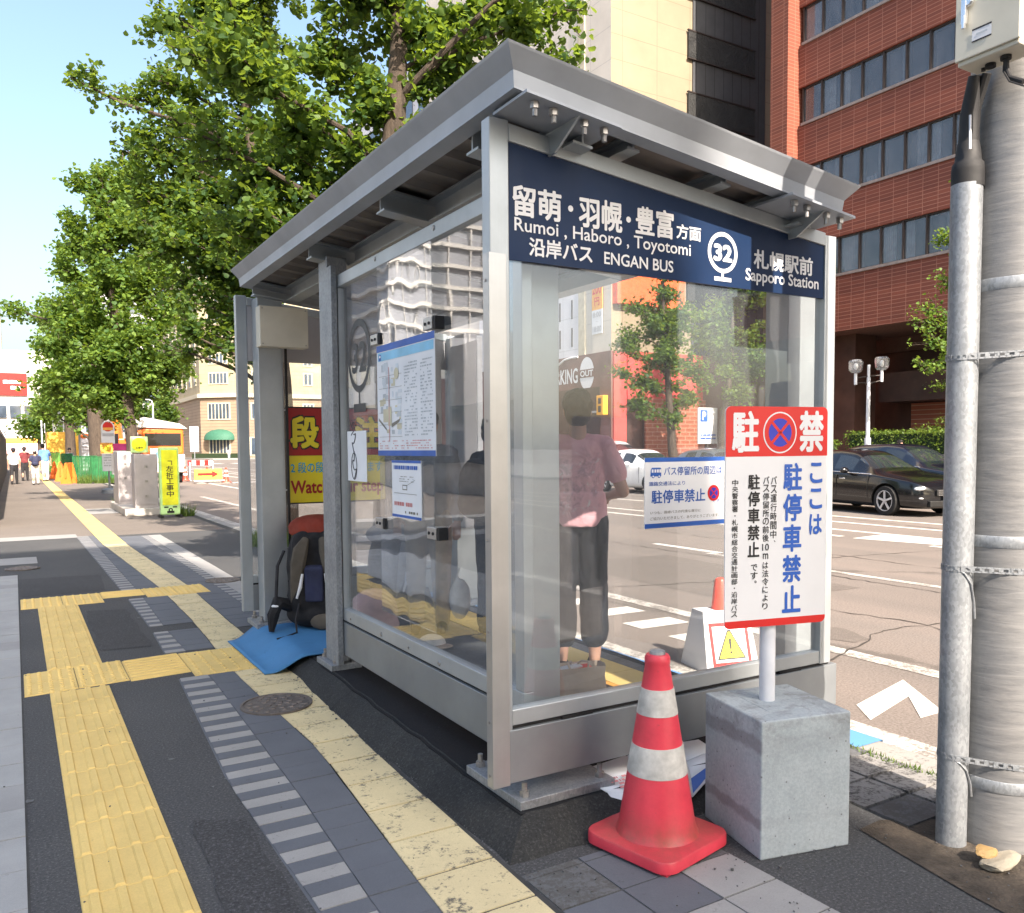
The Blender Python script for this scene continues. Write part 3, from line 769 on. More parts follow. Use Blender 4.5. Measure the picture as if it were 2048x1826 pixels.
# interior floor with markings
mb = MB(); mb.quad((1.95, 3.2, .1075), (3.40, 3.2, .1075), (3.40, 6.95, .1075), (1.95, 6.95, .1075)); mb.build('floor', M['paver_worn'], plat)
tactile_in = MB()
for i in range(11):
    y = 3.75+.3*i
    tactile_in.box(2.98, 3.28, y+.003, y+.297, .107, .113)
tactile_in.build('tactile_strip', M['tactile_yellow'], plat)
tactile_in = MB(); tactile_in.box(2.02, 2.32, 5.0, 6.7, .107, .113); tactile_in.build('tactile_strip', M['tactile_yellow'], plat)
mt = MB(); nx_, ny_ = 22, 14; rm_ = random.Random(12)
for i in range(nx_+1):
    x = 1.375+(2.02-1.375)*i/nx_; t_ = min(1, max(0, (x-1.42)/.24)); z = .010+.1085*t_*t_*(3-2*t_)
    ya = 5.54-.09*min(1, max(0, (x-1.40)/.25)); yb = 6.66+.05*min(1, max(0, (x-1.40)/.25))
    for j in range(ny_+1): mt.v.append((x, ya+(yb-ya)*j/ny_, z+(rm_.uniform(-.002, .003) if 0 < j < ny_ else 0)+.003*math.sin(j*.9+i*.3)*(1 if .05 < t_ < .95 else .3)))
for i in range(nx_):
    for j in range(ny_): a_ = i*(ny_+1)+j; mt.f.append((a_, a_+ny_+1, a_+ny_+2, a_+1)); mt.m.append(0)
o = mt.build('rubber_mat', M['rubber_blue'], smooth=True, ang=80); tag(o, 'bright blue rubber mat ramping up into the shelter doorway', 'mat')
sol = o.modifiers.new('solid', 'SOLIDIFY'); sol.thickness = .007; sol.offset = 1
# warning stickers on the floor
fl = Plane3((2.90, 3.55, .1095), (1, 0, 0), (0, 1, 0))
mb = MB(); rect(mb, fl, .0, .40, .02, .40, 0, .0005); rect(mb, fl, .04, .36, .16, .38, 1, .001)
write(mb, fl, '足元注意', .07, .33, .22, .30, 2, .002, .03); write(mb, fl, 'WATCH YOUR STEP', .03, .37, .06, .11, 1, .002, .02)
tag(mb.build('floor_sticker', [M['sign_black'], M['sticker_orange'], M['sticker_red']]), 'orange and black floor sticker reading WATCH YOUR STEP', 'sticker')
mb = MB(); fl2 = Plane3((2.94, 4.02, .1095), (1, 0, 0), (0, 1, 0)); poly(mb, fl2, [(.0, .3), (.32, .3), (.16, .02)], 0, .0008); mb.add([], [])
tag(mb.build('floor_arrow', M['sticker_orange']), 'plain orange triangle stuck on the shelter floor', 'sticker')
# --- end walls
def end_panel(Y, s, near):
    """frame of one end of the shelter; s = +1 with its face to -Y"""
    def yy(a, b): return (Y+min(a*s, b*s), Y+max(a*s, b*s))
    t = MB()
    def bx(x0, x1, a, b, z0, z1, mb=None): (mb or t).box(x0, x1, *yy(a, b), z0, z1)
    bx(1.537, 1.62, 0, .06, .2, 2.712)                       # posts
    bx(3.385, 3.462, 0, .06, .42, 2.506)
    bx(1.62, 3.385, .004, .056, .4235, .486)                 # lower rail
    y0, y1 = yy(.0, .058)
    t.prism([(1.62, y0, 2.702), (3.385, y0, 2.5165), (3.385, y0, 2.4545), (1.62, y0, 2.637)], (0, y1-y0, 0))
    t.build('end_frame', ST, sh, bevel=.004)
    k = MB(); bx(1.603, 3.506, -.003, .050, .2, .409, k)
    k.build('kick_panel', KS, sh, bevel=.003)
    k = MB(); bx(1.62, 3.46, .012, .046, .40, .43, k)
    for q in (1.85, 3.1): bx(q, q+.15, -.001, .02, .411, .4215, k)
    k.build('gap_strip', DK, sh)  # near-black strip filling the gap under the rail
    g = MB(); bx(1.618, 3.387, .026, .032, .485, 2.215, g); g.build('glass_pane', M['shelter_glass'], sh)
    return yy
yy = end_panel(2.735, 1, True)
mb = MB(); mb.box(1.527, 1.603, 2.728, 2.7335, .195, 2.22); mb.box(1.5275, 1.5335, 2.7335, 2.775, .195, 2.22)
gp = mb.build('guard_plate', M['guard_steel'], sh, bevel=.0015)
mb = MB()
for z in (.24, .45, .8, 1.15, 1.6, 2.12): mb.cyl((1.5275, 2.755, z), (1.5245, 2.755, z), .006, n=10)
mb.build('screw', M['bolt'], gp)
end_panel(6.82+.06, -1, False)
# name board
bd = Plane3((0, 2.745, 0), (1, 0, 0))
mb = MB(); mb.prism([(1.618, 2.745, 2.642), (3.388, 2.745, 2.459), (3.388, 2.745, 2.205), (1.618, 2.745, 2.205)], (0, .012, 0))
nb = mb.build('name_board', M['navy_sign'], sh)
for body, a0, a1, b0, b1, off in (('留萌', 1.640, 1.862, 2.370, 2.486, .028), ('羽幌', 1.944, 2.160, 2.366, 2.487, .028), ('豊富', 2.228, 2.434, 2.372, 2.489, .028), ('方面', 2.449, 2.589, 2.381, 2.443, .026),
    ('Rumoi , Haboro , Toyotomi', 1.648, 2.531, 2.299, 2.365, .010), ('沿岸バス', 1.712, 2.010, 2.228, 2.299, .026), ('ENGAN BUS', 2.068, 2.433, 2.234, 2.283, .016),
    ('札幌駅前', 2.910, 3.306, 2.303, 2.389, .028), ('Sapporo Station', 2.860, 3.348, 2.228, 2.299, .018), ('32', 2.664, 2.776, 2.311, 2.386, .045)):
    mb = MB(); write(mb, bd, body, a0, a1, b0, b1, 0, .0015, off); mb.build('lettering', M['sign_white'], nb, fix=False)
mb = MB(); disc(mb, bd, 1.905, 2.43, .012, 0, .0015); disc(mb, bd, 2.192, 2.425, .012, 0, .0015); mb.build('lettering', M['sign_white'], nb, fix=False)
mb = MB(); disc(mb, bd, 2.719, 2.350, .089, 0, .0015, ri=.071); rect(mb, bd, 2.7125, 2.7255, 2.240, 2.264, 0, .0016); rect(mb, bd, 2.669, 2.771, 2.226, 2.243, 0, .0015)
mb.build('stop_symbol', M['sign_white'], nb, fix=False)
mb = MB(); mb.prism([(1.618, 6.858, 2.642), (3.388, 6.858, 2.459), (3.388, 6.858, 2.205), (1.618, 6.858, 2.205)], (0, -.03, 0)); mb.build('name_board', M['grey_plain'], sh)
# --- side wall (pavement side)
X0 = 1.747
mb = MB()
mb.box(X0, X0+.05, 2.86, 5.145, 2.492, 2.566); mb.box(X0, X0+.05, 2.86, 5.145, .424, .500)
mb.box(X0+.002, X0+.052, 5.03, 5.145, .5, 2.492); mb.box(X0+.002, X0+.052, 2.86, 2.93, .5, 2.492)
mb.build('side_frame', ST, sh, bevel=.004)
mb = MB(); mb.box(X0-.003, X0+.045, 2.86, 5.14, .205, .412); mb.build('kick_panel', KS, sh, bevel=.003)
mb = MB(); mb.box(X0+.012, X0+.05, 2.86, 5.14, .405, .43); mb.build('gap_strip', DK, sh)
mb = MB(); mb.box(X0+.022, X0+.028, 2.92, 5.035, .495, 2.495); mb.build('glass_pane', M['shelter_glass'], sh)
mb = MB()
for y in (4.40, 3.65, 3.0):
    for z in (.452, 2.54): mb.lathe((X0, y, z), [(.013, 0), (.013, -.002), (.009, -.006)], 14, ax=(1, 0, 0))
mb.build('bolt', M['bolt'], sh)
for y in (4.9, 4.02): 
    mb = MB(); mb.cyl((X0, y, .452), (X0-.004, y, .452), .007, n=10); mb.build('bolt', M['bolt'], sh)
# round stop symbol etched on the glass
sp_ = Plane3((X0+.019, 0, 0), (0, -1, 0))
mb = MB(); a = -4.725
disc(mb, sp_, a, 2.045, .185, 0, .0015, ri=.150, ry=.215); rect(mb, sp_, a-.013, a+.013, 1.755, 1.845, 0, .0016); rect(mb, sp_, a-.10, a+.10, 1.715, 1.765, 0, .0015)
write(mb, sp_, '32', a-.118, a+.118, 1.945, 2.125, 0, .0015, .025); mb.build('stop_symbol', M['symbol_grey'], sh, fix=False)
# acrylic sheet on clips, outside the side wall
ac = MB(); ac.box(X0-.012, X0-.007, 3.662, 4.352, .60, 2.482); ac = ac.build('acrylic_sheet', M['acrylic'], sh)
for y, z in ((4.376, 2.096), (3.682, 2.094), (4.345, 1.088), (3.668, 1.088)):
    mb = MB(); mb.box(X0-.026, X0+.03, y-.05, y+.05, z-.028, z+.028); ck = mb.build('sheet_clip', M['guard_steel'], sh, bevel=.002)
    mb = MB(); mb.box(X0-.02, X0+.03, y-.075, y-.0505, z-.03, z+.03)
    mb.build('clip_pad', M['dark_rubber'], ck)
    for d in (-.022, .022):
        mb = MB(); mb.cyl((X0-.026, y+d, z), (X0-.031, y+d, z), .008, n=10); mb.build('screw', M['dark_rubber'], ck)
# --- columns
def column_post(x0, x1, y0, y1, ztop, plate, mat_=None, hsec=False):
    mb = MB()
    if hsec:
        t = .012
        mb.box(x0, x1, y0, y0+t, .14, ztop); mb.box(x0, x1, y1-t, y1, .14, ztop); mb.box((x0+x1)/2-t/2, (x0+x1)/2+t/2, y0+t, y1-t, .14, ztop)
    else: mb.box(x0, x1, y0, y1, .14, ztop)
    c = mb.build('column', mat_ or GV, sh, bevel=.004)
    mb = MB(); mb.box(plate[0], plate[1], plate[2], plate[3], .101, .138); p = mb.build('base_plate', GV, sh, bevel=.003)
    for px in (plate[0]+.045, plate[1]-.045):
        for py in (plate[2]+.045, plate[3]-.045):
            if x0-.01 < px < x1+.01 and y0-.01 < py < y1+.01: continue
            mb = MB(); mb.cyl((px, py, .138), (px, py, .160), .020, n=6); mb.cyl((px, py, .16), (px, py, .192), .011, n=10)
            mb.build('anchor_bolt', M['bolt'], p)
    return c
def zr(x): return 2.70+ROOF*(x-1.53)
column_post(1.792, 1.980, 2.94, 3.09, zr(1.9), (1.625, 2.08, 2.69, 3.14), ST)
column_post(3.39, 3.60, 2.96, 3.11, zr(3.5), (3.30, 3.64, 2.86, 3.16), ST)
column_post(1.705, 1.835, 5.10, 5.26, zr(1.77)+.02, (1.665, 1.868, 5.04, 5.34), GV)
column_post(1.655, 1.845, 6.62, 6.80, zr(1.75), (1.58, 1.92, 6.55, 6.88), ST)
column_post(3.36, 3.56, 6.62, 6.80, zr(3.5), (3.30, 3.64, 6.5, 6.88), ST)
mb = MB(); mb.box(1.703, 1.7405, 5.02, 5.099, .14, 2.62); mb.build('door_jamb', GV, sh, bevel=.003)
mb = MB(); mb.box(1.85, 1.868, 6.585, 6.60, .14, 2.3); mb.build('cable_duct', M['black_metal'], sh)
# --- roof
RX0, RX1, RY0, RY1 = 1.53, 3.285, 2.55, 6.68
mb = MB()
def perim(off, z):  # rectangle ring of the roof edge
    return [(RX0-off, RY0-off, z), (RX1+off, RY0-off, z), (RX1+off, RY1+off, z), (RX0-off, RY1+off, z)]
prof = [(.046, 2.874), (.042, 2.866), (-.004, 2.808), (-.010, 2.757), (-.010, 2.750), (-.085, 2.750), (-.085, 2.758), (-.018, 2.758), (-.018, 2.815), (.022, 2.874)]
rings = [perim(a, z) for a, z in prof]
for q in range(len(rings)):
    r0, r1 = rings[q], rings[(q+1) % len(rings)]
    for i in range(4):
        j = (i+1) % 4
        mb.add([r0[i], r0[j], r1[j], r1[i]], [(0, 1, 2, 3)])
mb.xf(slope); mb.build('roof_fascia', M['fascia_steel'], sh, bevel=.0)
mb = MB(); y = RY0+.02; k = 0                     # ribbed deck
pr_ = []
while y < RY1-.01:
    pr_ += [(y, 2.835), (y+.13, 2.835), (y+.15, 2.805), (y+.20, 2.805), (y+.22, 2.835)]; y += .22
pr_ = [p for p in pr_ if p[0] < RY1]
for (ya, za), (yb, zb) in zip(pr_, pr_[1:]):
    if yb > ya: mb.quad((RX0+.02, ya, za), (RX1-.02, ya, za), (RX1-.02, yb, zb), (RX0+.02, yb, zb))
mb.xf(slope); o = mb.build('roof_deck', M['deck_steel'], sh)
o.modifiers.new('solid', 'SOLIDIFY').thickness = .003
def beam(x0, x1, y0, y1, z0=2.690, z1=2.800, along='x', mt_=None):
    mb = MB()
    if along == 'x':
        mb.box(x0, x1, y0, y1, z0, z0+.010); mb.box(x0, x1, y0, y1, z1-.010, z1); mb.box(x0, x1, (y0+y1)/2-.005, (y0+y1)/2+.005, z0+.01, z1-.01)
    else:
        mb.box(x0, x1, y0, y1, z0, z0+.010); mb.box(x0, x1, y0, y1, z1-.010, z1); mb.box((x0+x1)/2-.005, (x0+x1)/2+.005, y0, y1, z0+.01, z1-.01)
    mb.xf(slope); return mb.build('roof_beam', mt_ or ST, sh)
for y in (2.97, 3.95, 5.13, 6.66-.1): beam(RX0+.09, RX1-.09, y, y+.10)
for x in (1.86, 3.10): 
    for a, b in ((2.66, 2.965), (3.075, 3.945), (4.055, 5.125), (5.235, 6.55)): beam(x, x+.09, a, b, 2.688, 2.798, 'y')
for x in (2.12, 2.62, 2.98): beam(x, x+.06, 2.66, 2.96, 2.74, 2.798, 'y')
# bracket plates with bolts under the front beam
for x0, x1 in ((1.565, 1.98), (2.90, 3.31)):
    mb = MB(); mb.box(x0, x1, 2.515, 2.755, 2.728, 2.738); mb.xf(slope); p = mb.build('bracket_plate', M['fascia_steel'], sh)
    for bx_ in ((x0+.06), (x0+.14), (x1-.14), (x1-.05)):
        for by in (2.56,):
            mb = MB(); z = 2.728+ROOF*(bx_-1.53); mb.cyl((bx_, by, z), (bx_, by, z-.024), .017, n=6); mb.cyl((bx_, by, z-.024), (bx_, by, z-.05), .010, n=10)
            mb.cyl((bx_, by, z+.010), (bx_, by, z+.018), .017, n=6)
            mb.build('bracket_bolt', M['bolt'], p)
    xm = x0+.235
    mb = MB(); z = 2.728+ROOF*(xm-1.53)
    mb.prism([(xm, 2.54, z), (xm, 2.80, z), (xm, 2.80, z-.085), (xm, 2.70, z-.085)], (.010, 0, 0)); mb.box(x0+.10, x0+.26, 2.755, 2.80, z-.10, z-.004)
    mb.build('gusset', ST, p)
# --- fittings inside
mb = MB(); mb.box(2.74, 3.28, 6.735, 6.765, .85, 2.30); mb.build('back_board', M['grey_plain'], sh, bevel=.004)
tb = thing('timetable_case', 'tall slim grey timetable case fixed on the far road-side shelter post', 'timetable case', (3.44, 6.5, .8))
mb = MB(); mb.box(3.338, 3.470, 6.42, 6.60, .80, 2.48); mb.build('case', M['grey_plain'], tb, bevel=.015)
mb = MB(); mb.box(3.472, 3.532, 6.43, 6.60, .80, 2.47); mb.build('door', M['pipe_white'], tb, bevel=.01)
cb = thing('control_box', 'square beige control box fixed near the top of the far doorway post', 'control box', (1.83, 6.55, 2.28))
mb = MB(); mb.box(1.640, 2.012, 6.49, 6.615, 2.285, 2.592); mb.build('case', M['box_beige'], cb, bevel=.004)
mb = MB()
for x in (1.66, 1.992):
    for z in (2.305, 2.572): mb.cyl((x, 6.49, z), (x, 6.486, z), .005, n=8)
mb.build('screw', M['bolt'], cb)
# ================================================================ posters and banners
def bars_block(mb, pl, rnd, a0, a1, b0, b1, rows, mi, fill=.8, hh=.5, h=.0012):
    """rows of print too small to read"""
    dz = (b1-b0)/rows
    for i in range(rows):
        b = b1-dz*(i+1); a = a0
        while a < a1-.006:
            wd = rnd.uniform(.006, .03)
            if rnd.random() < fill: rect(mb, pl, a, min(a+wd, a1), b+dz*.25, b+dz*(.25+hh), mi, h)
            a += wd+rnd.uniform(.003, .008)
rnd = random.Random(5)
po = thing('route_map_poster', 'large route map poster with blue top and bottom bars on the side glass', 'poster', (X0-.013, 4.0, 1.46))
mb = MB(); mb.box(X0-.0155, X0-.0125, 3.624, 4.358, 1.461, 2.056); mb.build('sheet', M['paper'], po)
pl = Plane3((X0-.0158, 4.358, 1.461), (0, -1, 0)); W_, H_ = .734, .595
mb = MB(); rect(mb, pl, 0, W_, 0, .028, 0); mb.build('edge_bar', M['poster_blue'], po, fix=False)
mb = MB(); rect(mb, pl, 0, W_, H_-.035, H_, 0); rect(mb, pl, .02, W_-.01, H_-.085, H_-.040, 1)
rect(mb, pl, .03, .065, H_-.082, H_-.050, 0, .0016); rect(mb, pl, .036, .059, H_-.066, H_-.055, 2, .002); mb.build('heading', [M['poster_blue'], M['poster_sky'], M['paper']], po, fix=False)
mb = MB()
for i in range(46):
    a, b = rnd.uniform(.03, .30), rnd.uniform(.10, .46)
    rect(mb, pl, a, min(.345, a+rnd.uniform(.02, .06)), b, b+rnd.uniform(.015, .045), rnd.choice((0, 0, 3, 3, 1)), .0006+.00002*i)
rect(mb, pl, .085, .155, .18, .25, 1, .0019); rect(mb, pl, .15, .20, .16, .26, 1, .002); poly(mb, pl, [(.02, .19), (.13, .135), (.13, .145), (.02, .205)], 2, .0021); poly(mb, pl, [(.20, .17), (.32, .195), (.30, .175), (.2, .15)], 2, .0022)
rect(mb, pl, .165, .172, .08, .47, 4, .0023); disc(mb, pl, .27, .43, .03, 1, .0024)
for i in range(6): rect(mb, pl, .03, .34, .10+.065*i, .1016+.065*i, 2, .0017)
mb.build('map', [M['map_grey'], M['map_beige'], M['map_dark'], M['map_pale'], M['map_red']], po, fix=False)
mb = MB(); bars_block(mb, pl, rnd, .37, .53, .10, .48, 24, 0, .62, .42); bars_block(mb, pl, rnd, .57, .71, .10, .48, 24, 0, .62, .42); bars_block(mb, pl, rnd, .03, .70, .035, .085, 4, 1, .55, .35)
mb.build('print', [M['map_grey'], M['map_red']], po, fix=False)
po = thing('notice_poster', 'small white notice with blue edges below the route map poster', 'poster', (X0-.013, 3.98, 1.14))
mb = MB(); mb.box(X0-.0155, X0-.0125, 3.798, 4.170, 1.139, 1.437); mb.build('sheet', M['paper'], po)
pl = Plane3((X0-.0158, 4.170, 1.139), (0, -1, 0))
mb = MB(); rect(mb, pl, 0, .372, 0, .014, 0); rect(mb, pl, 0, .372, .285, .298, 0); bars_block(mb, pl, rnd, .03, .33, .245, .270, 1, 0, .95, .8)
bars_block(mb, pl, rnd, .10, .28, .185, .222, 3, 1, .8, .25); rect(mb, pl, .14, .20, .145, .172, 1); rect(mb, pl, .146, .194, .150, .167, 2, .0016); bar(mb, pl, .18, .165, .30, .20, .002, 1); rect(mb, pl, .03, .32, .125, .1275, 1); bars_block(mb, pl, rnd, .03, .27, .055, .08, 1, 3, .95, .8); bars_block(mb, pl, rnd, .17, .34, .02, .04, 1, 1, .8, .6)
mb.build('print', [M['poster_blue'], M['map_dark'], M['paper'], M['map_red']], po, fix=False)
# handwritten sheet
po = thing('handwritten_note', 'white paper with looping black handwriting on the glass below the stop symbol', 'note', (X0+.015, 4.78, 1.31))
mb = MB(); mb.box(X0+.0165, X0+.0185, 4.625, 4.945, 1.305, 1.605); mb.build('sheet', M['paper'], po)
def scrawl(z0, z1, yc, amp, turns, ph=0):
    pts = []
    for i in range(60):
        t = i/59
        pts.append((X0+.0155, yc-amp*math.sin(turns*2*PI*t+ph)*(.6+.4*math.sin(9*t)), z0+(z1-z0)*(t+.05*math.cos(turns*4*PI*t))))
    return pts
mb = MB(); mb.tube(scrawl(1.60, 1.335, 4.83, .035, 2.5), .0035, 5); mb.tube([(X0+.0155, 4.83+.045*math.cos(t), 1.395+.08*math.sin(t)) for t in [i*2*PI/30 for i in range(31)]], .0030, 5)
mb.tube(scrawl(1.665, 1.585, 4.85, .03, 1.5, 1), .003, 5)
mb.build('handwriting', M['ink'], po); mb = MB(); write(mb, Plane3((X0+.016, 0, 0), (0, -1, 0)), '32', -4.87, -4.80, 1.635, 1.675, 0, .001); mb.build('handwriting', M['ink'], po, fix=False)
# blue-edged no stopping notice inside the end glass
po = thing('no_stopping_notice', 'white notice with blue bars and a bus symbol on the end glass', 'notice', (2.52, 2.76, 1.15))
mb = MB(); mb.box(2.290, 2.751, 2.7568, 2.7606, 1.150, 1.4515); mb.build('sheet', M['paper'], po)
pl = Plane3((2.290, 2.7566, 1.150), (1, 0, 0)); W_, H_ = .461, .3015
for b0, b1 in ((0, .020), (H_-.018, H_)): mb = MB(); rect(mb, pl, 0, W_, b0, b1, 0, .0006); mb.build('edge_bar', M['poster_blue'], po, fix=False)
mb = MB()
poly(mb, pl, [(.030, .222), (.090, .222), (.090, .255), (.085, .259), (.038, .259), (.032, .25)], 0, .0008)
for a in (.037, .052, .066, .079): rect(mb, pl, a, a+.010, .238, .252, 1, .0013)
for a in (.045, .078): disc(mb, pl, a, .222, .0075, 0, .0014, 20); disc(mb, pl, a, .222, .004, 1, .0018, 16)
mb.build('bus_symbol', [M['poster_blue'], M['paper']], po, fix=False)
for body, a0, a1, b0, b1, off, mm in (('バス停留所の周辺は', .105, .445, .224, .262, .012, 'poster_blue'), ('道路交通法により', .022, .225, .181, .200, .006, 'poster_blue'), ('駐停車禁止', .036, .345, .105, .163, .02, 'poster_blue'),
    ('です。', .385, .445, .098, .113, .0, 'poster_blue'), ('いつも、路線バスの円滑な運行に', .030, .318, .060, .073, .0, 'map_dark'), ('ご協力いただきまして、ありがとうございます。', .030, .430, .034, .048, .0, 'map_dark')):
    mb = MB(); write(mb, pl, body, a0, a1, b0, b1, 0, .0008, off); mb.build('lettering', M[mm], po, fix=False)
mb = MB(); no_stopping(mb, pl, .395, .140, .036, 1, 1, 2, .0006); mb.build('no_stopping_mark', [M['paper'], M['sign_red'], M['mark_blue']], po, fix=False)
# step warning banner on the far end wall
po = thing('step_warning_banner', 'red and yellow step warning banner at the far end of the shelter', 'banner', (2.4, 6.73, 1.06))
bx0, bx1 = 1.888, 2.725
mb = MB(); mb.box(bx0-.006, bx1+.006, 6.722, 6.727, 1.055, 1.842); mb.build('backing', M['sign_black'], po)
mb = MB(); mb.box(bx0, bx1, 6.7185, 6.7215, 1.448, 1.830); mb.build('red_field', M['banner_red'], po)
mb = MB(); mb.box(bx0, bx1, 6.7185, 6.7215, 1.066, 1.446); mb.build('yellow_field', M['sign_yellow'], po)
pl = Plane3((0, 6.7180, 0), (1, 0, 0))
mb = MB()
for i, ch in enumerate('段差注'):
    a = 1.915+.272*i; write(mb, pl, ch, a-.012, a+.252, 1.492, 1.780, 0, .0006, .095); write(mb, pl, ch, a, a+.24, 1.505, 1.767, 1, .0014, .045)
mb.build('lettering', [M['sign_black'], M['sign_yellow']], po, fix=False)
mb = MB(); write(mb, pl, '2 段の段差がございます', 1.915, 2.70, 1.305, 1.395, 0, .0008, .022); mb.build('lettering', M['banner_cyan'], po, fix=False)
mb = MB(); write(mb, pl, 'Watch your step', 1.912, 2.705, 1.105, 1.245, 0, .0008, .03); mb.build('lettering', M['banner_red'], po, fix=False)
mb = MB()
for z in (1.81, 1.17): mb.tube([(1.845, 6.70, z), (1.90, 6.712, z+.004)], .006, 6)
mb.build('tie', M['pipe_white'], po)
# ================================================================ traffic cone
def cone(name, label, loc, rz, H, mats, group=None, cap=True, base=.200):
    t = thing(name, label, 'traffic cone', loc, rz, group)
    s = H/.737; ro, wh = mats
    def rad(z): return (.150+(.043-.150)*(z-.04)/(.70-.04))*s if z > .04 else .15*s
    b = base*s; mb = MB(); q = .06*s; pts = []
    for cx, cy, a0 in ((b-q, b-q, 0), (-b+q, b-q, 90), (-b+q, -b+q, 180), (b-q, -b+q, 270)):
        for k in range(7): a = R(a0+15*k); pts.append((cx+q*math.cos(a), cy+q*math.sin(a)))
    n = len(pts); h = .055*s
    lay = [(1, 0.012*s), (1.0, h-.008*s), (.985, h-.002*s), (.95, h), (.60, h+.004*s)]
    V = [(x*f, y*f, z) for f, z in lay for x, y in pts]
    F = [(i*n+j, i*n+(j+1) % n, (i+1)*n+(j+1) % n, (i+1)*n+j) for i in range(len(lay)-1) for j in range(n)]+[tuple(range((len(lay)-1)*n, len(lay)*n)), tuple(range(n-1, -1, -1))]
    mb.add(V, F)
    for sx, sy in ((1, 1), (-1, 1), (-1, -1), (1, -1)):      # corner feet leave shallow notches between them
        mb.box(min(sx*b*.42, sx*b*.90), max(sx*b*.42, sx*b*.90), min(sy*b*.42, sy*b*.90), max(sy*b*.42, sy*b*.90), 0, .014*s)
    mb.build('base', ro, t, smooth=True, local=True)
    mb = MB(); mb.lathe((0, 0, 0), [(rad(.0)*1.06, .052*s), (rad(.05)*1.01, .066*s), (rad(.10), .10*s)]+[(rad(z), z*s) for z in (.2, .3, .4, .5, .6, .685)]+[(.047*s, .690*s), (.047*s, .712*s), (.041*s, .722*s), (.030*s, .724*s)], 48)
    mb.build('cone_body', ro, t, smooth=True, local=True)
    for z0, z1 in ((.285, .392), (.505, .600)):
        mb = MB(); mb.lathe((0, 0, 0), [(rad(z)+.0022*s, z*s) for z in (z0, (z0+z1)/2, z1)], 48)
        mb.build('white_band', wh, t, smooth=True, local=True)
    if cap:
        mb = MB(); mb.lathe((0, 0, 0), [(.030*s, .722*s), (.028*s, .735*s), (.015*s, .740*s)], 20); mb.build('cap_ring', M['galvanised'], t, smooth=True, local=True)
    return t
cone('traffic_cone', 'faded red cone with two white bands standing in front of the shelter end', (2.035, 2.375, .002), R(12), .740, (M['cone_red'], M['cone_white']))
# ================================================================ no parking sign in its concrete block
U = Vector((.974, -.225, 0)).normalized(); V_ = Vector((-U.y, U.x, 0))
def local_block(t, cx, cy, cz): pass
sg = thing('no_parking_sign', 'red and white no parking sign on a white post set in a concrete block', 'sign', (2.497, 2.222, 0), math.atan2(U.y, U.x))
mb = MB(); mb.box(-.193, .193, -.193, .193, 0, .512); mb.build('concrete_block', M['block_concrete'], sg, bevel=.007, seg=3, local=True)
mb = MB(); mb.box(-.10, .11, -.10, .11, .510, .5135); mb.build('post_socket', M['block_concrete'], sg, bevel=.001, local=True)
mb = MB(); mb.cyl((-.018, .03, .511), (-.018, .03, 1.60), .030, n=24); mb.build('post', M['pipe_white'], sg, smooth=True, local=True)
w0, w1, z0, z1 = -.236, .212, .812, 1.646; PYs = -.012
mb = MB(); q = .022; pts = []
for cx, cz, a0 in ((w1-q, z1-q, 0), (w0+q, z1-q, 90), (w0+q, z0+q, 180), (w1-q, z0+q, 270)):
    for k in range(6): a = R(a0+18*k); pts.append((cx+q*math.cos(a), PYs, cz+q*math.sin(a)))
mb.prism(pts, (0, .006, 0)); brd = mb.build('board', M['sign_white'], sg, local=True)
pl = Plane3((w0, PYs, z0), (1, 0, 0)); W_, H_ = w1-w0, z1-z0
def sp(t): return H_*(1-t)
def rr_top(b0, b1, top):
    P = []
    if top:
        P = [(0, b0), (W_, b0)]+[(W_-q+q*math.cos(R(18*k)), H_-q+q*math.sin(R(18*k))) for k in range(6)]+[(q+q*math.cos(R(90+18*k)), H_-q+q*math.sin(R(90+18*k))) for k in range(6)]
    else:
        P = [(W_, b1), (0, b1)]+[(q+q*math.cos(R(180+18*k)), q+q*math.sin(R(180+18*k))) for k in range(6)]+[(W_-q+q*math.cos(R(270+18*k)), q+q*math.sin(R(270+18*k))) for k in range(6)]
    return P
for P_ in (rr_top(sp(.224), H_, True), rr_top(0, sp(.966), False)): mb = MB(); poly(mb, pl, P_, 0, .0006); mb.build('red_band', M['sign_red'], sg, fix=False, local=True)
def sg_text(fn, col):
    mb = MB(); fn(mb); mb.build('lettering', M[col], sg, fix=False, local=True)
sg_text(lambda b: (write(b, pl, '駐', .057*W_, .318*W_, sp(.206), sp(.020), 0, .0016, .035), write(b, pl, '禁', .712*W_, .960*W_, sp(.206), sp(.018), 0, .0016, .035)), 'sign_white')
mb = MB(); no_stopping(mb, pl, .522*W_, sp(.117), .165*W_, 0, 1, 2, .0012, ry=.094*H_)
mb.build('no_stopping_mark', [M['sign_white'], M['sign_red'], M['mark_blue']], sg, fix=False, local=True)
sg_text(lambda b: column(b, pl, 'ここは', .815*W_, .965*W_, sp(.243), sp(.600), off=.028), 'sign_blue')
sg_text(lambda b: column(b, pl, '駐停車禁止', .560*W_, .748*W_, sp(.248), sp(.952), off=.030), 'sign_blue')
sg_text(lambda b: column(b, pl, 'バス運行時間中、', .436*W_, .496*W_, sp(.312), sp(.640), off=.012), 'sign_black')
sg_text(lambda b: column(b, pl, 'バス停留所の前後', .360*W_, .422*W_, sp(.312), sp(.612), off=.012), 'sign_black')
sg_text(lambda b: (write(b, pl, '10', .358*W_, .424*W_, sp(.652), sp(.620), 0, .0015, .01), write(b, pl, 'm', .365*W_, .418*W_, sp(.690), sp(.664), 0, .0015, .01)), 'sign_black')
sg_text(lambda b: column(b, pl, 'は法令により', .360*W_, .422*W_, sp(.700), sp(.925), off=.012), 'sign_black')
sg_text(lambda b: column(b, pl, '駐停車禁止', .215*W_, .330*W_, sp(.300), sp(.682), off=.028), 'sign_black')
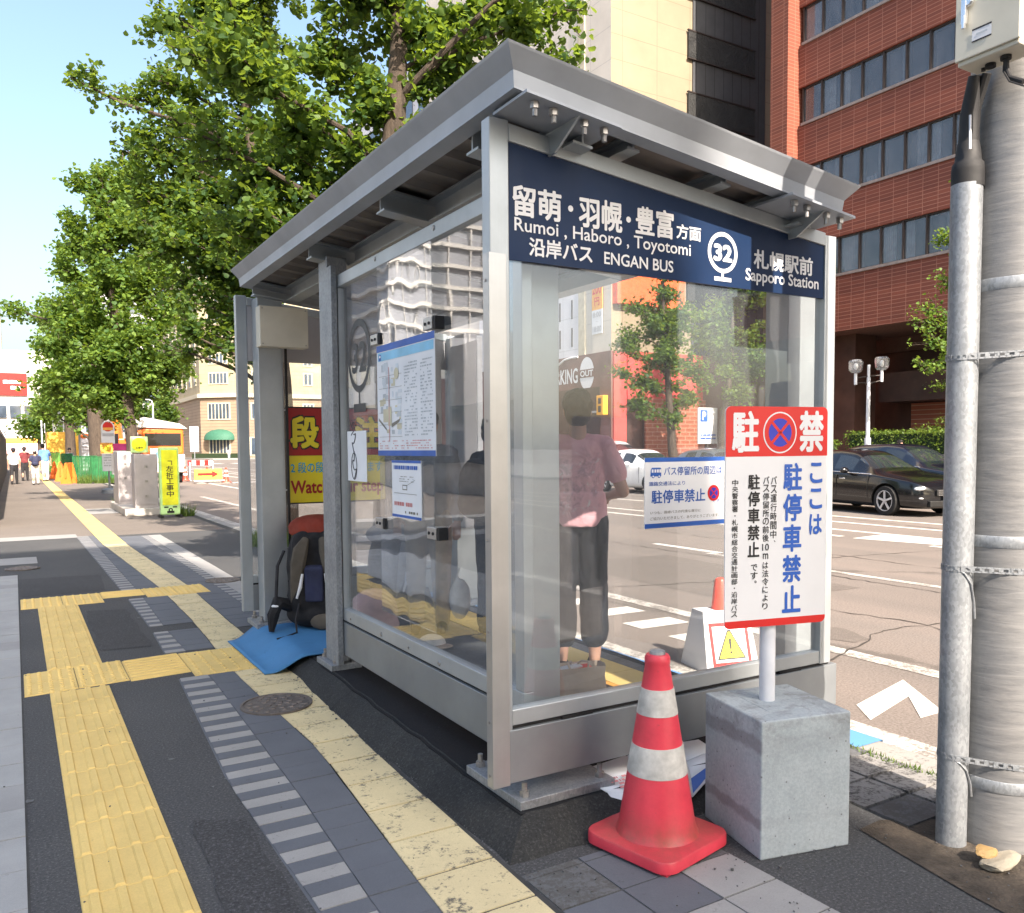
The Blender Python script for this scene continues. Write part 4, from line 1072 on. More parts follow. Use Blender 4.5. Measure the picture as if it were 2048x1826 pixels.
sg_text(lambda b: column(b, pl, 'です。', .245*W_, .315*W_, sp(.708), sp(.818), off=.015), 'sign_black')
sg_text(lambda b: column(b, pl, '中央警察署・札幌市総合交通計画部・沿岸バス', .062*W_, .120*W_, sp(.325), sp(.948), off=.012), 'sign_black')
# ================================================================ utility pole, conduit, cabinet
pp = thing('utility_pole', 'thick ribbed steel utility pole at the right edge of the pavement', 'pole', (3.190, 1.740, 0))
mb = MB(); mb.cyl((3.190, 1.740, -.05), (3.175, 1.735, 6.5), .158, .150, 48, caps=True); mb.build('shaft', M['ribbed_pole'], pp, smooth=True)
for z in (.245, 1.145, 2.07):
    mb = MB(); mb.lathe((3.189, 1.74, z), [(.1595, -.022), (.1615, -.018), (.1615, .018), (.1595, .022)], 48); mb.build('steel_band', M['galvanised'], pp, smooth=True)
cd = thing('conduit_pipe', 'galvanised steel conduit pipe strapped beside the thick utility pole', 'pipe', (2.985, 1.805, 0))
mb = MB(); mb.cyl((2.984, 1.805, -.03), (2.988, 1.805, 2.43), .0525, n=40); mb.build('pipe', M['galvanised'], cd, smooth=True)
mb = MB(); mb.lathe((2.992, 1.805, 2.43), [(.0545, -.01), (.0545, .05), (.052, .075), (.044, .085), (.041, .12), (.036, .15)], 32); mb.build('rubber_collar', M['dark_rubber'], cd, smooth=True)
mb = MB()
mb.tube([(2.992, 1.805, 2.53), (2.992, 1.803, 2.68), (2.97, 1.775, 2.80)], [.036, .032, .020], 14)
mb.tube([(3.01, 1.80, 2.52), (3.01, 1.79, 2.7), (2.985, 1.74, 2.80)], .016, 10)
mb.build('cable', M['dark_rubber'], cd, smooth=True)
mb = MB(); mb.tube([(2.948, 1.775, 2.66), (2.944, 1.770, 2.54)], .004, 6); mb.build('cable_tie', M['pipe_white'], cd)
def strap(z, dz):
    """perforated steel strap wound round both pole and pipe"""
    mb = MB(); c1, r1, c2, r2 = Vector((2.986, 1.805)), .0540, Vector((3.189, 1.74)), .1600
    d = c2-c1; L = d.length; d /= L; nrm = Vector((-d.y, d.x)); pts = []
    al = math.acos(max(-1, min(1, (r1-r2)/L)))
    base = math.atan2(d.y, d.x)
    for k in range(25):
        a = base+al+(2*PI-2*al)*k/24; pts.append((c1.x+r1*math.cos(a), c1.y+r1*math.sin(a)))
    for k in range(33):
        a = base-al+(2*al)*k/32; pts.append((c2.x+r2*math.cos(a), c2.y+r2*math.sin(a)))
    P = []; acc = 0
    pts.append(pts[0])
    fine = []
    for a, b in zip(pts, pts[1:]):
        a, b = Vector(a), Vector(b); n = max(1, int((b-a).length/.0075))
        fine += [a.lerp(b, i/n) for i in range(n)]
    n = len(fine); hw = .011
    xs = [p.x for p in fine]; x0, x1 = min(xs), max(xs)
    def zz(p): return z+dz*(p.x-2.986)
    for i in range(n):
        a, b = fine[i], fine[(i+1) % n]
        za, zb = zz(a), zz(b)
        mb.quad((a.x, a.y, za+hw*.45), (b.x, b.y, zb+hw*.45), (b.x, b.y, zb+hw), (a.x, a.y, za+hw))
        mb.quad((a.x, a.y, za-hw), (b.x, b.y, zb-hw), (b.x, b.y, zb-hw*.45), (a.x, a.y, za-hw*.45))
        if (i//2) % 2 == 0: mb.quad((a.x, a.y, za-hw*.45), (b.x, b.y, zb-hw*.45), (b.x, b.y, zb+hw*.45), (a.x, a.y, za+hw*.45))
    o = mb.build('perforated_strap', M['galvanised'], cd); so_ = o.modifiers.new('s', 'SOLIDIFY'); so_.thickness = .0016; so_.offset = 1
for z, dz in ((1.815, .05), (1.045, -.03), (.338, -.12)): strap(z, dz)
mb = MB(); a = [(2.938, 1.795, 1.043), (2.955, 1.760, 1.03), (2.98, 1.749, .99), (3.0, 1.748, .92), (3.01, 1.750, .86)]; mb.tube(a, .004, 6); mb.build('loose_strap_end', M['galvanised'], cd); mb = MB()
mb.tube([(2.938, 1.795, .338), (2.955, 1.760, .325), (2.98, 1.749, .295), (3.005, 1.748, .24), (3.02, 1.752, .19)], .004, 6); mb.build('loose_strap_end', M['galvanised'], cd)
kb = thing('electrical_cabinet', 'beige electrical cabinet with a handle mounted high on the utility pole', 'cabinet', (3.02, 1.7, 2.8))
u = Vector((0, -1, 0)); vv = Vector((1, 0, 0)); c0 = Vector((2.83, 1.757, 2.79))
def kp(a, b, c): return c0+a*u+b*vv+Vector((0, 0, c))
mb = MB(); mb.obox(kp(.104, .066, .31), u*.104, vv*.060, (0, 0, .31)); mb.build('case', M['box_beige'], kb, bevel=.005)
mb = MB(); mb.obox(kp(.104, .001, .315), u*.108, vv*.005, (0, 0, .300)); dr = mb.build('door', M['box_beige'], kb, bevel=.003)
mb = MB(); mb.obox(kp(.034, -.016, .170), u*.008, vv*.008, (0, 0, .045)); mb.lathe(kp(.046, -.006, .195), [(.016, 0), (.016, .010), (.011, .014)], 20, ax=-vv); mb.obox(kp(.036, -.022, .130), u*.005, vv*.006, (0, 0, .022)); mb.build('handle', M['chrome'], dr, bevel=.002)
kpl = Plane3(kp(.056, -.0045, .058), u)
mb = MB(); rect(mb, kpl, 0, .066, 0, .044, 0, .0008); rect(mb, kpl, .0, .066, .038, .044, 1, .0013); rect(mb, kpl, .0, .066, .0, .005, 1, .0013); rect(mb, kpl, .014, .052, .020, .026, 2, .0014); mb.build('name_plate', [M['sign_white'], M['sign_black'], M['map_grey']], dr, fix=False)
mb = MB(); mb.cyl(kp(.075, .075, -.012), kp(.075, .075, .002), .017, n=20); mb.cyl(kp(.135, .06, -.012), kp(.135, .06, .002), .017, n=20); mb.cyl(kp(.045, .085, -.010), kp(.045, .085, .002), .007, n=14)
mb.tube([kp(.135, .06, 0), kp(.137, .06, -.04), kp(.155, .05, -.08), kp(.20, .05, -.11)], .009, 10); mb.tube([kp(.13, .06, 0), kp(.133, .05, -.05), kp(.165, .03, -.10), kp(.21, .04, -.13)], .003, 6)
mb.build('cable_gland', M['dark_rubber'], kb, smooth=True)
# stones at the pole foot
def rock(name, label, c, rx, ry, rz, seed, material):
    b = bmesh.new(); bmesh.ops.create_icosphere(b, subdivisions=3, radius=1); rn = random.Random(seed)
    dirs = [Vector((rn.gauss(0, 1), rn.gauss(0, 1), rn.gauss(0, 1))).normalized() for _ in range(9)]
    for v in b.verts:
        d = v.co.normalized(); k = min([1]+[.72/max(.05, d.dot(e)) for e in dirs]); v.co = d*k*(1+rn.uniform(-.03, .03))
        v.co = Vector((v.co.x*rx, v.co.y*ry, v.co.z*rz))+Vector(c)
    me = bpy.data.meshes.new(name); b.to_mesh(me); b.free(); me.materials.append(material)
    o = link(bpy.data.objects.new(name, me)); return tag(o, label, 'stone')
tile('stone_pale', (.30, .27, .21), (.20, .17, .13), .40)
tile('stone_ochre', (.34, .22, .09), (.2, .13, .06), .35)
rock('broken_slab', 'flat pale broken piece of concrete lying at the pole foot', (2.955, 1.600, .022), .115, .050, .026, 3, M['stone_pale'])
rock('stone', 'small ochre stone lying on the pale slab at the pole foot', (2.930, 1.645, .045), .050, .035, .026, 5, M['stone_ochre'])
# cardboard sheet under the end wall
mb = MB()
G = [[(2.00, 2.86, .118), (2.30, 2.90, .118), (2.50, 2.92, .118), (2.72, 2.88, .118)],
     [(2.00, 2.72, .116), (2.28, 2.70, .114), (2.50, 2.72, .114), (2.70, 2.76, .114)],
     [(2.01, 2.655, .108), (2.22, 2.60, .085), (2.42, 2.60, .088), (2.62, 2.66, .10)],
     [(2.035, 2.60, .045), (2.18, 2.545, .040), (2.36, 2.53, .055), (2.50, 2.58, .085)]]
for r0, r1 in zip(G, G[1:]):
    for i in range(3): mb.quad(r0[i], r0[i+1], r1[i+1], r1[i])
o = mb.build('cardboard_sheet', M['paper'], smooth=True); o.modifiers.new('s', 'SOLIDIFY').thickness = .004
tag(o, 'flattened white cardboard sheet slid under the shelter end wall', 'cardboard')
cpl = Plane3((2.06, 2.672, .1145), (1, -.05, 0), (0, .9, .25))
mb = MB(); bars_block(mb, cpl, random.Random(3), .0, .09, -.03, .05, 4, 0, .9, .6, .004); mb.build('print', M['map_red'], o, fix=False)
mb = MB(); mb.quad((2.42, 2.606, .0925), (2.60, 2.664, .104), (2.49, 2.586, .0900), (2.37, 2.54, .0625)); mb.build('blue_print', M['poster_blue'], o)
# manhole covers
def manhole(loc, r, label, seed):
    t = thing('manhole_cover', label, 'manhole cover', loc)
    mb = MB(); mb.lathe((0, 0, 0), [(r, 0), (r, .010), (r*.93, .011), (r*.92, .006), (r*.90, .006)], 48); mb.build('rim', M['iron'], t, local=True)
    mb = MB(); mb.lathe((0, 0, 0), [(r*.90, .002), (r*.90, .0065)], 48); mb.build('lid', M['iron'], t, local=True)
    mb = MB(); rn = random.Random(seed); pts = []
    while len(pts) < 46:
        a, d = rn.uniform(0, 2*PI), r*.84*math.sqrt(rn.random()); p = (d*math.cos(a), d*math.sin(a))
        if all((p[0]-x)**2+(p[1]-y)**2 > (r*.19)**2 for x, y in pts): pts.append(p)
        elif rn.random() < .004: break
    for x, y in pts:
        k = 6; a0 = rn.uniform(0, 2); q = r*.095
        mb.lathe((x, y, .006), [(q, 0), (q*.8, .005)], 6)
    mb.build('relief', M['iron'], t, local=True); return t
q = NT('iron'); q.set(col=q.ramp(q.noise(22, 5, .7), (.3, (.11, .095, .085)), (.7, (.22, .19, .17))), rough=.6, metal=.55)
manhole((1.27, 4.86, .006), .205, 'round iron manhole cover with a pebble pattern on the cream paving', 1)
manhole((.04, 12.31, .004), .20, 'small round iron cover in the dark asphalt by the left edge', 2)
manhole((2.00, 9.87, .004), .19, 'round iron cover on the pavement beyond the shelter doorway', 3)
# ================================================================ cone signboard at the kerb
ab = thing('warning_signboard', 'white kerbside sign with a yellow warning triangle hung on a red cone', 'sign', (4.36, 4.40, -.10), R(-14))
mb = MB(); mb.lathe((0, 0, 0), [(.20, 0), (.20, .03), (.15, .04), (.062, .44), (.045, .622), (.036, .640), (.015, .650)], 28); mb.build('cone', M['cone_bright'], ab, smooth=True, local=True)
mb = MB()
hw = .215; mb.prism([(-hw*.86, -.075, .420), (hw*.86, -.075, .420), (hw*.98, -.19, .0), (-hw*.98, -.19, .0)], (0, .006, 0)); mb.prism([(-hw*.86, .075, .420), (hw*.86, .075, .420), (hw*.98, .19, .0), (-hw*.98, .19, .0)], (0, .006, 0))
mb.prism([(-hw*.86, -.075, .420), (-hw*.86, .08, .420), (-hw*.98, .195, 0), (-hw*.98, -.19, .0)], (.006, 0, 0)); mb.prism([(hw*.86, -.075, .420), (hw*.86, .08, .420), (hw*.98, .195, 0), (hw*.98, -.19, .0)], (-.006, 0, 0))
for a, b in ((-hw*.86, -.07), (.07, hw*.86)): mb.box(a, b, -.072, .078, .418, .424)
mb.box(-.07, .07, -.075, -.062, .418, .424); mb.box(-.07, .07, .062, .08, .418, .424)
mb.build('cover', M['sign_white'], ab, local=True)
apl = Plane3((0, -.1905, .0), (1, 0, 0), (0, .115, .42))
mb = MB()
for a0, a1, b0, b1 in ((-.155, .155, .33, .355), (-.155, .155, .05, .075), (-.155, -.13, .075, .33), (.13, .155, .075, .33)): rect(mb, apl, a0, a1, b0, b1, 0, .001)
mb.build('red_frame', M['sign_red'], ab, fix=False, local=True)
mb = MB(); poly(mb, apl, [(-.115, .095), (.115, .095), (.012, .30), (-.012, .30)], 0, .001); poly(mb, apl, [(-.098, .105), (.098, .105), (.008, .287), (-.008, .287)], 1, .0016)
poly(mb, apl, [(-.007, .165), (.007, .165), (.012, .238), (-.012, .238)], 0, .0022); disc(mb, apl, 0, .142, .010, 0, .0022, 16); mb.build('warning_triangle', [M['sign_black'], M['sign_yellow']], ab, fix=False, local=True)
# ================================================================ bags
def bagpack(name, label, loc, rz, s=1., colr='pack_orange', body='cloth_black', side='pack_brown'):
    t = thing(name, label, 'backpack', loc, rz)
    mb = MB(); mb.ell((0, .03, .42*s), .215*s, .175*s, .36*s); mb.ell((0, 0, .22*s), .21*s, .18*s, .22*s); mb.ell((0, .01, .58*s), .185*s, .155*s, .17*s); mb.cap((-.09*s, -.10*s, .2*s), .09*s, (-.08*s, -.08*s, .60*s), .08*s); mb.cap((.09*s, -.10*s, .2*s), .09*s, (.08*s, -.08*s, .60*s), .08*s); mb.ell((0, .0, .10*s), .22*s, .20*s, .10*s)
    blob(mb, 'main_bag', M[body], t, .016*s, 5, local=True)
    mb = MB(); mb.ell((0, .06, .70*s), .20*s, .165*s, .085*s); mb.ell((.0, .04, .665*s), .20*s, .16*s, .05*s); blob(mb, 'top_lid', M[colr], t, .014*s, 4, local=True)
    mb = MB(); mb.ell((.18*s, .06, .42*s), .05*s, .09*s, .24*s); mb.ell((.19*s, .05, .26*s), .05*s, .10*s, .12*s); blob(mb, 'side_pocket', M[colr], t, .014*s, 4, local=True)
    for sx in (-1, 1):
        mb = MB(); mb.tube([(sx*.055*s, -.145*s, .63*s), (sx*.085*s, -.205*s, .56*s), (sx*.105*s, -.205*s, .46*s), (sx*.12*s, -.185*s, .33*s), (sx*.15*s, -.15*s, .20*s)], [.024*s, .050*s, .050*s, .04*s, .012*s], 8)
        mb.xf(lambda x, y, z: (x, -.15*s+(y+.15*s)*.55, z)); mb.build('shoulder_strap', M[side], t, smooth=True, local=True)
        mb = MB(); mb.tube([(sx*.075*s, -.193*s, .40*s), (sx*.09*s, -.200*s, .31*s), (sx*.115*s, -.192*s, .235*s)], [.009*s, .013*s, .008*s], 6); mb.build('reflective_strip', M['sign_white'], t, smooth=True, local=True)
    mb = MB(); mb.obox((0, -.165*s, .33*s), (.062*s, 0, 0), (0, .035*s, .008), (0, -.01, .12*s)); mb.build('back_pad', M['cloth_navy'], t, bevel=.02, seg=3, local=True)
    for pts, rd in (([(-.17*s, -.11*s, .17*s), (-.245*s, -.175*s, .205*s), (-.275*s, -.20*s, .12*s), (-.285*s, -.22*s, .015)], [.045*s, .05*s, .042*s, .02]), ([(.17*s, -.11*s, .16*s), (.25*s, -.17*s, .18*s), (.25*s, -.24*s, .05)], [.045*s, .05*s, .03*s])):
        mb = MB(); mb.tube(pts, rd, 8); mb.xf(lambda x, y, z: (x, y*.9, z)); mb.build('hip_belt', M['cloth_black'], t, smooth=True, local=True)
    mb = MB(); mb.ell((-.255*s, -.185*s, .185*s), .03*s, .02*s, .012*s); mb.build('buckle', M['sign_white'], t, smooth=True, local=True)
    mb = MB(); mb.tube([(-.10*s, -.19*s, .20*s), (-.12*s, -.23*s, .10*s), (-.11*s, -.26*s, .02), (-.17*s, -.34*s, .008), (-.22*s, -.38*s, .006)], .008, 6); mb.tube([(-.205*s, -.10*s, .55*s), (-.245*s, -.14*s, .45*s), (-.25*s, -.16*s, .33*s), (-.255*s, -.18*s, .21*s)], .013, 6); mb.build('loose_strap', M['cloth_dark'], t, smooth=True, local=True)
    mb = MB(); mb.ell((.06*s, -.19*s, .07*s), .09*s, .03*s, .055*s); mb.build('lumbar_pad', M[side], t, smooth=True, local=True)
    return t
bagpack('backpack', 'large black and orange hiking backpack leaning inside the shelter doorway', (2.00, 6.36, .112), R(-24), 1.12)
bagpack('backpack', 'large dark grey backpack standing deeper inside behind the side glass', (2.66, 6.42, .112), R(30), .98, 'cloth_grey', 'cloth_dark', 'cloth_grey')
mb = MB(); mb.ell((0, 0, .18), .20, .11, .19); mb.ell((0, 0, .09), .21, .13, .10); o = blob(mb, 'tote_bag', M['cloth_pink'], None, .014, 5); o.location = (2.22, 5.75, .112); tag(o, 'dusty pink cloth tote bag on the shelter floor beside the side glass', 'bag')
# paper carrier bag
pb = thing('paper_bag', 'open brown paper carrier bag with a red and white packet inside', 'bag', (2.66, 3.80, .113), R(-20))
mb = MB(); A = [(-.15, -.09), (.15, -.09), (.17, .0), (.15, .09), (-.15, .09), (-.17, .0)]; rn = random.Random(1)
lay = [(0, 1.0), (.06, 1.03), (.12, 1.0), (.165, 1.04)]
V = [(x*f+rn.uniform(-.008, .008), y*f+rn.uniform(-.008, .008), z+(rn.uniform(-.018, .018) if z > .15 else 0)) for z, f in lay for x, y in A]; n = 6
mb.add(V, [(i*n+j, i*n+(j+1) % n, (i+1)*n+(j+1) % n, (i+1)*n+j) for i in range(3) for j in range(n)]+[tuple(range(n-1, -1, -1))]); o = mb.build('bag', M['paper_bag'], pb, local=True); o.modifiers.new('s', 'SOLIDIFY').thickness = .002
mb = MB()
mb.obox((-.02, 0, .135), (.11, 0, .01), (0, .055, 0), (0, 0, .016)); mb.build('packet', M['cone_bright'], pb, bevel=.004, local=True)
mb = MB(); mb.obox((-.03, .0, .158), (.06, .01, .006), (-.006, .03, .0), (0, 0, .004)); mb.build('label', M['sign_white'], pb, local=True)
mb = MB()
for sx in (-1, 1): mb.tube([(sx*.05, -.085, .16), (sx*.06, -.06, .20), (sx*.03, -.02, .195), (sx*.02, .02, .17)], .006, 6)
mb.build('handle', M['paper_bag'], pb, local=True)
cap_ = thing('cap', 'white and tan cap lying on the shelter floor by the shoes', 'cap', (2.48, 5.30, .112))
mb = MB(); mb.ell((0, 0, .02), .10, .10, .06); mb.build('crown', M['cloth_white'], cap_, smooth=True, local=True)
mb = MB(); mb.ell((.02, -.10, .012), .09, .08, .008); mb.build('brim', M['cloth_beige'], cap_, smooth=True, local=True)
# ================================================================ people
def finger_hand(mb, w, fwd, up, side, s=1.0, curl=.7):
    """palm, four unequal bent fingers and a thumb from wrist point w"""
    w, fwd, up, side = Vector(w), Vector(fwd).normalized(), Vector(up).normalized(), Vector(side).normalized()
    pc = w+fwd*.05*s
    mb.cap(w, .026*s, w+fwd*.045*s, .030*s); mb.ell(pc+fwd*.02*s, .034*s, .034*s, .034*s)
    for k, (o_, ln) in enumerate(((-.027, .070), (-.009, .080), (.010, .075), (.027, .058))):
        b = w+fwd*.085*s+side*o_*s; k1 = b+(fwd*math.cos(curl*.6)-up*math.sin(curl*.6))*ln*.45*s; k2 = k1+(fwd*math.cos(curl*1.5)-up*math.sin(curl*1.5))*ln*.55*s
        mb.cap(w+fwd*.05*s+side*o_*.8*s, .011*s, b, .0100*s, n=8); mb.cap(b, .0098*s, k1, .0090*s, n=8); mb.cap(k1, .0090*s, k2, .0075*s, n=8)
    tb_ = w+fwd*.03*s-side*.03*s; t1 = tb_+(fwd*.6-side*.75-up*.2)*.035*s; mb.cap(tb_, .013*s, t1, .011*s, n=8); mb.cap(t1, .011*s, t1+(fwd*.9-side*.2-up*.4)*.03*s, .009*s, n=8)
def person(label, loc, rz, h=1.7, top='cloth_white', bot='cloth_dark', hair='hair_black', shorts=False, arms=((.0, .0), (.0, .0)), stride=.0, group=None, vox=.014, cap_=None, long_top=0, sleeves=.16, bag=None, shoe='cloth_black', bend=0):
    """standing figure facing +Y; arms = per side (elbow bend 0..1, raise)"""
    s = h/1.72; t = thing('person', label, 'person', loc, rz, group)
    body = MB(); tp = MB(); bt = MB()
    def P(x, y, z): return Vector((x*s, y*s, z*s))
    # head with a face
    hc = P(0, .015+bend*.3, 1.60)
    body.ell(hc, .074*s, .092*s, .112*s, 20, 14); body.ell(hc+P(0, .045, -.055), .050*s, .052*s, .058*s, 14, 10)
    body.cap(hc+P(0, .088, .01), .010*s, hc+P(0, .104, -.022), .015*s, n=8)
    body.ell(hc+P(0, .082, -.058), .024*s, .014*s, .010*s)
    for sx in (-1, 1): body.ell(hc+P(sx*.076, -.008, -.012), .012*s, .024*s, .032*s); body.ell(hc+P(sx*.032, .080, .012), .012*s, .008*s, .008*s)
    body.cap(P(0, -.012+bend*.2, 1.40), .058*s, hc+P(0, -.02, -.07), .052*s)
    body.ell(P(0, 0, 1.26), .15*s, .09*s, .15*s); body.ell(P(0, 0, 1.02), .14*s, .09*s, .16*s)
    # legs
    for sx in (-1, 1):
        dy = stride*sx
        hip, kn, an = P(sx*.085, 0, .92), P(sx*.095, dy*.5+.01, .50), P(sx*.10, dy-.01, .085)
        body.cap(hip, .085*s, kn, .054*s); body.cap(kn, .054*s, an+P(0, 0, .2), .055*s); body.cap(an+P(0, 0, .2), .054*s, an, .035*s)
        q = MB(); q.cap(an+P(0, -.025, -.045), .038*s, an+P(0, .135, -.055), .036*s); q.ell(an+P(0, .04, -.035), .042*s, .09*s, .045*s)
        q.xf(lambda x, y, z: (x, y, max(z, .004))); shq = blob(q, 'shoe', M[shoe], t, .010*s, 3, local=True)
        kl = P(sx*.098, dy*.72, .23) if shorts else an+P(0, 0, .0)
        bt.cap(hip, .102*s, kn, (.088 if shorts else .078)*s); bt.cap(kn, (.088 if shorts else .080)*s, kl, (.086 if shorts else .060)*s)
        # arms
        bend_, rise = arms[0 if sx < 0 else 1]
        sh_ = P(sx*.175, -.005, 1.375); el = sh_+P(sx*(.06+.06*bend_), -.02+.10*rise-.03*bend_, -.285+.06*rise)
        fa = Vector((sx*(-.25*bend_), .98*bend_+.15, -.95+1.25*bend_+.2*rise)).normalized()
        wr = el+fa*.245*s
        body.cap(sh_, .048*s, el, .040*s); body.cap(el, .040*s, wr, .026*s)
        finger_hand(body, wr, fa, Vector((-sx, .2, .3)).cross(fa) if False else Vector((0, -fa.z, fa.y)), (sx, 0, 0), s)
        sl_ = sh_.lerp(el, min(1, sleeves/.16*.62)) ; tp.cap(sh_+P(-sx*.01, 0, .005), .066*s, sl_, .067*s)
        if sleeves > .3: tp.cap(el, .056*s, wr-fa*.02*s, .045*s); tp.cap(sh_, .062*s, el, .058*s)
    bt.ell(P(0, 0, .95), .165*s, .115*s, .12*s); bt.ell(P(0, 0, 1.02), .15*s, .105*s, .07*s)
    # top
    zb = .90-long_top
    tp.ell(P(0, 0, 1.33), .185*s, .105*s, .115*s); tp.ell(P(0, 0, 1.20), .172*s, .118*s, .20*s); tp.ell(P(0, 0, 1.03), .168*s, .122*s, .14*s)
    tp.cap(P(-.10, -.005, 1.40), .055*s, P(.10, -.005, 1.40), .055*s)
    ring = [(.165, zb), (.170, zb+.02), (.168, zb+.12), (.16, zb+.2)]
    q = MB(); q.lathe((0, 0, 0), [(r*s, z*s) for r, z in ring], 28); q.xf(lambda x, y, z: (x*1.04, y*.74, z)); tp.add(q.v, q.f)
    for b in (tp, body): 
        if bend: b.xf(lambda x, y, z: (x, y+bend*max(0, z-1.0*s), z))
    blob(body, 'body', M['skin'], t, min(.0085, vox)*s, 3, local=True)
    blob(bt, 'trousers' if not shorts else 'shorts', M[bot], t, vox*s, 4, local=True, folds=.009 if vox < .02 else 0)
    blob(tp, 'shirt', M[top], t, vox*s, 4, local=True, folds=.008 if vox < .02 else 0)
    if bend: hc = hc+Vector((0, bend*.6*s, 0))
    q = MB(); q.ell(hc+P(0, -.012, .028), .088*s, .104*s, .104*s, 18, 12); q.ell(hc+P(0, -.045, -.02), .082*s, .070*s, .090*s); q.ell(hc+P(0, .05, .085), .068*s, .055*s, .035*s)
    rn = random.Random(int(h*1000))
    for k in range(60):
        a, e = rn.uniform(0, 2*PI), rn.uniform(-.1, 1.2); d = Vector((math.cos(a)*math.cos(e), math.sin(a)*math.cos(e), math.sin(e)))
        if d.y > .35 and d.z < .75: continue
        q.ell(hc+P(0, -.012, .02)+Vector((d.x*.080, d.y*.095, d.z*.098))*s, .021*s, .021*s, .026*s, 8, 6)
    blob(q, 'hair', M[hair], t, .009*s, 2, local=True)
    if cap_:
        q = MB(); q.ell(hc+P(0, -.005, .05), .096*s, .112*s, .085*s, 18, 10); q.ell(hc+P(0, .12, .045), .075*s, .075*s, .012*s); q.build('cap', M[cap_], t, smooth=True, local=True)
    if bag:
        q = MB(); q.ell(P(0, -.20, 1.18), .16*s, .10*s, .22*s); q.ell(P(0, -.22, 1.05), .15*s, .10*s, .12*s); blob(q, 'rucksack', M[bag], t, .014*s, 4, local=True)
    return t
person('person seen from behind in a pink print shirt and dark calf-length shorts', (2.955, 4.19, .112), R(-30), 1.735, 'shirt_pink', 'cloth_short', shorts=True, arms=((.55, .25), (.62, .25)), vox=.010, long_top=.0, sleeves=.15)
person('person in black with a black rucksack half hidden by the shelter corner', (3.02, 5.35, .112), R(-75), 1.62, 'cloth_black', 'cloth_dark', sleeves=.5, bag='cloth_black', arms=((.3, .1), (.3, .1)))
person('person in a grey top and beige trousers standing behind the posters', (2.66, 5.72, .112), R(150), 1.68, 'cloth_grey', 'cloth_beige', arms=((.2, 0), (.3, .1)), sleeves=.5)
wb = MB(); wb.ell((0, 0, .12), .09, .06, .16); wb.cap((-.04, 0, .24), .012, (.0, 0, .36), .01); o = blob(wb, 'plastic_bag', M['cloth_white'], None, .012, 4); o.location = (2.86, 5.60, .24); tag(o, 'white plastic carrier bag held low beside the beige trousers', 'bag')
# ================================================================ far buildings
BX, BY = M['brick_red_x'], M['brick_red_y']
bb = thing('brick_office_building', 'tall red brick office building with dark ribbon windows across the street', 'building', (34, 5, 0))
def wall_box(mb, x0, x1, y0, y1, z0, z1, fx=0, fy=1):
    """box whose x faces use material fx and y faces fy"""
    v = [(x0,y0,z0),(x1,y0,z0),(x1,y1,z0),(x0,y1,z0),(x0,y0,z1),(x1,y0,z1),(x1,y1,z1),(x0,y1,z1)]
    mb.add(v, [(1,2,6,5),(3,0,4,7)], fx); mb.add(v, [(3,2,1,0),(4,5,6,7),(0,1,5,4),(2,3,7,6)], fy)
YN, YF, ZT = -24, 25.8, 42
mb = MB()
wall_box(mb, 30.32, 52, YN, 25.78, 6.30, ZT)
sills = [8.62+3.4*k for k in range(-0, 10)]
prev = 6.28
for s_ in sills:
    wall_box(mb, 30.0, 30.5, YN, 25.80, prev, s_); prev = s_+1.60
wall_box(mb, 30.0, 30.5, YN, 25.80, prev, ZT)
wall_box(mb, 29.32, 31.5, 25.80, 26.75, 0.03, ZT)
mb.build('wall', [BX, BY], bb)
mb = MB(); mb.box(30.1, 51, YN, 25.7, 6.262, 6.279); mb.box(33.9, 34.6, YN, 25.7, 5.6, 6.26); mb.build('soffit', M['soffit_brown'], bb)
mb = MB(); wall_box(mb, 34.2, 50, YN, 26.5, .03, 5.6, 0, 0); mb.build('ground_floor', M['dark_brown'], bb)
for q_ in ((31.2, 32.6, 23.6, 25.7), (31, 32.2, 2, 3.2), (31, 32.2, 12.5, 13.7)): mb = MB(); wall_box(mb, *q_, .03, 6.26, 0, 0); mb.build('pier', M['dark_brown'], bb)
mb = MB(); mb.box(32.7, 34.15, YN, 23.5, 3.35, 4.6); mb.build('ground_fascia', M['dark_brown'], bb)
rnd = random.Random(11)
for fi, s_ in enumerate(sills[:5]):
    mb = MB(); mb.box(29.93, 30.06, YN, 25.6, s_-.06, s_+.05); mb.build('window_sill', M['sill_metal'], bb)
    fr = MB(); fr.box(30.10, 30.22, 5.0, 25.55, s_+1.53, s_+1.60); fr.box(30.10, 30.22, 5.0, 25.55, s_+.05, s_+.10)
    for k in range(22): fr.box(30.08, 30.22, 25.62-.985*k-.035, 25.62-.985*k+.035, s_+.05, s_+1.6)
    fr.build('window_frame', M['frame_dark'], bb)
    for k in range(20):
        y1 = 25.58-.985*k; y0 = y1-.915
        p = MB(); p.box(30.16, 30.175, y0, y1, s_+.10, s_+1.53); p.build('window_pane', M['window_glass_clear'], bb)
        if rnd.random() < .62:
            wd = rnd.choice((.25, .35, .9, .55)); q = MB(); a = y0 if rnd.random() < .5 else y1-wd; a = max(y0, a)
            n = max(2, int(wd/.08))
            for i in range(n): q.box(30.26, 30.29, a+i*wd/n, a+(i+.82)*wd/n, s_+.10, s_+1.53)
            q.build('curtain', M['curtain'], bb)
        if rnd.random() < .22:
            q = MB(); 
            for i in range(rnd.randint(2, 4)): a = y0+.1+.18*i; q.box(30.25, 30.30, a, a+.13, s_+.1, s_+.1+rnd.uniform(.15, .4))
            q.build('window_clutter', M['cool_white'], bb)
    mb = MB(); mb.box(30.30, 30.318, YN, 25.6, s_+.05, s_+1.6); mb.build('window_back', M['dark_glass'], bb)
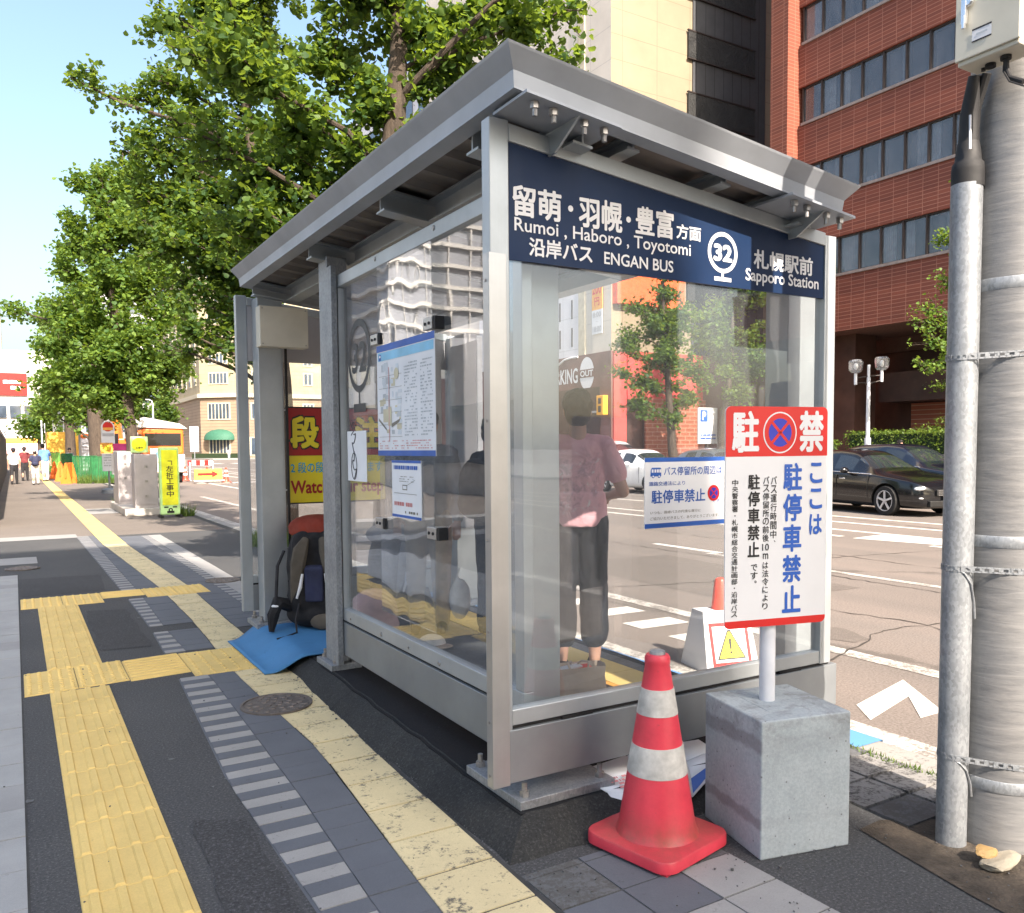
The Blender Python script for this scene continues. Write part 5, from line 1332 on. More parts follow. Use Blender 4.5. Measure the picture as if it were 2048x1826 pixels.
for y0, y1, mm in ((14.6, 16.9, 'brick_orange_y'), (17.6, 20.4, 'dark_glass'), (20.6, 22.9, 'brick_orange_y'), (9.5, 14.2, 'dark_glass'), (3, 9, 'dark_glass')):
    q = MB(); q.box(34.12, 34.19, y0, y1, .05, 3.3); q.build('ground_floor_bay', M[mm], bb)
q = MB(); q.box(34.1, 34.19, 12.0, 21.5, 4.75, 5.5); q.build('upper_window', M['dark_glass'], bb)
# cream building with the car park exit
cbld = thing('cream_building', 'tall cream tiled building beside the brick office, its corner wrapped in black netting', 'building', (30, 41, 0))
mb = MB()
wall_box(mb, 24.53, 44, 32, 52, 6.05, 48, 1, 0)
mb.build('wall', [M['tile_cream_y'], M['tile_beige_x']], cbld)
mb = MB(); mb.box(24.50, 24.528, 34.60, 45, 6.06, 13.5); mb.build('white_cladding', M['white_panel_x'], cbld)
mb = MB(); mb.box(24.47, 24.528, 34.05, 34.60, 6.06, 40); mb.build('cream_pilaster', M['cream_plain'], cbld)
for y in (36.27, 35.19, 38.2, 39.5):
    for z in (7.95, 6.55, 10.0): q = MB(); q.box(24.485, 24.499, y-.055, y+.055, z, z+.95); q.build('slit_window', M['frame_dark'], cbld)
mb = MB(); mb.box(24.45, 44, 31.9, 52, .03, 6.05); mb.build('base', M['brown_cladding'], cbld)
mb = MB(); mb.box(24.42, 24.449, 32.75, 39.5, .03, 4.40); pd = mb.build('garage_opening', M['dark_brown'], cbld)
mb = MB(); mb.box(24.40, 24.419, 32.75, 34.4, 3.15, 3.25); mb.build('door_head', M['grey_plain'], pd)
gpl = Plane3((24.445, 0, 0), (0, -1, 0))
mb = MB(); write(mb, gpl, 'PARKING', -37.35, -34.62, 4.70, 5.46, 0, .01, .02); mb.build('parking_lettering', M['sign_white'], cbld, fix=False)
mb = MB(); disc(mb, gpl, -33.85, 5.12, .60, 0, .01, ry=.80); rect(mb, gpl, -34.5, -33.2, 4.92, 5.32, 1, .02); write(mb, gpl, 'OUT', -34.38, -33.30, 4.97, 5.27, 0, .03, .03); mb.build('out_badge', [M['sign_white'], M['brown_cladding']], cbld, fix=False)
mb = MB(); mb.tube([(24.43, 36.3, 5.75), (24.43, 35.8, 5.95), (24.43, 35.2, 6.0), (24.43, 34.6, 6.0)], .05, 6); mb.build('car_outline', M['sign_white'], cbld)
ban = thing('price_banner', 'tall orange and white parking price banner hanging on the beige wall', 'banner', (24.45, 33.0, 6.8))
mb = MB(); mb.box(24.44, 24.47, 32.58, 33.42, 6.95, 8.1); mb.build('white_part', M['sign_white'], ban)
mb = MB(); mb.box(24.44, 24.47, 32.58, 33.42, 8.1, 11.2); mb.build('orange_part', M['sticker_orange'], ban)
bpl = Plane3((24.439, 0, 0), (0, -1, 0))
mb = MB(); write(mb, bpl, '200', -33.36, -32.64, 8.85, 9.35, 0, .01, .02); write(mb, bpl, '円', -33.2, -32.8, 8.3, 8.7, 0, .01, .02); write(mb, bpl, '最大', -33.3, -32.7, 9.5, 9.9, 0, .01, .02); mb.build('lettering', M['sign_red'], ban, fix=False)
mb = MB(); write(mb, bpl, '8:00', -33.32, -32.68, 7.75, 8.0, 0, .01, .01); write(mb, bpl, '～', -33.1, -32.9, 7.5, 7.56, 0, .01, .01); write(mb, bpl, '18:00', -33.34, -32.66, 7.05, 7.32, 0, .01, .01); mb.build('lettering', M['grey_plain'], ban, fix=False)
lan = thing('orange_lamp_sign', 'small glowing orange box sign on the brown wall by the car park exit', 'sign', (24.3, 32.4, 3.2))
mb = MB(); mb.box(24.12, 24.42, 32.1, 32.65, 3.02, 3.95); mb.build('case', M['orange_lamp'], lan, bevel=.03)
mb = MB(); mb.box(24.105, 24.12, 32.27, 32.48, 3.15, 3.45); mb.box(24.105, 24.12, 32.27, 32.48, 3.55, 3.82); mb.build('symbol', M['frame_dark'], lan)
mb = MB(); mb.box(24.53, 25.28, 31.78, 31.895, .03, 6.0); mb.build('red_panel', M['red_cladding'], cbld)
mb = MB(); mb.box(25.28, 30.1, 31.70, 31.78, 3.75, 6.04); mb.build('red_fascia', M['red_cladding'], cbld)
mb = MB(); mb.box(25.28, 26.30, 31.80, 31.895, .03, 3.74); mb.build('door', M['dark_brown'], cbld)
mb = MB(); mb.box(26.30, 30.15, 31.55, 31.69, .03, 3.80); mb.build('brick_panel', M['brick_orange_y'], cbld)
mb = MB(); mb.box(24.60, 28.8, 31.62, 31.995, 8.25, 10.6); mb.build('red_signboard', M['red_orange'], cbld)
mb = MB(); mb.box(29.55, 34.6, 31.93, 31.985, 6.1, 44); nt_ = mb.build('net_panel', M['net_panel'], cbld)
for k in range(10):
    z = 17.63-2.95*3+2.95*k
    q = MB(); q.box(29.20, 33.75, 31.86, 31.92, z, z+1.27); q.build('net', M['net_dark'], cbld)
    q = MB(); q.box(29.15, 33.80, 31.84, 31.925, z-.06, z-.005); q.box(29.15, 33.80, 31.84, 31.925, z+1.275, z+1.34); q.build('scaffold_rail', M['frame_dark'], cbld)
# further office blocks on that side
ob = thing('pale_store_building', 'pale department store block with rows of windows behind the cream building', 'building', (36, 66, 0))
mb = MB(); mb.box(26.5, 60, 54, 78, .03, 30); mb.build('wall', M['white_panel_x'], ob)
mb = MB(); mb.box(26.3, 60, 53.9, 78.1, .03, 5.2); mb.build('shopfront', M['cream_plain'], ob)
for f in range(6):
    for k in range(7): q = MB(); q.box(26.44, 26.499, 55.5+3.2*k, 57.6+3.2*k, 7+3.7*f, 9.1+3.7*f); q.build('window', M['window_glass'], ob)
q = MB(); q.box(26.2, 26.299, 56, 76, 3.3, 4.6); q.build('shop_sign', M['red_orange'], ob)
# cream corner hotel
ht = thing('corner_hotel', 'cream and pink corner hotel with a green awning far down the street', 'building', (40, 165, 0))
A0, A1, A2, A3 = (28.5, 200), (28.5, 155.3), (33.8, 150), (80, 150)
poly_ = [A0, A1, A2, A3, (80, 200)]
def hwall(name, z0, z1, off, m_):
    P = [(28.5-off, 200), (28.5-off, 155.3-off*.41), (33.8-off*.41, 150-off), (80, 150-off), (80, 200)]
    mb = MB(); mb.prism([(x, y, z0) for x, y in P], (0, 0, z1-z0)); return mb.build(name, M[m_], ht)
hwall('lower_wall', .03, 10.6, 0, 'hotel_pink'); hwall('cornice', 10.6, 11.3, .5, 'cream_plain'); hwall('upper_wall', 11.3, 33.5, 0, 'hotel_cream'); hwall('roof_edge', 33.5, 34.3, .5, 'cream_plain')
def on_face(a, b, t, z, w_, h_, name, m_, nbar, par=ht):
    a, b = Vector((*a, 0)), Vector((*b, 0)); d = (b-a).normalized(); nrm = Vector((d.y, -d.x, 0)); c = a+d*t+Vector((0, 0, z))
    mb = MB(); mb.obox(c+nrm*.05+Vector((0, 0, h_/2)), d*(w_/2+.15), nrm*.06, (0, 0, h_/2+.2)); fr = mb.build('window_frame', M['cream_plain'], par)
    mb = MB()
    pw = w_/nbar
    for i in range(nbar): mb.obox(c+d*(-w_/2+pw*(i+.5))+nrm*.12+Vector((0, 0, h_/2)), d*pw*.34, nrm*.02, (0, 0, h_/2))
    mb.build(name, M['window_glass'], fr)
    return c, d, nrm
L1 = (Vector(A2)-Vector(A1)).length
for f in range(6):
    z = 13.1+3.45*f
    on_face(A1, A2, L1/2, z, 3.6, 1.7, 'window', 'window_glass', 5)
    for k in range(9): on_face(A2, A3, 3.2+4.6*k, z, 1.5, 1.9, 'window', 'window_glass', 2)
    for k in range(7): on_face((28.5, 190), A1, 2+4.8*k, z, 1.5, 1.9, 'window', 'window_glass', 2)
on_face(A1, A2, L1/2, 6.9, 4.2, 2.6, 'window', 'window_glass', 6)
c, d, nrm = on_face(A1, A2, L1/2, .9, 4.0, 2.4, 'window', 'window_glass', 6)
for k in range(9): on_face(A2, A3, 3.2+4.6*k, 6.9, 1.9, 2.6, 'window', 'window_glass', 3)
for k in range(9): on_face(A2, A3, 3.2+4.6*k, .6, 2.6, 2.9, 'window', 'window_glass', 2)
mb = MB(); n = 14; base = c+Vector((0, 0, 2.3)); V = []
for i in range(n+1):
    a = PI*i/n
    for j in range(6):
        b = PI/2*j/5; V.append(base+d*(-2.9*math.cos(a))+nrm*(2.0*math.sin(a)*math.cos(b))+Vector((0, 0, 1.9*math.sin(b)*(.25+.75*math.sin(a)))))
mb.add(V, [(i*6+j, (i+1)*6+j, (i+1)*6+j+1, i*6+j+1) for i in range(n) for j in range(5)]); mb.build('awning', M['awning_green'], ht, smooth=True)
mb = MB(); mb.obox(c+nrm*.5+Vector((0, 0, -.5)), d*5, nrm*.5, (0, 0, .45)); mb.build('shrub_bed', M['hedge_core'], ht)
gb = thing('grey_office_block', 'pale grey office block with window rows between the street trees and the hotel', 'building', (22, 240, 0))
mb = MB(); mb.box(14, 34, 225, 260, .03, 40); mb.build('wall', M['grey_plain'], gb)
for f in range(9):
    q = MB(); q.box(15, 33, 224.8, 224.99, 6+3.6*f, 7.9+3.6*f); q.build('window_band', M['window_glass'], gb)
    q = MB(); q.box(13.8, 13.99, 227, 258, 6+3.6*f, 7.9+3.6*f); q.build('window_band', M['window_glass'], gb)
# building at the left edge of the view, at the end of the pavement
lb = thing('signboard_building', 'white building with a red signboard and a round logo far along the pavement', 'building', (-4, 215, 0))
mb = MB(); mb.box(-26, 8.3, 205, 235, .0, 22.6); mb.build('wall', M['white_plain'], lb)
mb = MB(); mb.box(-26, -1.5, 212, 235, 22.6, 36.8); mb.build('tower', M['cream_plain'], lb)
mb = MB(); mb.box(-26, -2.0, 211.5, 235, 36.8, 42); mb.build('tower_top', M['cabinet_grey'], lb)
for k in range(16): q = MB(); q.box(-3.2, -1.6, 211.85, 211.99, 23.4+.8*k, 23.7+.8*k); q.build('tower_louvre', M['white_plain'], lb)
q = MB(); q.box(-2.7, 2.9, 204.5, 204.95, 13.2, 17.8); rs = q.build('red_signboard', M['sign_red'], lb)
lpl = Plane3((0, 204.49, 0), (1, 0, 0))
q = MB()
for a in (-1.4, -.3, .8): rect(q, lpl, a, a+.95, 15.6, 16.3, 0, .03)
for a in (-.1, .9): rect(q, lpl, a, a+.85, 14.4, 15.1, 0, .03)
q.build('lettering', M['sign_white'], rs, fix=False)
lpl = Plane3((0, 204.99, 0), (1, 0, 0))
q = MB(); disc(q, lpl, .3, 20.4, 1.7, 0, .02, ri=1.5, ry=1.1); disc(q, lpl, .3, 20.7, 1.0, 0, .04, ri=.85, ry=.45); disc(q, lpl, .3, 20.2, .4, 0, .06, ri=.3, ry=.9); q.build('logo', M['cool_white'], lb, fix=False)
for k in range(5): q = MB(); q.box(-3+2.6*k, -1+2.6*k, 204.6, 204.95, 8.5, 11); q.build('window', M['window_glass'], lb)
sp2 = thing('shop_front', 'low shop with a white and yellow banner at the end of the pavement', 'shop', (-1, 120, 0))
mb = MB(); mb.box(-12, 3.2, 118, 126, 0, 3.9); mb.build('wall', M['cream_plain'], sp2)
mb = MB(); mb.box(-6, 3.15, 117.6, 117.95, 3.1, 4.1); mb.build('fascia', M['sign_white'], sp2)
mb = MB(); mb.box(-6, 3.15, 117.6, 117.95, 2.5, 3.08); mb.build('fascia', M['sticker_orange'], sp2)
mb = MB(); mb.box(-6, 3.1, 117.62, 117.95, 1.2, 2.45); mb.build('display', M['shop_pink'], sp2)
spl = Plane3((0, 117.59, 0), (1, 0, 0)); mb = MB()
write(mb, spl, 'パーキング', -1.4, 2.6, 3.3, 3.95, 0, .01, .03); mb.build('lettering', M['sign_black'], sp2, fix=False)
# boundary wall on the building side of the pavement
bw = thing('boundary_wall', 'dark low boundary wall along the left edge of the pavement', 'wall', (-.5, 40, 0))
mb = MB(); mb.box(-.9, -.47, 19, 75, 0, 2.3); mb.build('wall', M['joint'], bw); mb = MB(); mb.box(-.95, -.45, 18.9, 75.1, 2.3, 2.42); mb.build('coping', M['grey_plain'], bw)
# buildings across the pavement and behind the viewer: they shade the stop and stand in its glass
nb_ = thing('rear_office_building', 'plain office block behind the viewer that throws the foreground into shade', 'building', (-20, -25, 0))
mb = MB(); mb.prism([(-17, -18.2, 0), (1.36, -18.2, 0), (1.36, -18.2, 18.6), (-.68, -18.2, 27.4), (-17, -18.2, 27.4)], (0, -18, 0)); mb.build('wall', M['white_plain'], nb_)
for f in range(6):
    q = MB(); q.box(-16, -1.2, -18.19, -18.1, 2.4+3.4*f, 4.2+3.4*f); q.build('window_band', M['window_glass'], nb_)
tw = thing('apartment_tower', 'tall pale apartment tower with balcony grid reflected in the shelter glass', 'building', (-52, 118, 0))
mb = MB(); mb.box(-61, -43, 112, 128, 0, 95); mb.build('wall', M['tower_grey'], tw)
q = MB()
for f in range(30): q.box(-61.4, -42.6, 111.2, 111.99, 3+3.1*f, 3.55+3.1*f); q.box(-42.99, -42.3, 112, 128, 3+3.1*f, 3.55+3.1*f)
q.build('balcony_slab', M['white_plain'], tw)
q = MB()
for k in range(7): q.box(-61.3+3*k, -61.05+3*k, 111.35, 111.99, 0, 95)
q.build('mullion', M['white_plain'], tw)
for nm, lab, a in (('side_office_building', 'white office block with window bands on the building side of the pavement', (-40, -9.2, 17, 58, 4.9, 'white_plain')), ('side_store_building', 'pale stone store building further along the building side', (-45, -9.2, 60, 108, 7, 'cream_plain'))):
    t = thing(nm, lab, 'building', (-20, a[2]+10, 0))
    mb = MB(); mb.box(a[0], a[1], a[2], a[3], 0, a[4]); mb.build('wall', M[a[5]], t)
    for f in range(int(a[4]/3.6)):
        q = MB(); q.box(a[1]+.01, a[1]+.08, a[2]+1, a[3]-1, 1.0+3.6*f, 2.9+3.6*f); q.build('window_band', M['window_glass'], t)
# ================================================================ vegetation
def rotmats(rng, n, tilt_up=.55):
    nrm = rng.normal(size=(n, 3)); nrm[:, 2] = np.abs(nrm[:, 2])*.8+tilt_up; nrm /= np.linalg.norm(nrm, axis=1)[:, None]
    d = rng.normal(size=(n, 3)); d[:, 2] -= .6; d -= (d*nrm).sum(1)[:, None]*nrm; d /= np.linalg.norm(d, axis=1)[:, None]
    s_ = np.cross(nrm, d); return s_, d, nrm
FAN = np.array([(0, 0, 0), (-.44, .55, .06), (-.30, .88, .10), (0, .93, -.02), (.30, .88, .10), (.44, .55, .06)])
FANF = [(0, 3, 2, 1), (0, 5, 4, 3)]
OVAL = np.array([(0, 0, 0), (-.24, .4, .06), (0, 1, 0), (.24, .4, .06)]); OVALF = [(0, 2, 1), (0, 3, 2)]
def leaf_mesh(name, pos, size, rng, material, parent, tpl=FAN, fcs=FANF, up=.55):
    n = len(pos); s_, d, nr = rotmats(rng, n, up); sz = size*rng.uniform(.45, 1.25, n)
    k = len(tpl)
    V = pos[:, None, :]+sz[:, None, None]*(tpl[None, :, 0, None]*s_[:, None, :]+tpl[None, :, 1, None]*d[:, None, :]+tpl[None, :, 2, None]*nr[:, None, :])
    V = V.reshape(-1, 3); L = len(fcs[0])
    F = (np.arange(n)[:, None, None]*k+np.array(fcs)[None]).reshape(-1)
    me = bpy.data.meshes.new(name); me.vertices.add(len(V)); me.vertices.foreach_set('co', V.ravel().astype(np.float32))
    nf = n*len(fcs); me.loops.add(nf*L); me.loops.foreach_set('vertex_index', F.astype(np.int32)); me.polygons.add(nf)
    me.polygons.foreach_set('loop_start', np.arange(0, nf*L, L, dtype=np.int32)); me.update(calc_edges=True); me.validate()
    me.materials.append(material); o = link(bpy.data.objects.new(name, me)); adopt(o, parent); return o
def tree(label, base, trunk, lobes, leaf, dens, seed, material='ginkgo_leaf', group=None, depth=.5, cut_=None, twig=.012, name='ginkgo_tree'):
    """trunk = [(x, y, z, r)...]; lobes = [(x, y, z, r)...] leaf clusters carried by limbs"""
    rng = np.random.default_rng(seed); rn = random.Random(seed)
    t = thing(name, label, 'tree', base, 0, group)
    mb = MB(); mb.tube([p[:3] for p in trunk], [p[3] for p in trunk], 14); tr = mb.build('trunk', M['bark'], t, smooth=True)
    lm = MB(); pos = []
    tv = [Vector(p[:3]) for p in trunk]
    for (x, y, z, r) in lobes:
        c = Vector((x, y, z)); best = None                   # limb leaves the trunk somewhat below its lobe
        for i in range(len(tv)-1):
            for q in (0, .25, .5, .75):
                p = tv[i].lerp(tv[i+1], q)
                dz = c.z-p.z; dh = math.hypot(c.x-p.x, c.y-p.y); cost = dh+abs(dz-.55*dh)
                if p.z > trunk[0][2]+1.6*min(1, (tv[-1].z)/6) and (best is None or cost < best[0]): best = (cost, p, trunk[i][3])
        p = best[1] if best else tv[-1]; L = (c-p).length; rr0 = min(best[2]*.45 if best else .05, .015*L+.010)
        k1 = p.lerp(c, .35)+Vector((rn.uniform(-.1, .1)*L, rn.uniform(-.1, .1)*L, .08*L)); k2 = p.lerp(c, .7)+Vector((rn.uniform(-.08, .08)*L, rn.uniform(-.08, .08)*L, .05*L))
        lm.tube([p, k1, k2, c], [rr0, rr0*.75, rr0*.5, rr0*.25], 7)
        nt_w = max(4, int(7*r/.5)); tips = []
        for j in range(nt_w):
            v = Vector((rn.gauss(0, 1), rn.gauss(0, 1), rn.gauss(.15, .8))).normalized()*r*rn.uniform(.75, 1.12)
            st = k2.lerp(c, rn.random()); tip = c+v; md = st.lerp(tip, .5)+Vector((rn.uniform(-.1, .1)*r, rn.uniform(-.1, .1)*r, .1*r))
            lm.tube([st, md, tip], [twig, twig*.7, twig*.35], 4)
            tips.append(k1.lerp(k2, rn.uniform(.0, 1))); tips.append(k2.lerp(c, rn.random())); tips.append(p.lerp(k1, rn.uniform(.55, 1)))
            for q in np.linspace(.15, 1.0, max(4, int(r/.085))):
                w_ = st.lerp(md, q*2) if q < .5 else md.lerp(tip, q*2-1)
                tips.append(w_)
        m_ = int(dens*r*r)
        for _ in range(m_):
            w_ = tips[int(rng.integers(len(tips)))]
            kk = int(rng.integers(4, 9)); off = rng.normal(size=(kk, 3))*leaf*.75
            pos.append(np.array(w_)[None]+off)
    lm.build('limbs', M['bark'], tr, smooth=True)
    pos = np.concatenate(pos)
    leaf_mesh('foliage', pos, leaf, rng, M[material], t)
    return t
def widen(lobes, seed, n, d=(.59, .81), amp=1.0):
    """give a crown its depth: more lobes nearer and farther than the measured outline"""
    rn = random.Random(seed); out = list(lobes)
    for _ in range(n):
        x, y, z, r = rn.choice(lobes); k = rn.uniform(.5, 1.6)*amp*(1 if rn.random() < .75 else -.6)
        out.append((x+d[0]*k+rn.uniform(-.3, .3)*amp, y+d[1]*k+rn.uniform(-.3, .3)*amp, z+rn.uniform(-.2, .5)*amp, r*rn.uniform(.8, 1.1)))
    return out
LA = [(2.38, 8.47, 4.66, .55), (2.67, 8.35, 5.35, .59), (2.27, 8.48, 3.87, .42), (2.96, 8.09, 4.06, .4), (3.07, 8.07, 4.85, .42), (3.53, 7.86, 5.64, .55), (3.85, 7.63, 5.14, .42), (4.21, 7.45, 5.63, .45), (4.73, 7.15, 5.73, .42), (4.86, 7.02, 5.28, .33), (3.03, 8.17, 5.94, .59), (4.39, 7.36, 5.93, .5), (3.66, 7.71, 4.7, .30), (4.1, 7.47, 4.94, .33), (2.54, 8.35, 4.21, .42), (2.03, 8.66, 4.32, .33), (3.22, 7.95, 4.31, .26), (4.95, 7.0, 5.82, .22), (2.43, 8.72, 3.7, .31), (2.16, 8.88, 3.65, .28), (2.66, 8.6, 3.85, .31), (2.04, 8.97, 3.85, .31), (2.31, 8.82, 4.06, .36), (2.8, 8.53, 4.05, .31), (3.08, 8.4, 4.56, .31)]
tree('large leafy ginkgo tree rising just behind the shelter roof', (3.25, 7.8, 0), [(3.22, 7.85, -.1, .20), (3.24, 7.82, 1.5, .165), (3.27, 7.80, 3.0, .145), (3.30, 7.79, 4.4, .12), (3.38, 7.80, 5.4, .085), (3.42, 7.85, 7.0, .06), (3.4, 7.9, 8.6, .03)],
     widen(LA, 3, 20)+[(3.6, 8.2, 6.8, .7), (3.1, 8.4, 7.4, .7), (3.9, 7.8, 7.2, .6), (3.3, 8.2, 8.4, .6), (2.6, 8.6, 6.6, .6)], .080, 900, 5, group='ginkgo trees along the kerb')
LB = [(3.03, 14.38, 8.09, .89), (2.35, 14.8, 8.34, .48), (2.11, 14.88, 7.46, .48), (1.68, 15.12, 7.22, .4), (2.63, 14.52, 6.73, .81), (3.35, 14.13, 7.29, .81), (2.0, 14.87, 6.41, .5), (2.94, 14.26, 5.68, .7), (2.32, 14.64, 5.69, .65), (3.53, 13.85, 4.71, .5), (2.77, 14.3, 4.72, .6), (2.8, 14.22, 3.75, .42), (2.44, 14.41, 3.43, .28), (2.99, 14.07, 3.26, .26), (3.87, 13.76, 6.32, .65), (2.22, 14.64, 4.88, .5), (1.65, 15.08, 6.34, .28), (3.33, 14.24, 8.66, .81), (2.46, 14.81, 4.3, .49), (2.95, 14.51, 4.29, .58), (2.07, 15.11, 5.37, .5), (1.8, 15.3, 5.78, .38), (2.63, 14.64, 3.31, .34), (3.07, 14.4, 3.63, .33), (2.27, 14.84, 3.2, .22), (2.77, 14.68, 5.12, .66)]
tree('dark leafy ginkgo tree beyond the far end of the shelter', (3.8, 13.5, 0), [(3.76, 13.4, -.1, .17), (3.80, 13.45, 1.2, .14), (3.78, 13.6, 2.6, .135), (3.70, 13.8, 4.2, .12), (3.5, 14.0, 6.2, .09), (3.3, 14.2, 8.4, .04)],
     widen(LB, 4, 18, amp=1.3)+[(3.2, 14.6, 9.7, .8), (3.9, 14.2, 9.0, .7)], .093, 660, 6, group='ginkgo trees along the kerb')
LC = [(2.12, 26.02, 8.51, .7), (1.67, 26.22, 7.55, .62), (2.73, 25.59, 7.68, 1.0), (3.46, 25.19, 8.09, .69), (1.39, 26.31, 6.46, .5), (2.33, 25.73, 6.18, 1.15), (3.27, 25.17, 6.17, .96), (1.11, 26.4, 5.36, .5), (1.92, 25.88, 4.81, 1.15), (2.97, 25.23, 4.53, 1.05), (3.7, 24.84, 5.07, .69), (.84, 26.48, 4.27, .55), (1.28, 26.17, 3.44, .75), (2.33, 25.52, 3.16, 1.0), (3.3, 24.99, 3.7, .55), (.57, 26.59, 3.45, .3), (2.66, 25.27, 2.5, .4), (2.2, 26.01, 9.2, .42), (3.48, 27.04, 9.6, .7), (4.07, 26.62, 8.81, .85), (4.2, 26.29, 6.6, .6), (3.08, 27.24, 9.25, .85), (3.89, 26.63, 7.35, .88), (1.43, 27.95, 5.32, .8), (.92, 28.25, 5.33, .5), (1.88, 27.82, 7.36, .8)]
tree('sunlit ginkgo tree with a low full crown above the pavement', (2.85, 25, 0), [(2.78, 24.9, -.1, .22), (2.80, 25.0, 1.6, .16), (2.70, 25.3, 3.2, .14), (2.5, 25.6, 5.5, .10), (2.3, 25.8, 8.2, .05)],
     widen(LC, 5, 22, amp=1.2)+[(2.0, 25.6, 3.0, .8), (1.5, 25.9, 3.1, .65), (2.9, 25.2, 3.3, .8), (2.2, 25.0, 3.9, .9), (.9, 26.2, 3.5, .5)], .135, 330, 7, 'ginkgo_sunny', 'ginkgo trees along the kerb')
LD = [(1.17, 46.08, 4.17, .96), (2.38, 45.32, 3.45, .96), (1.83, 45.77, 5.36, .96), (3.22, 44.85, 3.92, .96), (.73, 46.28, 3.5, .36), (4.33, 44.35, 6.29, 1.43), (2.6, 45.2, 6.8, 1.4), (3.0, 45, 9, 1.5), (1.9, 45.6, 8, 1.1)]
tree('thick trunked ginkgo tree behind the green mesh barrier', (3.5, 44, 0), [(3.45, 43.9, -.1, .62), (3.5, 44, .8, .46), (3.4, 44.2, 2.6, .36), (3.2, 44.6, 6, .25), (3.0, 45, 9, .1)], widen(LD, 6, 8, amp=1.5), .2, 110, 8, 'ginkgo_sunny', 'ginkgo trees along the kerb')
tree('slender ginkgo tree furthest along the construction fence', (3.1, 58, 0), [(3.0, 58, -.1, .35), (3.0, 58, 3, .26), (3.0, 58.4, 8, .15)], [(2.2, 58, 4.6, 1.2), (3.4, 58, 5.2, 1.3), (2.8, 58, 7, 1.5), (3.0, 58.5, 9, 1.3), (1.6, 58, 3.6, .8)], .24, 90, 9, 'ginkgo_sunny', 'ginkgo trees along the kerb')
tree('small dark tree far off in front of the shop banner', (2.4, 100, 0), [(2.4, 100, 0, .3), (2.4, 100, 3, .22), (2.4, 100, 6, .1)], [(1.5, 100, 3.6, 1.3), (2.8, 100, 4.2, 1.5), (3.6, 100, 3.2, 1.2), (.8, 100, 4.4, .9), (2.4, 100, 6, 1.3)], .4, 40, 10, name='street_tree')
for lab, x, y, r, sd in (('rounded green street tree in front of the pale hotel side', 22.2, 152, 2.2, 31), ('narrow green street tree beside the grey office block', 17.0, 142, 1.5, 32)):
    tree(lab, (x, y, 0), [(x, y, 0, .3), (x, y, 5, .22), (x, y, 12, .1)], [(x+rn_*r*.55, y+q_*r*.3, z_, r*k_) for rn_, q_, z_, k_ in ((-.8, .2, 5, .7), (.8, -.2, 5.4, .75), (0, .3, 7.2, .9), (-.5, 0, 9, .75), (.5, .2, 10.4, .7), (0, 0, 12.4, .6), (.9, 0, 7.8, .6))], .55, 30, sd, name='street_tree')
T1 = [(21.61, 24.84, 7.27, .75), (20.61, 25.41, 6.9, .5), (21.24, 24.97, 5.94, .85), (20.41, 25.45, 5.76, .55), (22.23, 24.4, 6.12, .7), (20.22, 25.52, 5.19, .5), (21.52, 24.72, 4.79, 1.0), (19.86, 25.68, 4.33, .48), (20.83, 25.07, 3.84, .7), (22.5, 24.12, 4.4, .75), (22.29, 24.17, 3.26, .5), (20.48, 25.24, 3.27, .4), (20.79, 25.02, 2.7, .3), (21.78, 24.43, 2.69, .42), (21.6, 24.7, 8.1, .5), (21.3, 24.9, 9.2, .6), (22, 24.5, 8.9, .6)]
tree('young ginkgo tree in front of the red wall by the car park exit', (21.7, 24.5, 0), [(21.85, 24.35, -.1, .24), (21.7, 24.5, 1.4, .17), (21.62, 24.6, 3.4, .13), (21.5, 24.8, 6.8, .06), (21.5, 24.8, 9, .03)], widen(T1, 21, 8, amp=.8), .14, 260, 12, group='ginkgo trees across the street')
T2 = [(26.33, 26.71, 7.33, .9), (27.45, 26.07, 7.75, .8), (26.09, 26.76, 6.05, 1.0), (27.39, 25.99, 6.03, 1.1), (26.42, 26.48, 4.75, 1.0), (27.71, 25.71, 4.74, .8), (26.93, 26.1, 3.68, .8), (25.76, 27.02, 6.91, .7), (26.8, 26.4, 8.8, .9)]
tree('ginkgo tree to the right of the red wall, seen through the end glass', (26.3, 26.3, 0), [(26.1, 26.4, -.1, .24), (26.2, 26.4, 2, .19), (26.6, 26.3, 5, .12), (26.8, 26.4, 8, .05)], widen(T2, 22, 6, amp=.8), .15, 210, 13, group='ginkgo trees across the street')
T3 = [(25.23, 15.74, 7.83, .47), (24.99, 15.8, 6.59, .5), (24.62, 15.96, 5.66, .45), (25.14, 15.63, 5.35, .6), (24.45, 15.99, 4.73, .5), (24.21, 16.18, 5.36, .28), (24.96, 15.65, 4.11, .65), (24.29, 16.04, 3.96, .36), (25.32, 15.6, 6.59, .6), (25.83, 15.26, 5.96, .9), (25.76, 15.17, 4.1, .9), (26, 15, 7.6, 1.0), (25.7, 15.2, 9, .8)]
tree('ginkgo tree across the street, half hidden by the utility pole', (25.9, 14.9, 0), [(25.9, 14.9, 0, .22), (25.9, 14.9, 2.5, .16), (25.8, 15.1, 5, .12), (25.8, 15.2, 8.5, .04)], T3, .115, 200, 14, 'ginkgo_sunny', group='ginkgo trees across the street')
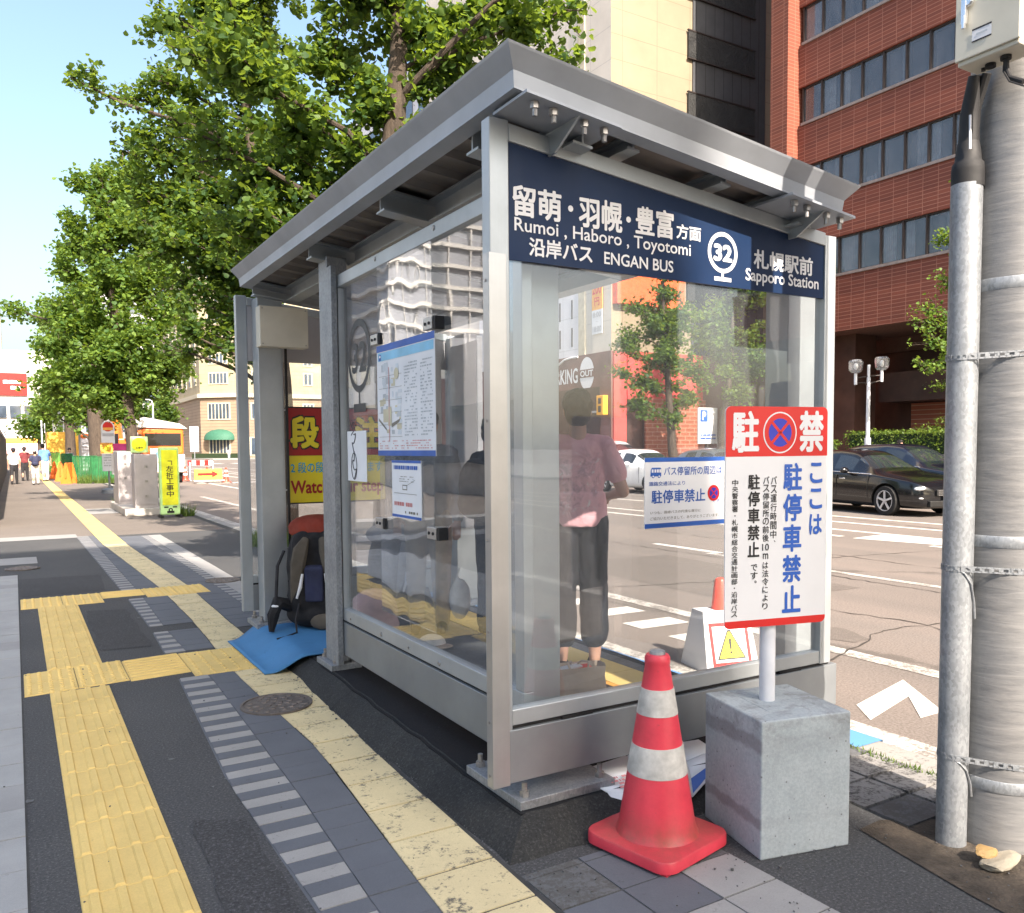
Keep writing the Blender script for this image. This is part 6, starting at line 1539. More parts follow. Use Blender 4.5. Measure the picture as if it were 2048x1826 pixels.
def hedge(label, x0, x1, y0, y1, z0, z1, leaf, n, seed):
    t = thing('hedge', label, 'hedge', ((x0+x1)/2, (y0+y1)/2, z0))
    mb = MB(); mb.box(x0+.12, x1-.12, y0+.12, y1-.12, z0, z1-.14); mb.build('inner_growth', M['hedge_core'], t)
    rng = np.random.default_rng(seed); P = np.stack([rng.uniform(x0, x1, n), rng.uniform(y0, y1, n), rng.uniform(z0, z1, n)], 1)
    f = rng.random(n); P[f < .5, 2] = z1-.1+rng.normal(size=(f < .5).sum())*.05; k = f > .62; P[k, 0] = x0+.06+rng.normal(size=k.sum())*.06
    k2 = (f > .55) & (f <= .62); P[k2, 1] = y0+.06+rng.normal(size=k2.sum())*.05
    leaf_mesh('leaves', P, leaf, rng, M['hedge_leaf'], t, OVAL, OVALF, .3); return t
def planter(label, x0, x1, y0, y1, h):
    t = thing('planter_wall', label, 'planter', ((x0+x1)/2, (y0+y1)/2, 0)); mb = MB(); mb.box(x0, x1, y0, y1, .02, h); mb.build('wall', M['concrete_plinth'], t); mb = MB(); mb.box(x0-.06, x1+.06, y0-.06, y1+.06, h, h+.10); mb.build('coping', M['kerb_stone'], t)
planter('low stone planter wall under the hedge before the brick office', 26.9, 28.6, 8.5, 21.0, 1.05)
hedge('clipped bright green hedge in front of the brick office', 26.95, 28.5, 8.6, 20.8, 1.1, 2.02, .12, 9000, 41)
hedge('clipped hedge beside the parking sign under the brick office', 27.0, 28.2, 21.9, 24.4, .9, 1.7, .12, 3000, 42)
def cloud_tree(label, x, y, z0, pads, seed):
    t = thing('clipped_garden_tree', label, 'tree', (x, y, z0)); mb = MB(); zt = max(p[2] for p in pads)
    mb.tube([(x, y, z0), (x+.05, y-.08, (z0+zt)/2), (x, y, zt)], [.07, .05, .03], 8); mb.build('trunk', M['bark'], t, smooth=True)
    rng = np.random.default_rng(seed); P = np.concatenate([np.array(p[:3])+rng.normal(size=(260, 3))*np.array([p[3]*.4, p[3]*.4, .10]) for p in pads]); leaf_mesh('foliage', P, .12, rng, M['hedge_leaf'], t, OVAL, OVALF); return t
cloud_tree('small clipped garden pine with flat pads behind the hedge', 30.4, 19.0, 1.5, [(30.4, 19.1, 3.7, .6), (30.4, 18.7, 2.4, .7), (30.3, 19.4, 2.1, .8), (30.4, 18.3, 2.75, .4)], 51)
cloud_tree('slim garden shrub with loose pads at the right end of the hedge', 30.4, 16.2, 1.5, [(30.4, 16.2, 3.5, .4), (30.4, 16.0, 2.8, .5), (30.4, 16.4, 2.2, .5)], 52)
def grass(label, c, r, n, h, seed):
    rng = np.random.default_rng(seed); a = rng.uniform(0, 2*PI, n); d = np.sqrt(rng.random(n)); P = np.stack([c[0]+r[0]*d*np.cos(a), c[1]+r[1]*d*np.sin(a), np.full(n, c[2])], 1)
    ang = rng.uniform(0, 2*PI, n); hh = h*rng.uniform(.4, 1.1, n); w_ = .006+.02*hh; lean = rng.normal(size=(n, 2))*.35*hh[:, None]
    dx = np.stack([np.cos(ang), np.sin(ang), np.zeros(n)], 1)*w_[:, None]
    V = np.stack([P-dx, P+dx, P+np.concatenate([lean, hh[:, None]], 1)], 1).reshape(-1, 3)
    me = bpy.data.meshes.new('grass'); me.from_pydata(V.tolist(), [], [(3*i, 3*i+1, 3*i+2) for i in range(n)]); me.materials.append(M['grass_blade']); o = link(bpy.data.objects.new('grass', me)); return tag(o, label, 'grass', kind='stuff')
grass('tuft of weeds at the foot of the tree beyond the shelter', (3.55, 13.3, 0), (.5, .6), 1300, .24, 61)
grass('line of weeds growing along the kerb joint by the pole', (3.50, 2.35, .0), (.03, .45), 260, .035, 62)
grass('sunlit weeds round the foot of a far tree', (2.75, 24.6, 0), (.45, .5), 700, .30, 63)
grass('weeds round the thick tree behind the mesh barrier', (3.3, 43.2, 0), (.9, .7), 900, .45, 64)
grass('weeds beside the yellow work sign', (3.3, 20.2, 0), (.2, .3), 200, .3, 65)
# ================================================================ vehicles
def car(label, loc, rz, paint_, L=4.5, W=1.76, H=1.48, st=None, wb=(.85, 3.5), wr=.325, group=None, rim_spokes=5, plate=True, visor=False, chrome_line=False):
    """car with its nose at local -Y; st = stations (y, half width, underside, bonnet/belt, top, roof half width, kind)"""
    t = thing('parked_car' if False else 'car', label, 'car', loc, rz, group)
    V, F, FM = [], [], []
    rows = []
    for (y, wd, zb, zs, zt, tw, kd) in st:
        pr = [(0, zb), (wd*.72, zb), (wd*.955, zb+.06), (wd, zb+.20), (wd*1.0, zb+(zs-zb)*.62), (wd*.965, zs-.03), (wd*.93, zs+.005), (tw, zt-.055*(1 if zt > zs+.15 else .15)), (tw*.72, zt), (0, zt+.012)]
        full = [(x, z) for x, z in pr]+[(-x, z) for x, z in reversed(pr[1:-1])]
        rows.append(len(V)); V += [(x, y, z) for x, z in full]; n = len(full)
    for i in range(len(rows)-1):
        k0, k1 = st[i][6], st[i+1][6]
        for j in range(n):
            a, b = rows[i]+j, rows[i]+(j+1) % n; c, d = rows[i+1]+(j+1) % n, rows[i+1]+j
            m_ = 0
            jj = j if j < 9 else n-1-j
            if k0 == 'g' and k1 == 'g' and jj == 6: m_ = 1
            if (k0, k1) in (('w', 'g'), ('b', 'r')) and jj in (7, 8): m_ = 2
            if k0 == 'p' or k1 == 'p': m_ = 0
            F.append((a, b, c, d)); FM.append(m_)
    F.append(tuple(range(n))); FM.append(0); F.append(tuple(reversed(range(rows[-1], rows[-1]+n)))); FM.append(0)
    me = bpy.data.meshes.new('body'); me.from_pydata(V, [], F); 
    for m_ in (M[paint_], M['car_glass'], M['car_glass'], M['car_black']): me.materials.append(m_)
    for p, i in zip(me.polygons, FM): p.material_index = i
    b = bmesh.new(); b.from_mesh(me); bmesh.ops.recalc_face_normals(b, faces=b.faces); b.to_mesh(me); b.free()
    o = link(bpy.data.objects.new('body', me)); ss = o.modifiers.new('s', 'SUBSURF'); ss.levels = 2; ss.render_levels = 2
    cut_ = MB()
    for y in wb:
        for sx in (-1, 1): cut_.cyl((sx*(W/2-.24), y, wr), (sx*(W/2+.2), y, wr), wr+.062, n=36, mi=0)
    co_ = cut_.build('arch', M['car_black']); bo = o.modifiers.new('b', 'BOOLEAN'); bo.operation = 'DIFFERENCE'; bo.object = co_; bo.solver = 'EXACT'
    me2 = evaluated(o); o.modifiers.clear(); bpy.data.objects.remove(co_)
    me2.shade_smooth(); me2.set_sharp_from_angle(angle=R(50))
    for p in me2.polygons:                       # the wheel wells are dark inside
        cx, cy, cz = p.center
        if any((cy-y)**2+(cz-wr)**2 < (wr+.05)**2+.004 for y in wb) and abs(p.normal.x) < .7 and abs(cx) < W/2-.02 and abs(cx) > W/2-.26 and p.material_index == 0 and abs(math.hypot(cy-min(wb, key=lambda q: abs(q-cy)), cz-wr)-(wr+.062)) < .012: p.material_index = 3
    nm = len(me2.materials)
    for mi, nm_, test in ((0, 'body', lambda c: True), (1, 'side_window', lambda c: c.x < 0), (1, 'side_window', lambda c: c.x >= 0), (2, 'windscreen', lambda c: c.y < L*.6), (2, 'rear_window', lambda c: c.y >= L*.6)):
        q = me2.copy(); q.name = nm_; bb_ = bmesh.new(); bb_.from_mesh(q)
        kill = [f for f in bb_.faces if (f.material_index != mi and not (mi == 0 and f.material_index >= 3)) or not test(f.calc_center_median())]
        bmesh.ops.delete(bb_, geom=kill, context='FACES'); bb_.to_mesh(q); bb_.free()
        if len(q.polygons): adopt(link(bpy.data.objects.new(nm_, q)), t, True)
    bpy.data.objects.remove(o)
    for y in wb:
        for sx in (-1, 1):
            mb = MB(); xo = sx*(W/2-.005); ax = (sx, 0, 0)
            mb.lathe((xo-sx*.20, y, wr), [(wr*.7, 0), (wr*.96, .01), (wr, .04), (wr, .16), (wr*.96, .195), (wr*.70, .20)], 32, ax=ax, caps=False); wl = mb.build('tyre', M['tyre'], t, smooth=True, local=True)
            mb = MB(); mb.lathe((xo-sx*.03, y, wr), [(wr*.71, -.01), (wr*.71, .028), (wr*.66, .030), (wr*.64, .0)], 32, ax=ax, caps=False)
            for k in range(rim_spokes):
                a = 2*PI*k/rim_spokes+.3; ca, sa = math.cos(a), math.sin(a)
                mb.obox((xo-sx*.012, y+ca*wr*.38, wr+sa*wr*.38), (sx*.012, 0, 0), (0, ca*wr*.31, sa*wr*.31), (0, -sa*wr*.065, ca*wr*.065))
            mb.lathe((xo-sx*.02, y, wr), [(wr*.16, 0), (wr*.14, .02)], 16, ax=ax); mb.build('rim', M['rim'], wl, local=True)
            mb = MB(); mb.lathe((xo-sx*.06, y, wr), [(wr*.70, 0), (wr*.70, .012)], 24, ax=ax); mb.build('hub_shade', M['car_black'], wl, local=True)
    zf = st[1][3]
    wf = st[1][1]
    for sx in (-1, 1):
        mb = MB(); mb.ell((sx*wf*.80, st[1][0]+.06, zf-.10), .20, .13, .055, rot=(0, sx*.10, -sx*.55)); mb.build('headlight', M['lamp_lens'], t, smooth=True, local=True)
        mb = MB(); mb.ell((sx*wf*.83, st[1][0]+.00, zf-.32), .09, .06, .03, rot=(0, 0, -sx*.5)); mb.build('fog_lamp', M['lamp_lens'], t, smooth=True, local=True)
        wy = [s_ for s_ in st if s_[6] in ('w', 'g')][1][0]
        mb = MB(); mb.ell((sx*(W/2+.09), wy-.02, st[5][3]+.06), .12, .075, .075); mb.obox((sx*(W/2-.02), wy+.02, st[5][3]+.02), (.06, 0, 0), (0, .03, 0), (0, 0, .015)); mb.build('mirror', M[paint_], t, smooth=True, local=True)
        hy = wb[0]+1.35
        mb = MB(); mb.obox((sx*(W/2-.004), hy, st[5][3]-.14), (.012, 0, 0), (0, .09, 0), (0, 0, .014)); mb.build('door_handle', M['chrome'] if chrome_line else M[paint_], t, bevel=.005, local=True)
        mb = MB()
        for yq in (wb[0]+.52, wb[0]+1.55): mb.box(min(sx*(W/2-.02), sx*(W/2+.0015)), max(sx*(W/2-.02), sx*(W/2+.0015)), yq, yq+.008, .38, st[5][3]-.05)
        mb.build('door_gap', M['car_black'], t, local=True)
        mb = MB(); mb.ell((sx*(W/2-.22), st[-1][0]-.02, st[-2][3]-.12), .17, .06, .11); mb.build('tail_light', M['tail_red'], t, smooth=True, local=True)
    mb = MB(); mb.obox((0, st[0][0]+.012, zf-.20), (wf*.46, 0, 0), (0, .045, 0), (0, 0, .075)); g = mb.build('grille', M['car_black'], t, bevel=.02, local=True)
    mb = MB()
    for k in (-1, 0, 1): mb.obox((0, st[0][0]-.034, zf-.20+.045*k), (wf*.42, 0, 0), (0, .006, 0), (0, 0, .006))
    mb.ell((0, st[0][0]-.04, zf-.17), .07, .012, .04); mb.build('grille_bar', M['chrome'], g, local=True)
    mb = MB(); mb.obox((0, st[0][0]+.03, .30), (wf*.7, 0, 0), (0, .06, 0), (0, 0, .07)); mb.build('lower_intake', M['car_black'], t, bevel=.02, local=True)
    if plate:
        mb = MB(); mb.obox((0, st[0][0]-.045, .44), (.165, 0, 0), (0, .008, 0), (0, 0, .083)); mb.build('number_plate', M['plate_white'], t, bevel=.006, local=True)
    if chrome_line:
        for sx in (-1, 1):
            gs = [s_ for s_ in st if s_[6] in ('w', 'g', 'p', 'r')]
            mb = MB(); mb.tube([(sx*(s_[1]*.955), s_[0], s_[3]+.005) for s_ in gs], .012, 6); mb.build('chrome_trim', M['chrome'], t, smooth=True, local=True)
    return t
HATCH = [(.0, .60, .24, .60, .62, .44, 'h'), (.12, .78, .19, .72, .75, .55, 'h'), (.45, .86, .17, .84, .88, .62, 'h'), (.95, .88, .17, .92, .97, .64, 'h'), (1.10, .88, .17, .95, 1.02, .64, 'w'), (1.86, .88, .17, .96, 1.44, .56, 'g'), (2.05, .88, .17, .97, 1.485, .56, 'g'), (2.42, .88, .17, .98, 1.51, .56, 'g'), (2.47, .88, .17, .98, 1.512, .56, 'p'), (2.53, .88, .17, .98, 1.512, .56, 'g'), (3.20, .88, .17, 1.02, 1.47, .55, 'g'), (3.45, .87, .19, 1.05, 1.42, .53, 'p'), (3.70, .85, .24, 1.04, 1.34, .50, 'b'), (4.02, .82, .30, .98, 1.02, .48, 'r'), (4.10, .74, .34, .90, .92, .44, 'h')]
WAGON = [(.0, .56, .22, .62, .64, .40, 'h'), (.13, .76, .18, .74, .77, .55, 'h'), (.50, .86, .16, .82, .87, .62, 'h'), (1.20, .895, .16, .89, .96, .66, 'h'), (1.38, .895, .16, .92, 1.00, .66, 'w'), (2.12, .895, .16, .94, 1.40, .56, 'g'), (2.32, .895, .16, .95, 1.455, .56, 'g'), (2.72, .895, .16, .96, 1.485, .56, 'g'), (2.78, .895, .16, .96, 1.487, .56, 'p'), (2.84, .895, .16, .96, 1.487, .56, 'g'), (3.62, .895, .16, .98, 1.47, .55, 'g'), (3.68, .895, .16, .98, 1.465, .55, 'p'), (3.76, .89, .18, .99, 1.46, .55, 'g'), (4.25, .87, .22, 1.00, 1.40, .52, 'p'), (4.42, .85, .26, 1.00, 1.32, .50, 'b'), (4.68, .80, .32, .95, .99, .46, 'r'), (4.76, .72, .36, .86, .88, .42, 'h')]
def scaled(st, ky, kz, kx=1): return [(y*ky, w_*kx, zb*(kz if zb > .3 else 1), zs*kz, zt*kz, tw*kx, k) for y, w_, zb, zs, zt, tw, k in st]
GC = 'cars in the far lanes'
car('white hatchback driving in the far lane, right behind the pink shirt', (18.95, 20.75, -.10), 0, 'paint_white', 4.1, 1.76, 1.51, HATCH, (.80, 3.32), .315, GC, 7)
car('dark grey car partly hidden behind the blue edged notice', (21.9, 20.1, -.10), 0, 'paint_grey', 4.1, 1.76, 1.51, HATCH, (.80, 3.32), .315, GC, 5)
car('glossy black estate car with bright five spoke wheels, nearest in the far lane', (17.55, 10.85, -.10), R(-11), 'paint_black', 4.76, 1.79, 1.49, WAGON, (.93, 3.62), .335, GC, 5, chrome_line=True)
car('black car with a blue tinted roof line standing behind the black estate car', (21.0, 11.9, -.10), R(-7), 'paint_navy', 4.8, 1.82, 1.62, scaled(WAGON, 1.0, 1.09), (.95, 3.66), .34, GC, 6, chrome_line=True)
car('white van showing only its roof behind the white hatchback', (24.0, 28.6, -.10), 0, 'paint_white', 4.6, 1.74, 1.85, scaled(HATCH, 1.1, 1.24), (.9, 3.6), .33, GC, 6)
car('small dark people carrier parked before the hotel far down the street', (37.6, 146.5, .02), R(-60), 'paint_black', 4.5, 1.76, 1.7, scaled(HATCH, 1.08, 1.14), (.9, 3.5), .34, None, 5)
# ================================================================ street lamp across the street
lp = thing('street_lamp', 'white twin headed street lamp with clear box lanterns before the brick office', 'street lamp', (26.4, 19.4, 0))
mb = MB(); mb.cyl((26.4, 19.4, .02), (26.4, 19.4, 3.9), .075, .065, 16); mb.cyl((26.4, 19.4, .02), (26.4, 19.4, 1.75), .12, .11, 16); mb.cyl((26.4, 19.4, 3.9), (26.4, 19.4, 4.35), .05, n=12); mb.build('post', M['pipe_white'], lp, smooth=True)
dv = Vector((.86, -.5, 0))
for sx, dz in ((-1, 0), (1, .10)):
    c = Vector((26.4, 19.4, 4.0))+dv*.47*sx+Vector((0, 0, dz))
    mb = MB(); mb.tube([Vector((26.4, 19.4, 3.62)), Vector((26.4, 19.4, 3.72))+dv*.15*sx, c+Vector((0, 0, -.30)), c+Vector((0, 0, -.02))], .025, 8); mb.tube([Vector((26.4, 19.4, 3.95)), c+Vector((0, 0, -.12))], .02, 8); mb.build('arm', M['frame_dark'], lp)
    mb = MB(); mb.cyl(c+Vector((0, 0, -.35)), c+Vector((0, 0, .05)), .055, n=12); mb.build('holder', M['pipe_white'], lp)
    mb = MB(); mb.lathe(c+Vector((0, 0, .06)), [(.14, 0), (.23, .09), (.245, .40), (.20, .47), (.05, .48)], 8); lt = mb.build('lantern', M['lantern_glass'], lp)
    mb = MB(); mb.ell(c+Vector((0, 0, .30)), .075, .075, .12); mb.build('bulb', M['sign_white'], lt, smooth=True)
# signs under the brick building
ps = thing('parking_notice', 'small white parking notice with a blue P on a post by the hedge', 'sign', (25.95, 26.2, 0))
mb = MB(); mb.cyl((25.9, 27.0, .03), (25.9, 27.0, 1.6), .10, n=10); mb.build('post', M['frame_dark'], ps)
mb = MB(); mb.box(25.35, 26.45, 26.95, 27.02, 1.6, 3.15); mb.build('board', M['sign_white'], ps)
ppl = Plane3((25.35, 26.94, 1.6), (1, 0, 0)); mb = MB(); rect(mb, ppl, .1, .52, .95, 1.45, 0, .004); bars_block(mb, ppl, random.Random(2), .1, 1.0, .15, .45, 2, 0, .9, .5, .006); mb.build('print', M['sign_blue'], ps, fix=False)
mb = MB(); write(mb, ppl, 'P', .2, .42, 1.02, 1.38, 0, .012, .04); mb.build('lettering', M['sign_white'], ps, fix=False)
person('person with dark hair and a pale blue shirt passing behind the parked black cars', (25.2, 17.3, .03), R(170), 1.62, 'cloth_sky', 'cloth_dark', arms=((.3, .1), (.3, .1)), sleeves=.5, vox=.02)
# ================================================================ far end of the pavement
tile('brushed_zinc', (.55, .55, .54), (.4, .4, .4), .36)
ws = thing('work_sign', 'tall yellow roadworks sign with a green rim standing on the pavement', 'sign', (2.94, 19.9, 0))
mb = MB(); mb.box(2.75, 3.16, 19.86, 20.05, .06, 1.56); mb.build('board', M['neon_rim'], ws, bevel=.03)
mb = MB(); mb.box(2.79, 3.12, 19.845, 19.86, .28, 1.50); mb.build('yellow_field', M['sign_neon'], ws, bevel=.01)
for x in (2.76, 3.15):
    mb = MB(); mb.box(x-.03, x+.03, 19.70, 20.2, .0, .06); mb.build('foot', M['car_black'], ws)
wpl = Plane3((2.79, 19.843, .28), (1, 0, 0)); mb = MB()
column(mb, wpl, '左折工事中', .09, .24, .88, .18, 0, .003, .01); rect(mb, wpl, .13, .22, .97, .985, 0, .003); rect(mb, wpl, .205, .22, .89, .97, 0, .003); mb.build('lettering', M['sign_black'], ws, fix=False)
mb = MB(); wp2 = Plane3((2.79, 19.858, .06), (1, 0, 0)); disc(mb, wp2, .165, .11, .045, 0, .003, ri=.02); rect(mb, wp2, .03, .12, .16, .19, 0, .003); rect(mb, wp2, .21, .30, .16, .19, 0, .003); rect(mb, wp2, .09, .24, .04, .09, 0, .003); mb.build('logo', M['sign_black'], ws, fix=False)
def cabinet(label, x, y, z0, w_, d_, h_, grp):
    t = thing('street_cabinet', label, 'cabinet', (x, y, z0), 0, grp)
    mb = MB(); mb.box(x-w_/2, x+w_/2, y-d_/2, y+d_/2, z0, z0+h_); mb.build('case', M['cabinet_grey'], t, bevel=.012)
    mb = MB(); mb.box(x-w_/2+.04, x+w_/2-.03, y-d_/2-.012, y-d_/2, z0+.08, z0+h_-.06); d1 = mb.build('door', M['cabinet_grey'], t, bevel=.004)
    mb = MB()
    for q in (.2, .48, .75): mb.box(x-.03, x+.03, y-d_/2-.02, y-d_/2-.012, z0+h_*q, z0+h_*q+.05)
    mb.build('latch', M['bolt'], d1); return t
pt = thing('cabinet_plinth', 'pale concrete plinth under the two grey street cabinets', 'plinth', (2.65, 22, 0)); mb = MB(); mb.box(2.12, 2.95, 20.75, 24.2, 0, .17); mb.build('slab', M['concrete_plinth'], pt, bevel=.02)
cabinet('nearer grey street cabinet behind the yellow roadworks sign', 2.60, 21.15, .17, .50, .55, 1.24, 'grey street cabinets')
cabinet('farther slimmer grey street cabinet on the concrete plinth', 2.36, 23.2, .17, .34, .9, 1.30, 'grey street cabinets')
sq = thing('work_notice', 'square yellow work notice with a green rim above the grey cabinet', 'sign', (2.62, 22.0, 0))
mb = MB(); mb.box(2.41, 2.80, 21.96, 22.0, 1.44, 1.83); mb.build('board', M['neon_rim'], sq, bevel=.03); mb = MB(); mb.cyl((2.6, 21.98, 1.637), (2.6, 21.95, 1.637), .165, n=28); mb.build('yellow_field', M['sign_neon'], sq)
mb = MB(); mb.cyl((2.6, 22.03, .17), (2.6, 22.03, 1.5), .02, n=8); mb.build('post', M['galvanised'], sq)
spl_ = Plane3((2.6, 21.948, 1.637), (1, 0, 0)); mb = MB(); write(mb, spl_, '工事中', -.08, .08, -.10, -.05, 0, .003, .01); mb.build('lettering', M['sign_black'], sq, fix=False)
ns = thing('parking_sign', 'white no parking sign in a pale concrete block beside the far tree', 'sign', (2.72, 27.2, 0))
mb = MB(); mb.box(2.50, 2.98, 26.95, 27.4, 0, .48); mb.build('concrete_block', M['concrete_plinth'], ns, bevel=.02)
mb = MB(); mb.cyl((2.72, 27.2, .48), (2.72, 27.2, 1.5), .035, n=12); mb.build('post', M['pipe_white'], ns)
mb = MB(); mb.box(2.45, 3.0, 27.12, 27.155, .80, 1.70); mb.build('board', M['sign_white'], ns); npl = Plane3((2.45, 27.118, .80), (1, 0, 0))
mb = MB(); rect(mb, npl, 0, .55, .70, .90, 0, .003); mb.build('red_band', M['sign_pink'], ns, fix=False)
mb = MB(); column(mb, npl, '駐停車禁止', .33, .45, .66, .06, 0, .003, .03); bars_block(mb, npl, random.Random(4), .08, .25, .1, .65, 9, 0, .8, .4, .003); mb.build('lettering', M['sign_blue'], ns, fix=False)
ys = thing('yellow_notice', 'small square yellow notice tied to the sunlit trunk beside the white sign', 'sign', (2.35, 25.4, 1.5)); mb = MB(); mb.box(2.10, 2.42, 26.2, 26.22, 1.42, 1.72); mb.build('board', M['sticker_orange'], ys); mb = MB(); mb.cyl((2.26, 26.195, 1.57), (2.26, 26.18, 1.57), .07, n=14); mb.build('symbol', M['sign_yellow'], ys)
bt = thing('bus_stop_sign', 'white round topped bus stop sign with a red head beside the dark trunk', 'bus stop', (2.85, 32.5, 0))
mb = MB(); mb.cyl((2.85, 32.5, .1), (2.85, 32.5, 2.5), .035, n=12); mb.lathe((2.85, 32.5, 0), [(.28, 0), (.26, .14), (.08, .18)], 20); mb.build('post', M['galvanised'], bt)
mb = MB(); q_ = [(-.21, 0), (.21, 0), (.21, 1.55)]+[(.21*math.cos(R(15*k)), 1.55+.21*math.sin(R(15*k))) for k in range(13)]+[(-.21, 1.55)]; mb.prism([(2.85+x, 32.4, .78+z) for x, z in q_], (0, .06, 0)); mb.build('board', M['sign_white'], bt)
btp = Plane3((2.85, 32.395, .78), (1, 0, 0)); mb = MB(); disc(mb, btp, 0, 1.55, .165, 0, .004); rect(mb, btp, -.16, .16, 1.43, 1.52, 1, .008); rect(mb, btp, -.18, .18, 1.22, 1.32, 2, .004); bars_block(mb, btp, random.Random(6), -.16, .16, .15, .7, 6, 2, .8, .5, .004); mb.build('print', [M['sign_red'], M['sticker_orange'], M['grey_plain']], bt, fix=False)
# pedestrians walking away
WK = 'people walking along the pavement'
person('person in a white shirt, dark cap and dark trousers walking away at the left edge', (-.02, 44.2, 0), 0, 1.66, 'cloth_white', 'cloth_dark', cap_='cloth_navy', stride=.16, group=WK, vox=.03)
person('person in a white cap, white trousers and a navy bag walking ahead of the others', (.80, 43.0, 0), 0, 1.56, 'cloth_navy', 'cloth_white', cap_='cloth_white', stride=.12, group=WK, vox=.03, bag='cloth_navy')
person('stooping person in a blue shirt and white trousers beside the white capped person', (1.32, 47.5, 0), R(15), 1.86, 'cloth_blue', 'cloth_white', stride=.12, group=WK, vox=.03, bend=.35)
person('person in a maroon top walking between the white shirt and the white cap', (.45, 49.0, 0), 0, 1.72, 'cloth_maroon', 'cloth_dark', stride=.1, group=WK, vox=.03)
person('road worker in a pale top standing behind the green mesh fence', (2.70, 53.5, 0), R(180), 1.66, 'cloth_grey', 'cloth_dark', vox=.03)
person('tiny person in pale blue standing before the hotel planting far away', (31.2, 146, .0), 0, 1.7, 'cloth_sky', 'cloth_sky', vox=.04)
# construction fence
def mesh_fence(label, x0, y0, x1, y1, h_, material, grp, name='mesh_fence', z0=.05):
    t = thing(name, label, 'barrier', ((x0+x1)/2, (y0+y1)/2, 0), 0, grp); a, b = Vector((x0, y0, 0)), Vector((x1, y1, 0)); d = b-a
    mb = MB(); mb.tube([a+Vector((0, 0, z0)), a+Vector((0, 0, h_)), b+Vector((0, 0, h_)), b+Vector((0, 0, z0))], .022, 8); mb.tube([a+Vector((0, 0, z0+.1)), b+Vector((0, 0, z0+.1))], .02, 8); mb.build('frame', M['barrier_green'] if 'green' in material or 'lime' in material else M[material], t)
    mb = MB(); n = 16
    for i in range(n): 
        p = a+d*(i+.5)/n; mb.obox(p+Vector((0, 0, (h_+z0+.1)/2)), d/n*.38, d.orthogonal().normalized()*.006, (0, 0, (h_-z0-.1)/2))
    mb.build('mesh', M[material], t)
    for p in (a, b): mb = MB(); mb.obox(p+Vector((0, 0, .03)), (.05, 0, 0), (0, .25, 0), (0, 0, .03)); mb.build('foot', M['car_black'], t)
GF = 'construction fence panels'
mesh_fence('dark green mesh fence panel nearest the thick tree', 3.05, 42.8, 4.15, 43.2, 1.22, 'barrier_green', GF)
mesh_fence('dark green mesh fence panel in the middle of the fence', 2.35, 44.2, 3.3, 43.4, 1.25, 'barrier_green', GF)
mesh_fence('dark green mesh fence panel at the left end of the row', 2.25, 52.5, 2.75, 52.0, 1.35, 'barrier_green', GF)
mesh_fence('bright lime green barrier panel behind the orange barrier', 1.75, 62, 2.5, 60, 1.4, 'barrier_lime', GF)
def orange_barrier(label, x, y, rz):
    t = thing('plastic_barrier', label, 'barrier', (x, y, 0), rz, 'orange plastic barriers'); mb = MB(); mb.box(-.5, .5, -.03, .03, .25, .95); mb.build('panel', M['barrier_orange'], t, bevel=.02, local=True)
    for sx in (-.4, .4): mb = MB(); mb.prism([(sx-.05, -.25, 0), (sx-.05, .25, 0), (sx-.05, .05, .9), (sx-.05, -.05, .9)], (.1, 0, 0)); mb.build('leg', M['barrier_orange'], t, local=True)
orange_barrier('orange plastic barrier standing nearest the dark green mesh', 2.15, 43.5, R(70)); orange_barrier('orange plastic barrier behind the first one', 1.95, 47.0, R(85)); orange_barrier('orange plastic barrier furthest along the yellow line', 1.85, 51.5, R(88))
# machine house and site things
mh = thing('machine_house', 'orange yellow site machine box standing behind the green fence', 'machine', (3.3, 64, 0)); mb = MB(); mb.box(1.9, 3.75, 63, 66, .2, 2.75); mb.build('case', M['machine_yellow'], mh, bevel=.04)
mb = MB(); mb.box(1.98, 3.65, 62.97, 63.0, .3, 2.6); mb.build('door', M['machine_yellow'], mh); mb = MB()
for x in (1.8, 2.3, 2.9, 3.35): mb.cyl((x, 63.2, 2.7), (x, 63.2, 3.9), .03, n=8)
mb.tube([(1.8, 63.2, 3.6), (3.35, 63.2, 3.6)], .03, 6); mb.tube([(2.3, 63.2, 2.75), (2.9, 63.2, 3.9)], .03, 6); mb.cyl((1.62, 63, 0), (1.62, 63, 4.2), .05, n=10); mb.build('railing', M['pipe_white'], mh)
gd = thing('roller_box', 'grey louvred site box with an orange lamp beside the machine box', 'machine', (4.1, 62, 0)); mb = MB(); mb.box(3.85, 4.4, 62, 63, .2, 2.3); mb.build('case', M['cool_white'], gd); mb = MB()
for k in range(8): mb.box(3.84, 4.41, 61.96, 62.0, .4+.22*k, .5+.22*k)
mb.build('louvre', M['grey_plain'], gd); mb = MB(); mb.ell((4.1, 62.3, 2.45), .28, .25, .2); mb.build('lamp', M['barrier_orange'], gd, smooth=True)
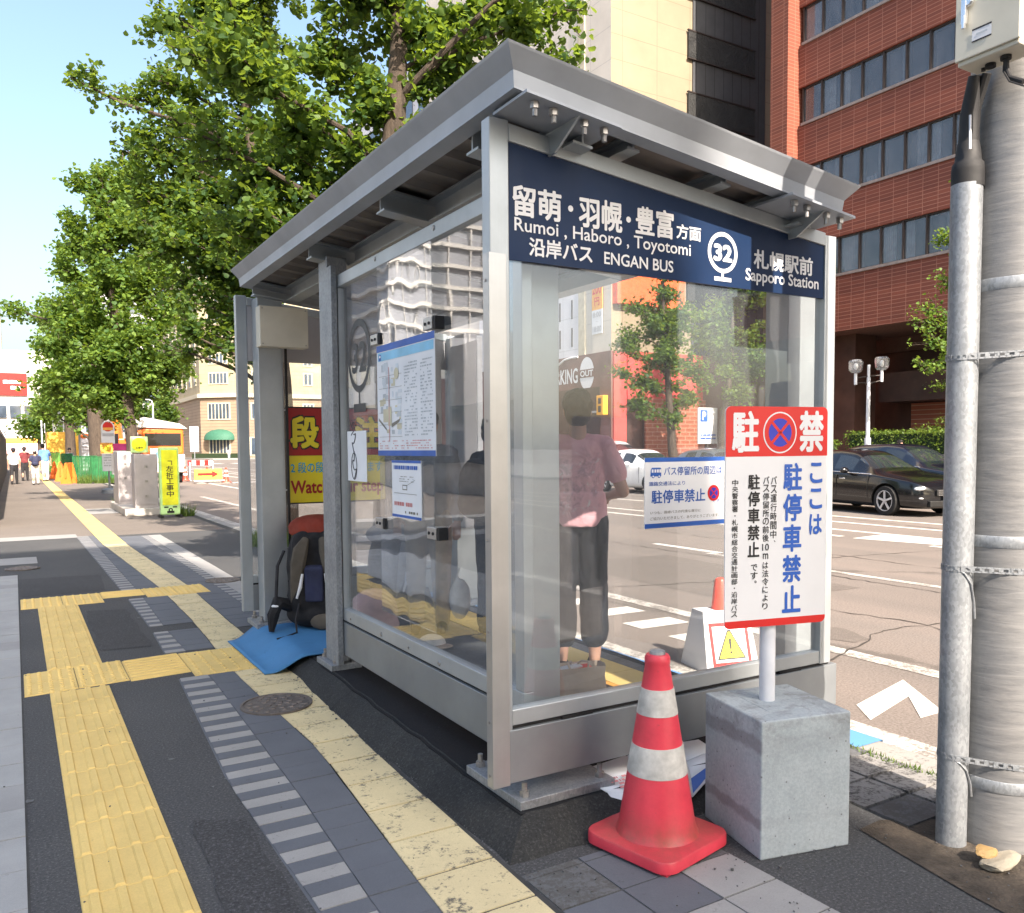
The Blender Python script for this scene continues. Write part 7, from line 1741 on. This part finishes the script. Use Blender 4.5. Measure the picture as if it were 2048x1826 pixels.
# excavator and truck on the carriageway
ex = thing('excavator', 'orange excavator with a raised arm beside the far trees', 'excavator', (5.9, 62, -.1))
mb = MB(); mb.box(4.9, 7.2, 61, 64.5, 1.0, 2.3); mb.build('body', M['paint_orange'], ex, bevel=.1)
mb = MB(); mb.box(4.95, 6.0, 60.7, 62.6, 2.3, 3.1); mb.build('cab', M['paint_orange'], ex, bevel=.08); mb = MB(); mb.box(5.0, 5.95, 60.66, 60.7, 1.6, 2.6); mb.build('cab_window', M['dark_glass'], ex)
mb = MB()
for sx in (4.8, 6.7): mb.box(sx, sx+.55, 60.8, 64.6, -.08, .9)
mb.build('track', M['car_black'], ex, bevel=.2)
mb = MB(); mb.tube([(6.0, 61.5, 2.3), (5.75, 61.0, 4.2), (5.6, 60.6, 5.9)], [.34, .32, .22], 8); mb.build('boom', M['paint_orange'], ex); mb = MB(); mb.tube([(5.6, 60.6, 5.9), (6.2, 60.2, 5.0), (6.5, 60.0, 3.6)], [.2, .2, .14], 8); mb.build('stick', M['paint_orange'], ex)
mb = MB(); mb.ell((6.6, 60, 3.3), .4, .35, .45); mb.build('bucket', M['barrier_orange'], ex)
tk = thing('site_truck', 'white and orange site truck with a pale canopy parked in the works', 'truck', (7.2, 52, -.1))
mb = MB(); mb.box(6.15, 8.45, 51.0, 57.5, .55, 1.25); mb.build('bed', M['paint_cream'], tk, bevel=.05)
mb = MB(); mb.box(6.2, 8.4, 51.0, 52.9, 1.25, 2.75); mb.build('cab', M['paint_orange'], tk, bevel=.1); mb = MB(); mb.box(6.35, 8.25, 50.96, 51.0, 1.75, 2.45); mb.build('windscreen', M['car_glass'], tk)
mb = MB(); mb.prism([(5.9, 50.9, 2.78), (8.6, 50.9, 2.72), (8.2, 50.9, 3.0), (6.3, 50.9, 3.35)], (0, 6.4, 0)); mb.build('canopy', M['white_plain'], tk)
mb = MB(); mb.box(6.6, 7.6, 50.93, 50.99, .85, 1.6); mb.build('front_panel', M['sign_white'], tk); mb = MB(); mb.lathe((7.1, 50.92, 1.25), [(.22, 0), (.22, .01)], 20, ax=(0, -1, 0)); mb.build('round_mark', M['poster_sky'], tk)
for y in (51.9, 56.3):
    for x in (6.2, 8.4): mb = MB(); mb.lathe((x-.13, y, .38), [(.25, 0), (.42, .02), (.42, .24), (.25, .26)], 24, ax=(1, 0, 0)); mb.build('wheel', M['tyre'], tk, smooth=True)
wt = thing('work_trailer', 'white flat trailer standing in the roadworks lane', 'trailer', (6.6, 43.5, -.1)); mb = MB(); mb.box(5.7, 7.1, 43.2, 46.5, .42, .80); mb.build('bed', M['paint_cream'], wt, bevel=.04)
for y in (43.8, 45.8):
    for x in (5.8, 7.0): mb = MB(); mb.lathe((x-.1, y, .22), [(.2, 0), (.32, .02), (.32, .18), (.2, .2)], 20, ax=(1, 0, 0)); mb.build('wheel', M['tyre'], wt, smooth=True)
ar = thing('arrow_board', 'yellow arrow board with a red arrow pointing right in the roadworks', 'sign', (7.9, 42, -.1)); mb = MB(); mb.box(7.35, 8.62, 41.95, 42.05, .05, .58); mb.build('board', M['machine_yellow'], ar, bevel=.02)
apl2 = Plane3((7.35, 41.945, .05), (1, 0, 0)); mb = MB(); poly(mb, apl2, [(.15, .22), (.80, .22), (.80, .12), (1.1, .28), (.80, .44), (.80, .34), (.15, .34)], 0, .004); mb.build('arrow', M['sign_red'], ar, fix=False)
mb = MB(); mb.box(7.3, 8.7, 41.8, 42.3, .0, .05); mb.build('foot', M['paint_cream'], ar)
for k, lab in enumerate(('orange traffic cone at the right end of the arrow board', 'orange traffic cone behind the arrow board', 'orange traffic cone close to the white trailer')):
    cone('traffic_cone', lab, ((8.85, 42.2, -.1), (8.5, 45.0, -.1), (7.6, 46.0, -.1))[k], 0, .75, (M['cone_bright'], M['sign_white']), 'cones in the roadworks', False)
bf = thing('work_barrier', 'red and white striped work barrier behind the arrow board', 'barrier', (8.0, 44, -.1)); mb = MB(); 
for k in range(6): mb.box(7.4+.2*k, 7.58+.2*k, 43.98, 44.02, .72, .98, k % 2)
mb.build('plank', [M['sign_red'], M['sign_white']], bf); mb = MB()
for x in (7.45, 8.55): mb.box(x, x+.04, 43.8, 44.2, 0, .9)
mb.build('leg', M['pipe_white'], bf)
fl_ = thing('lamp_post', 'slim white lamp post in front of the far hotel', 'street lamp', (12.5, 92, 0)); mb = MB(); mb.cyl((12.3, 92, 0), (12.3, 92, 6.2), .10, .06, 10); mb.tube([(12.3, 92, 6.1), (12.2, 92, 6.5), (11.9, 92, 6.6)], .06, 8); mb.build('post', M['pipe_white'], fl_); mb = MB(); mb.ell((11.75, 92, 6.6), .3, .14, .08); mb.build('lamp_head', M['grey_plain'], fl_)
hd = thing('small_notice', 'white pedestrian notice board before the hotel', 'sign', (24.5, 140, 0)); mb = MB(); mb.box(24, 25.3, 140, 140.1, 1.2, 5.2); mb.build('board', M['sign_white'], hd); mb = MB(); mb.cyl((24.65, 140.05, 0), (24.65, 140.05, 1.3), .08, n=8); mb.build('post', M['galvanised'], hd)
bpy.data.objects.remove(_fo)
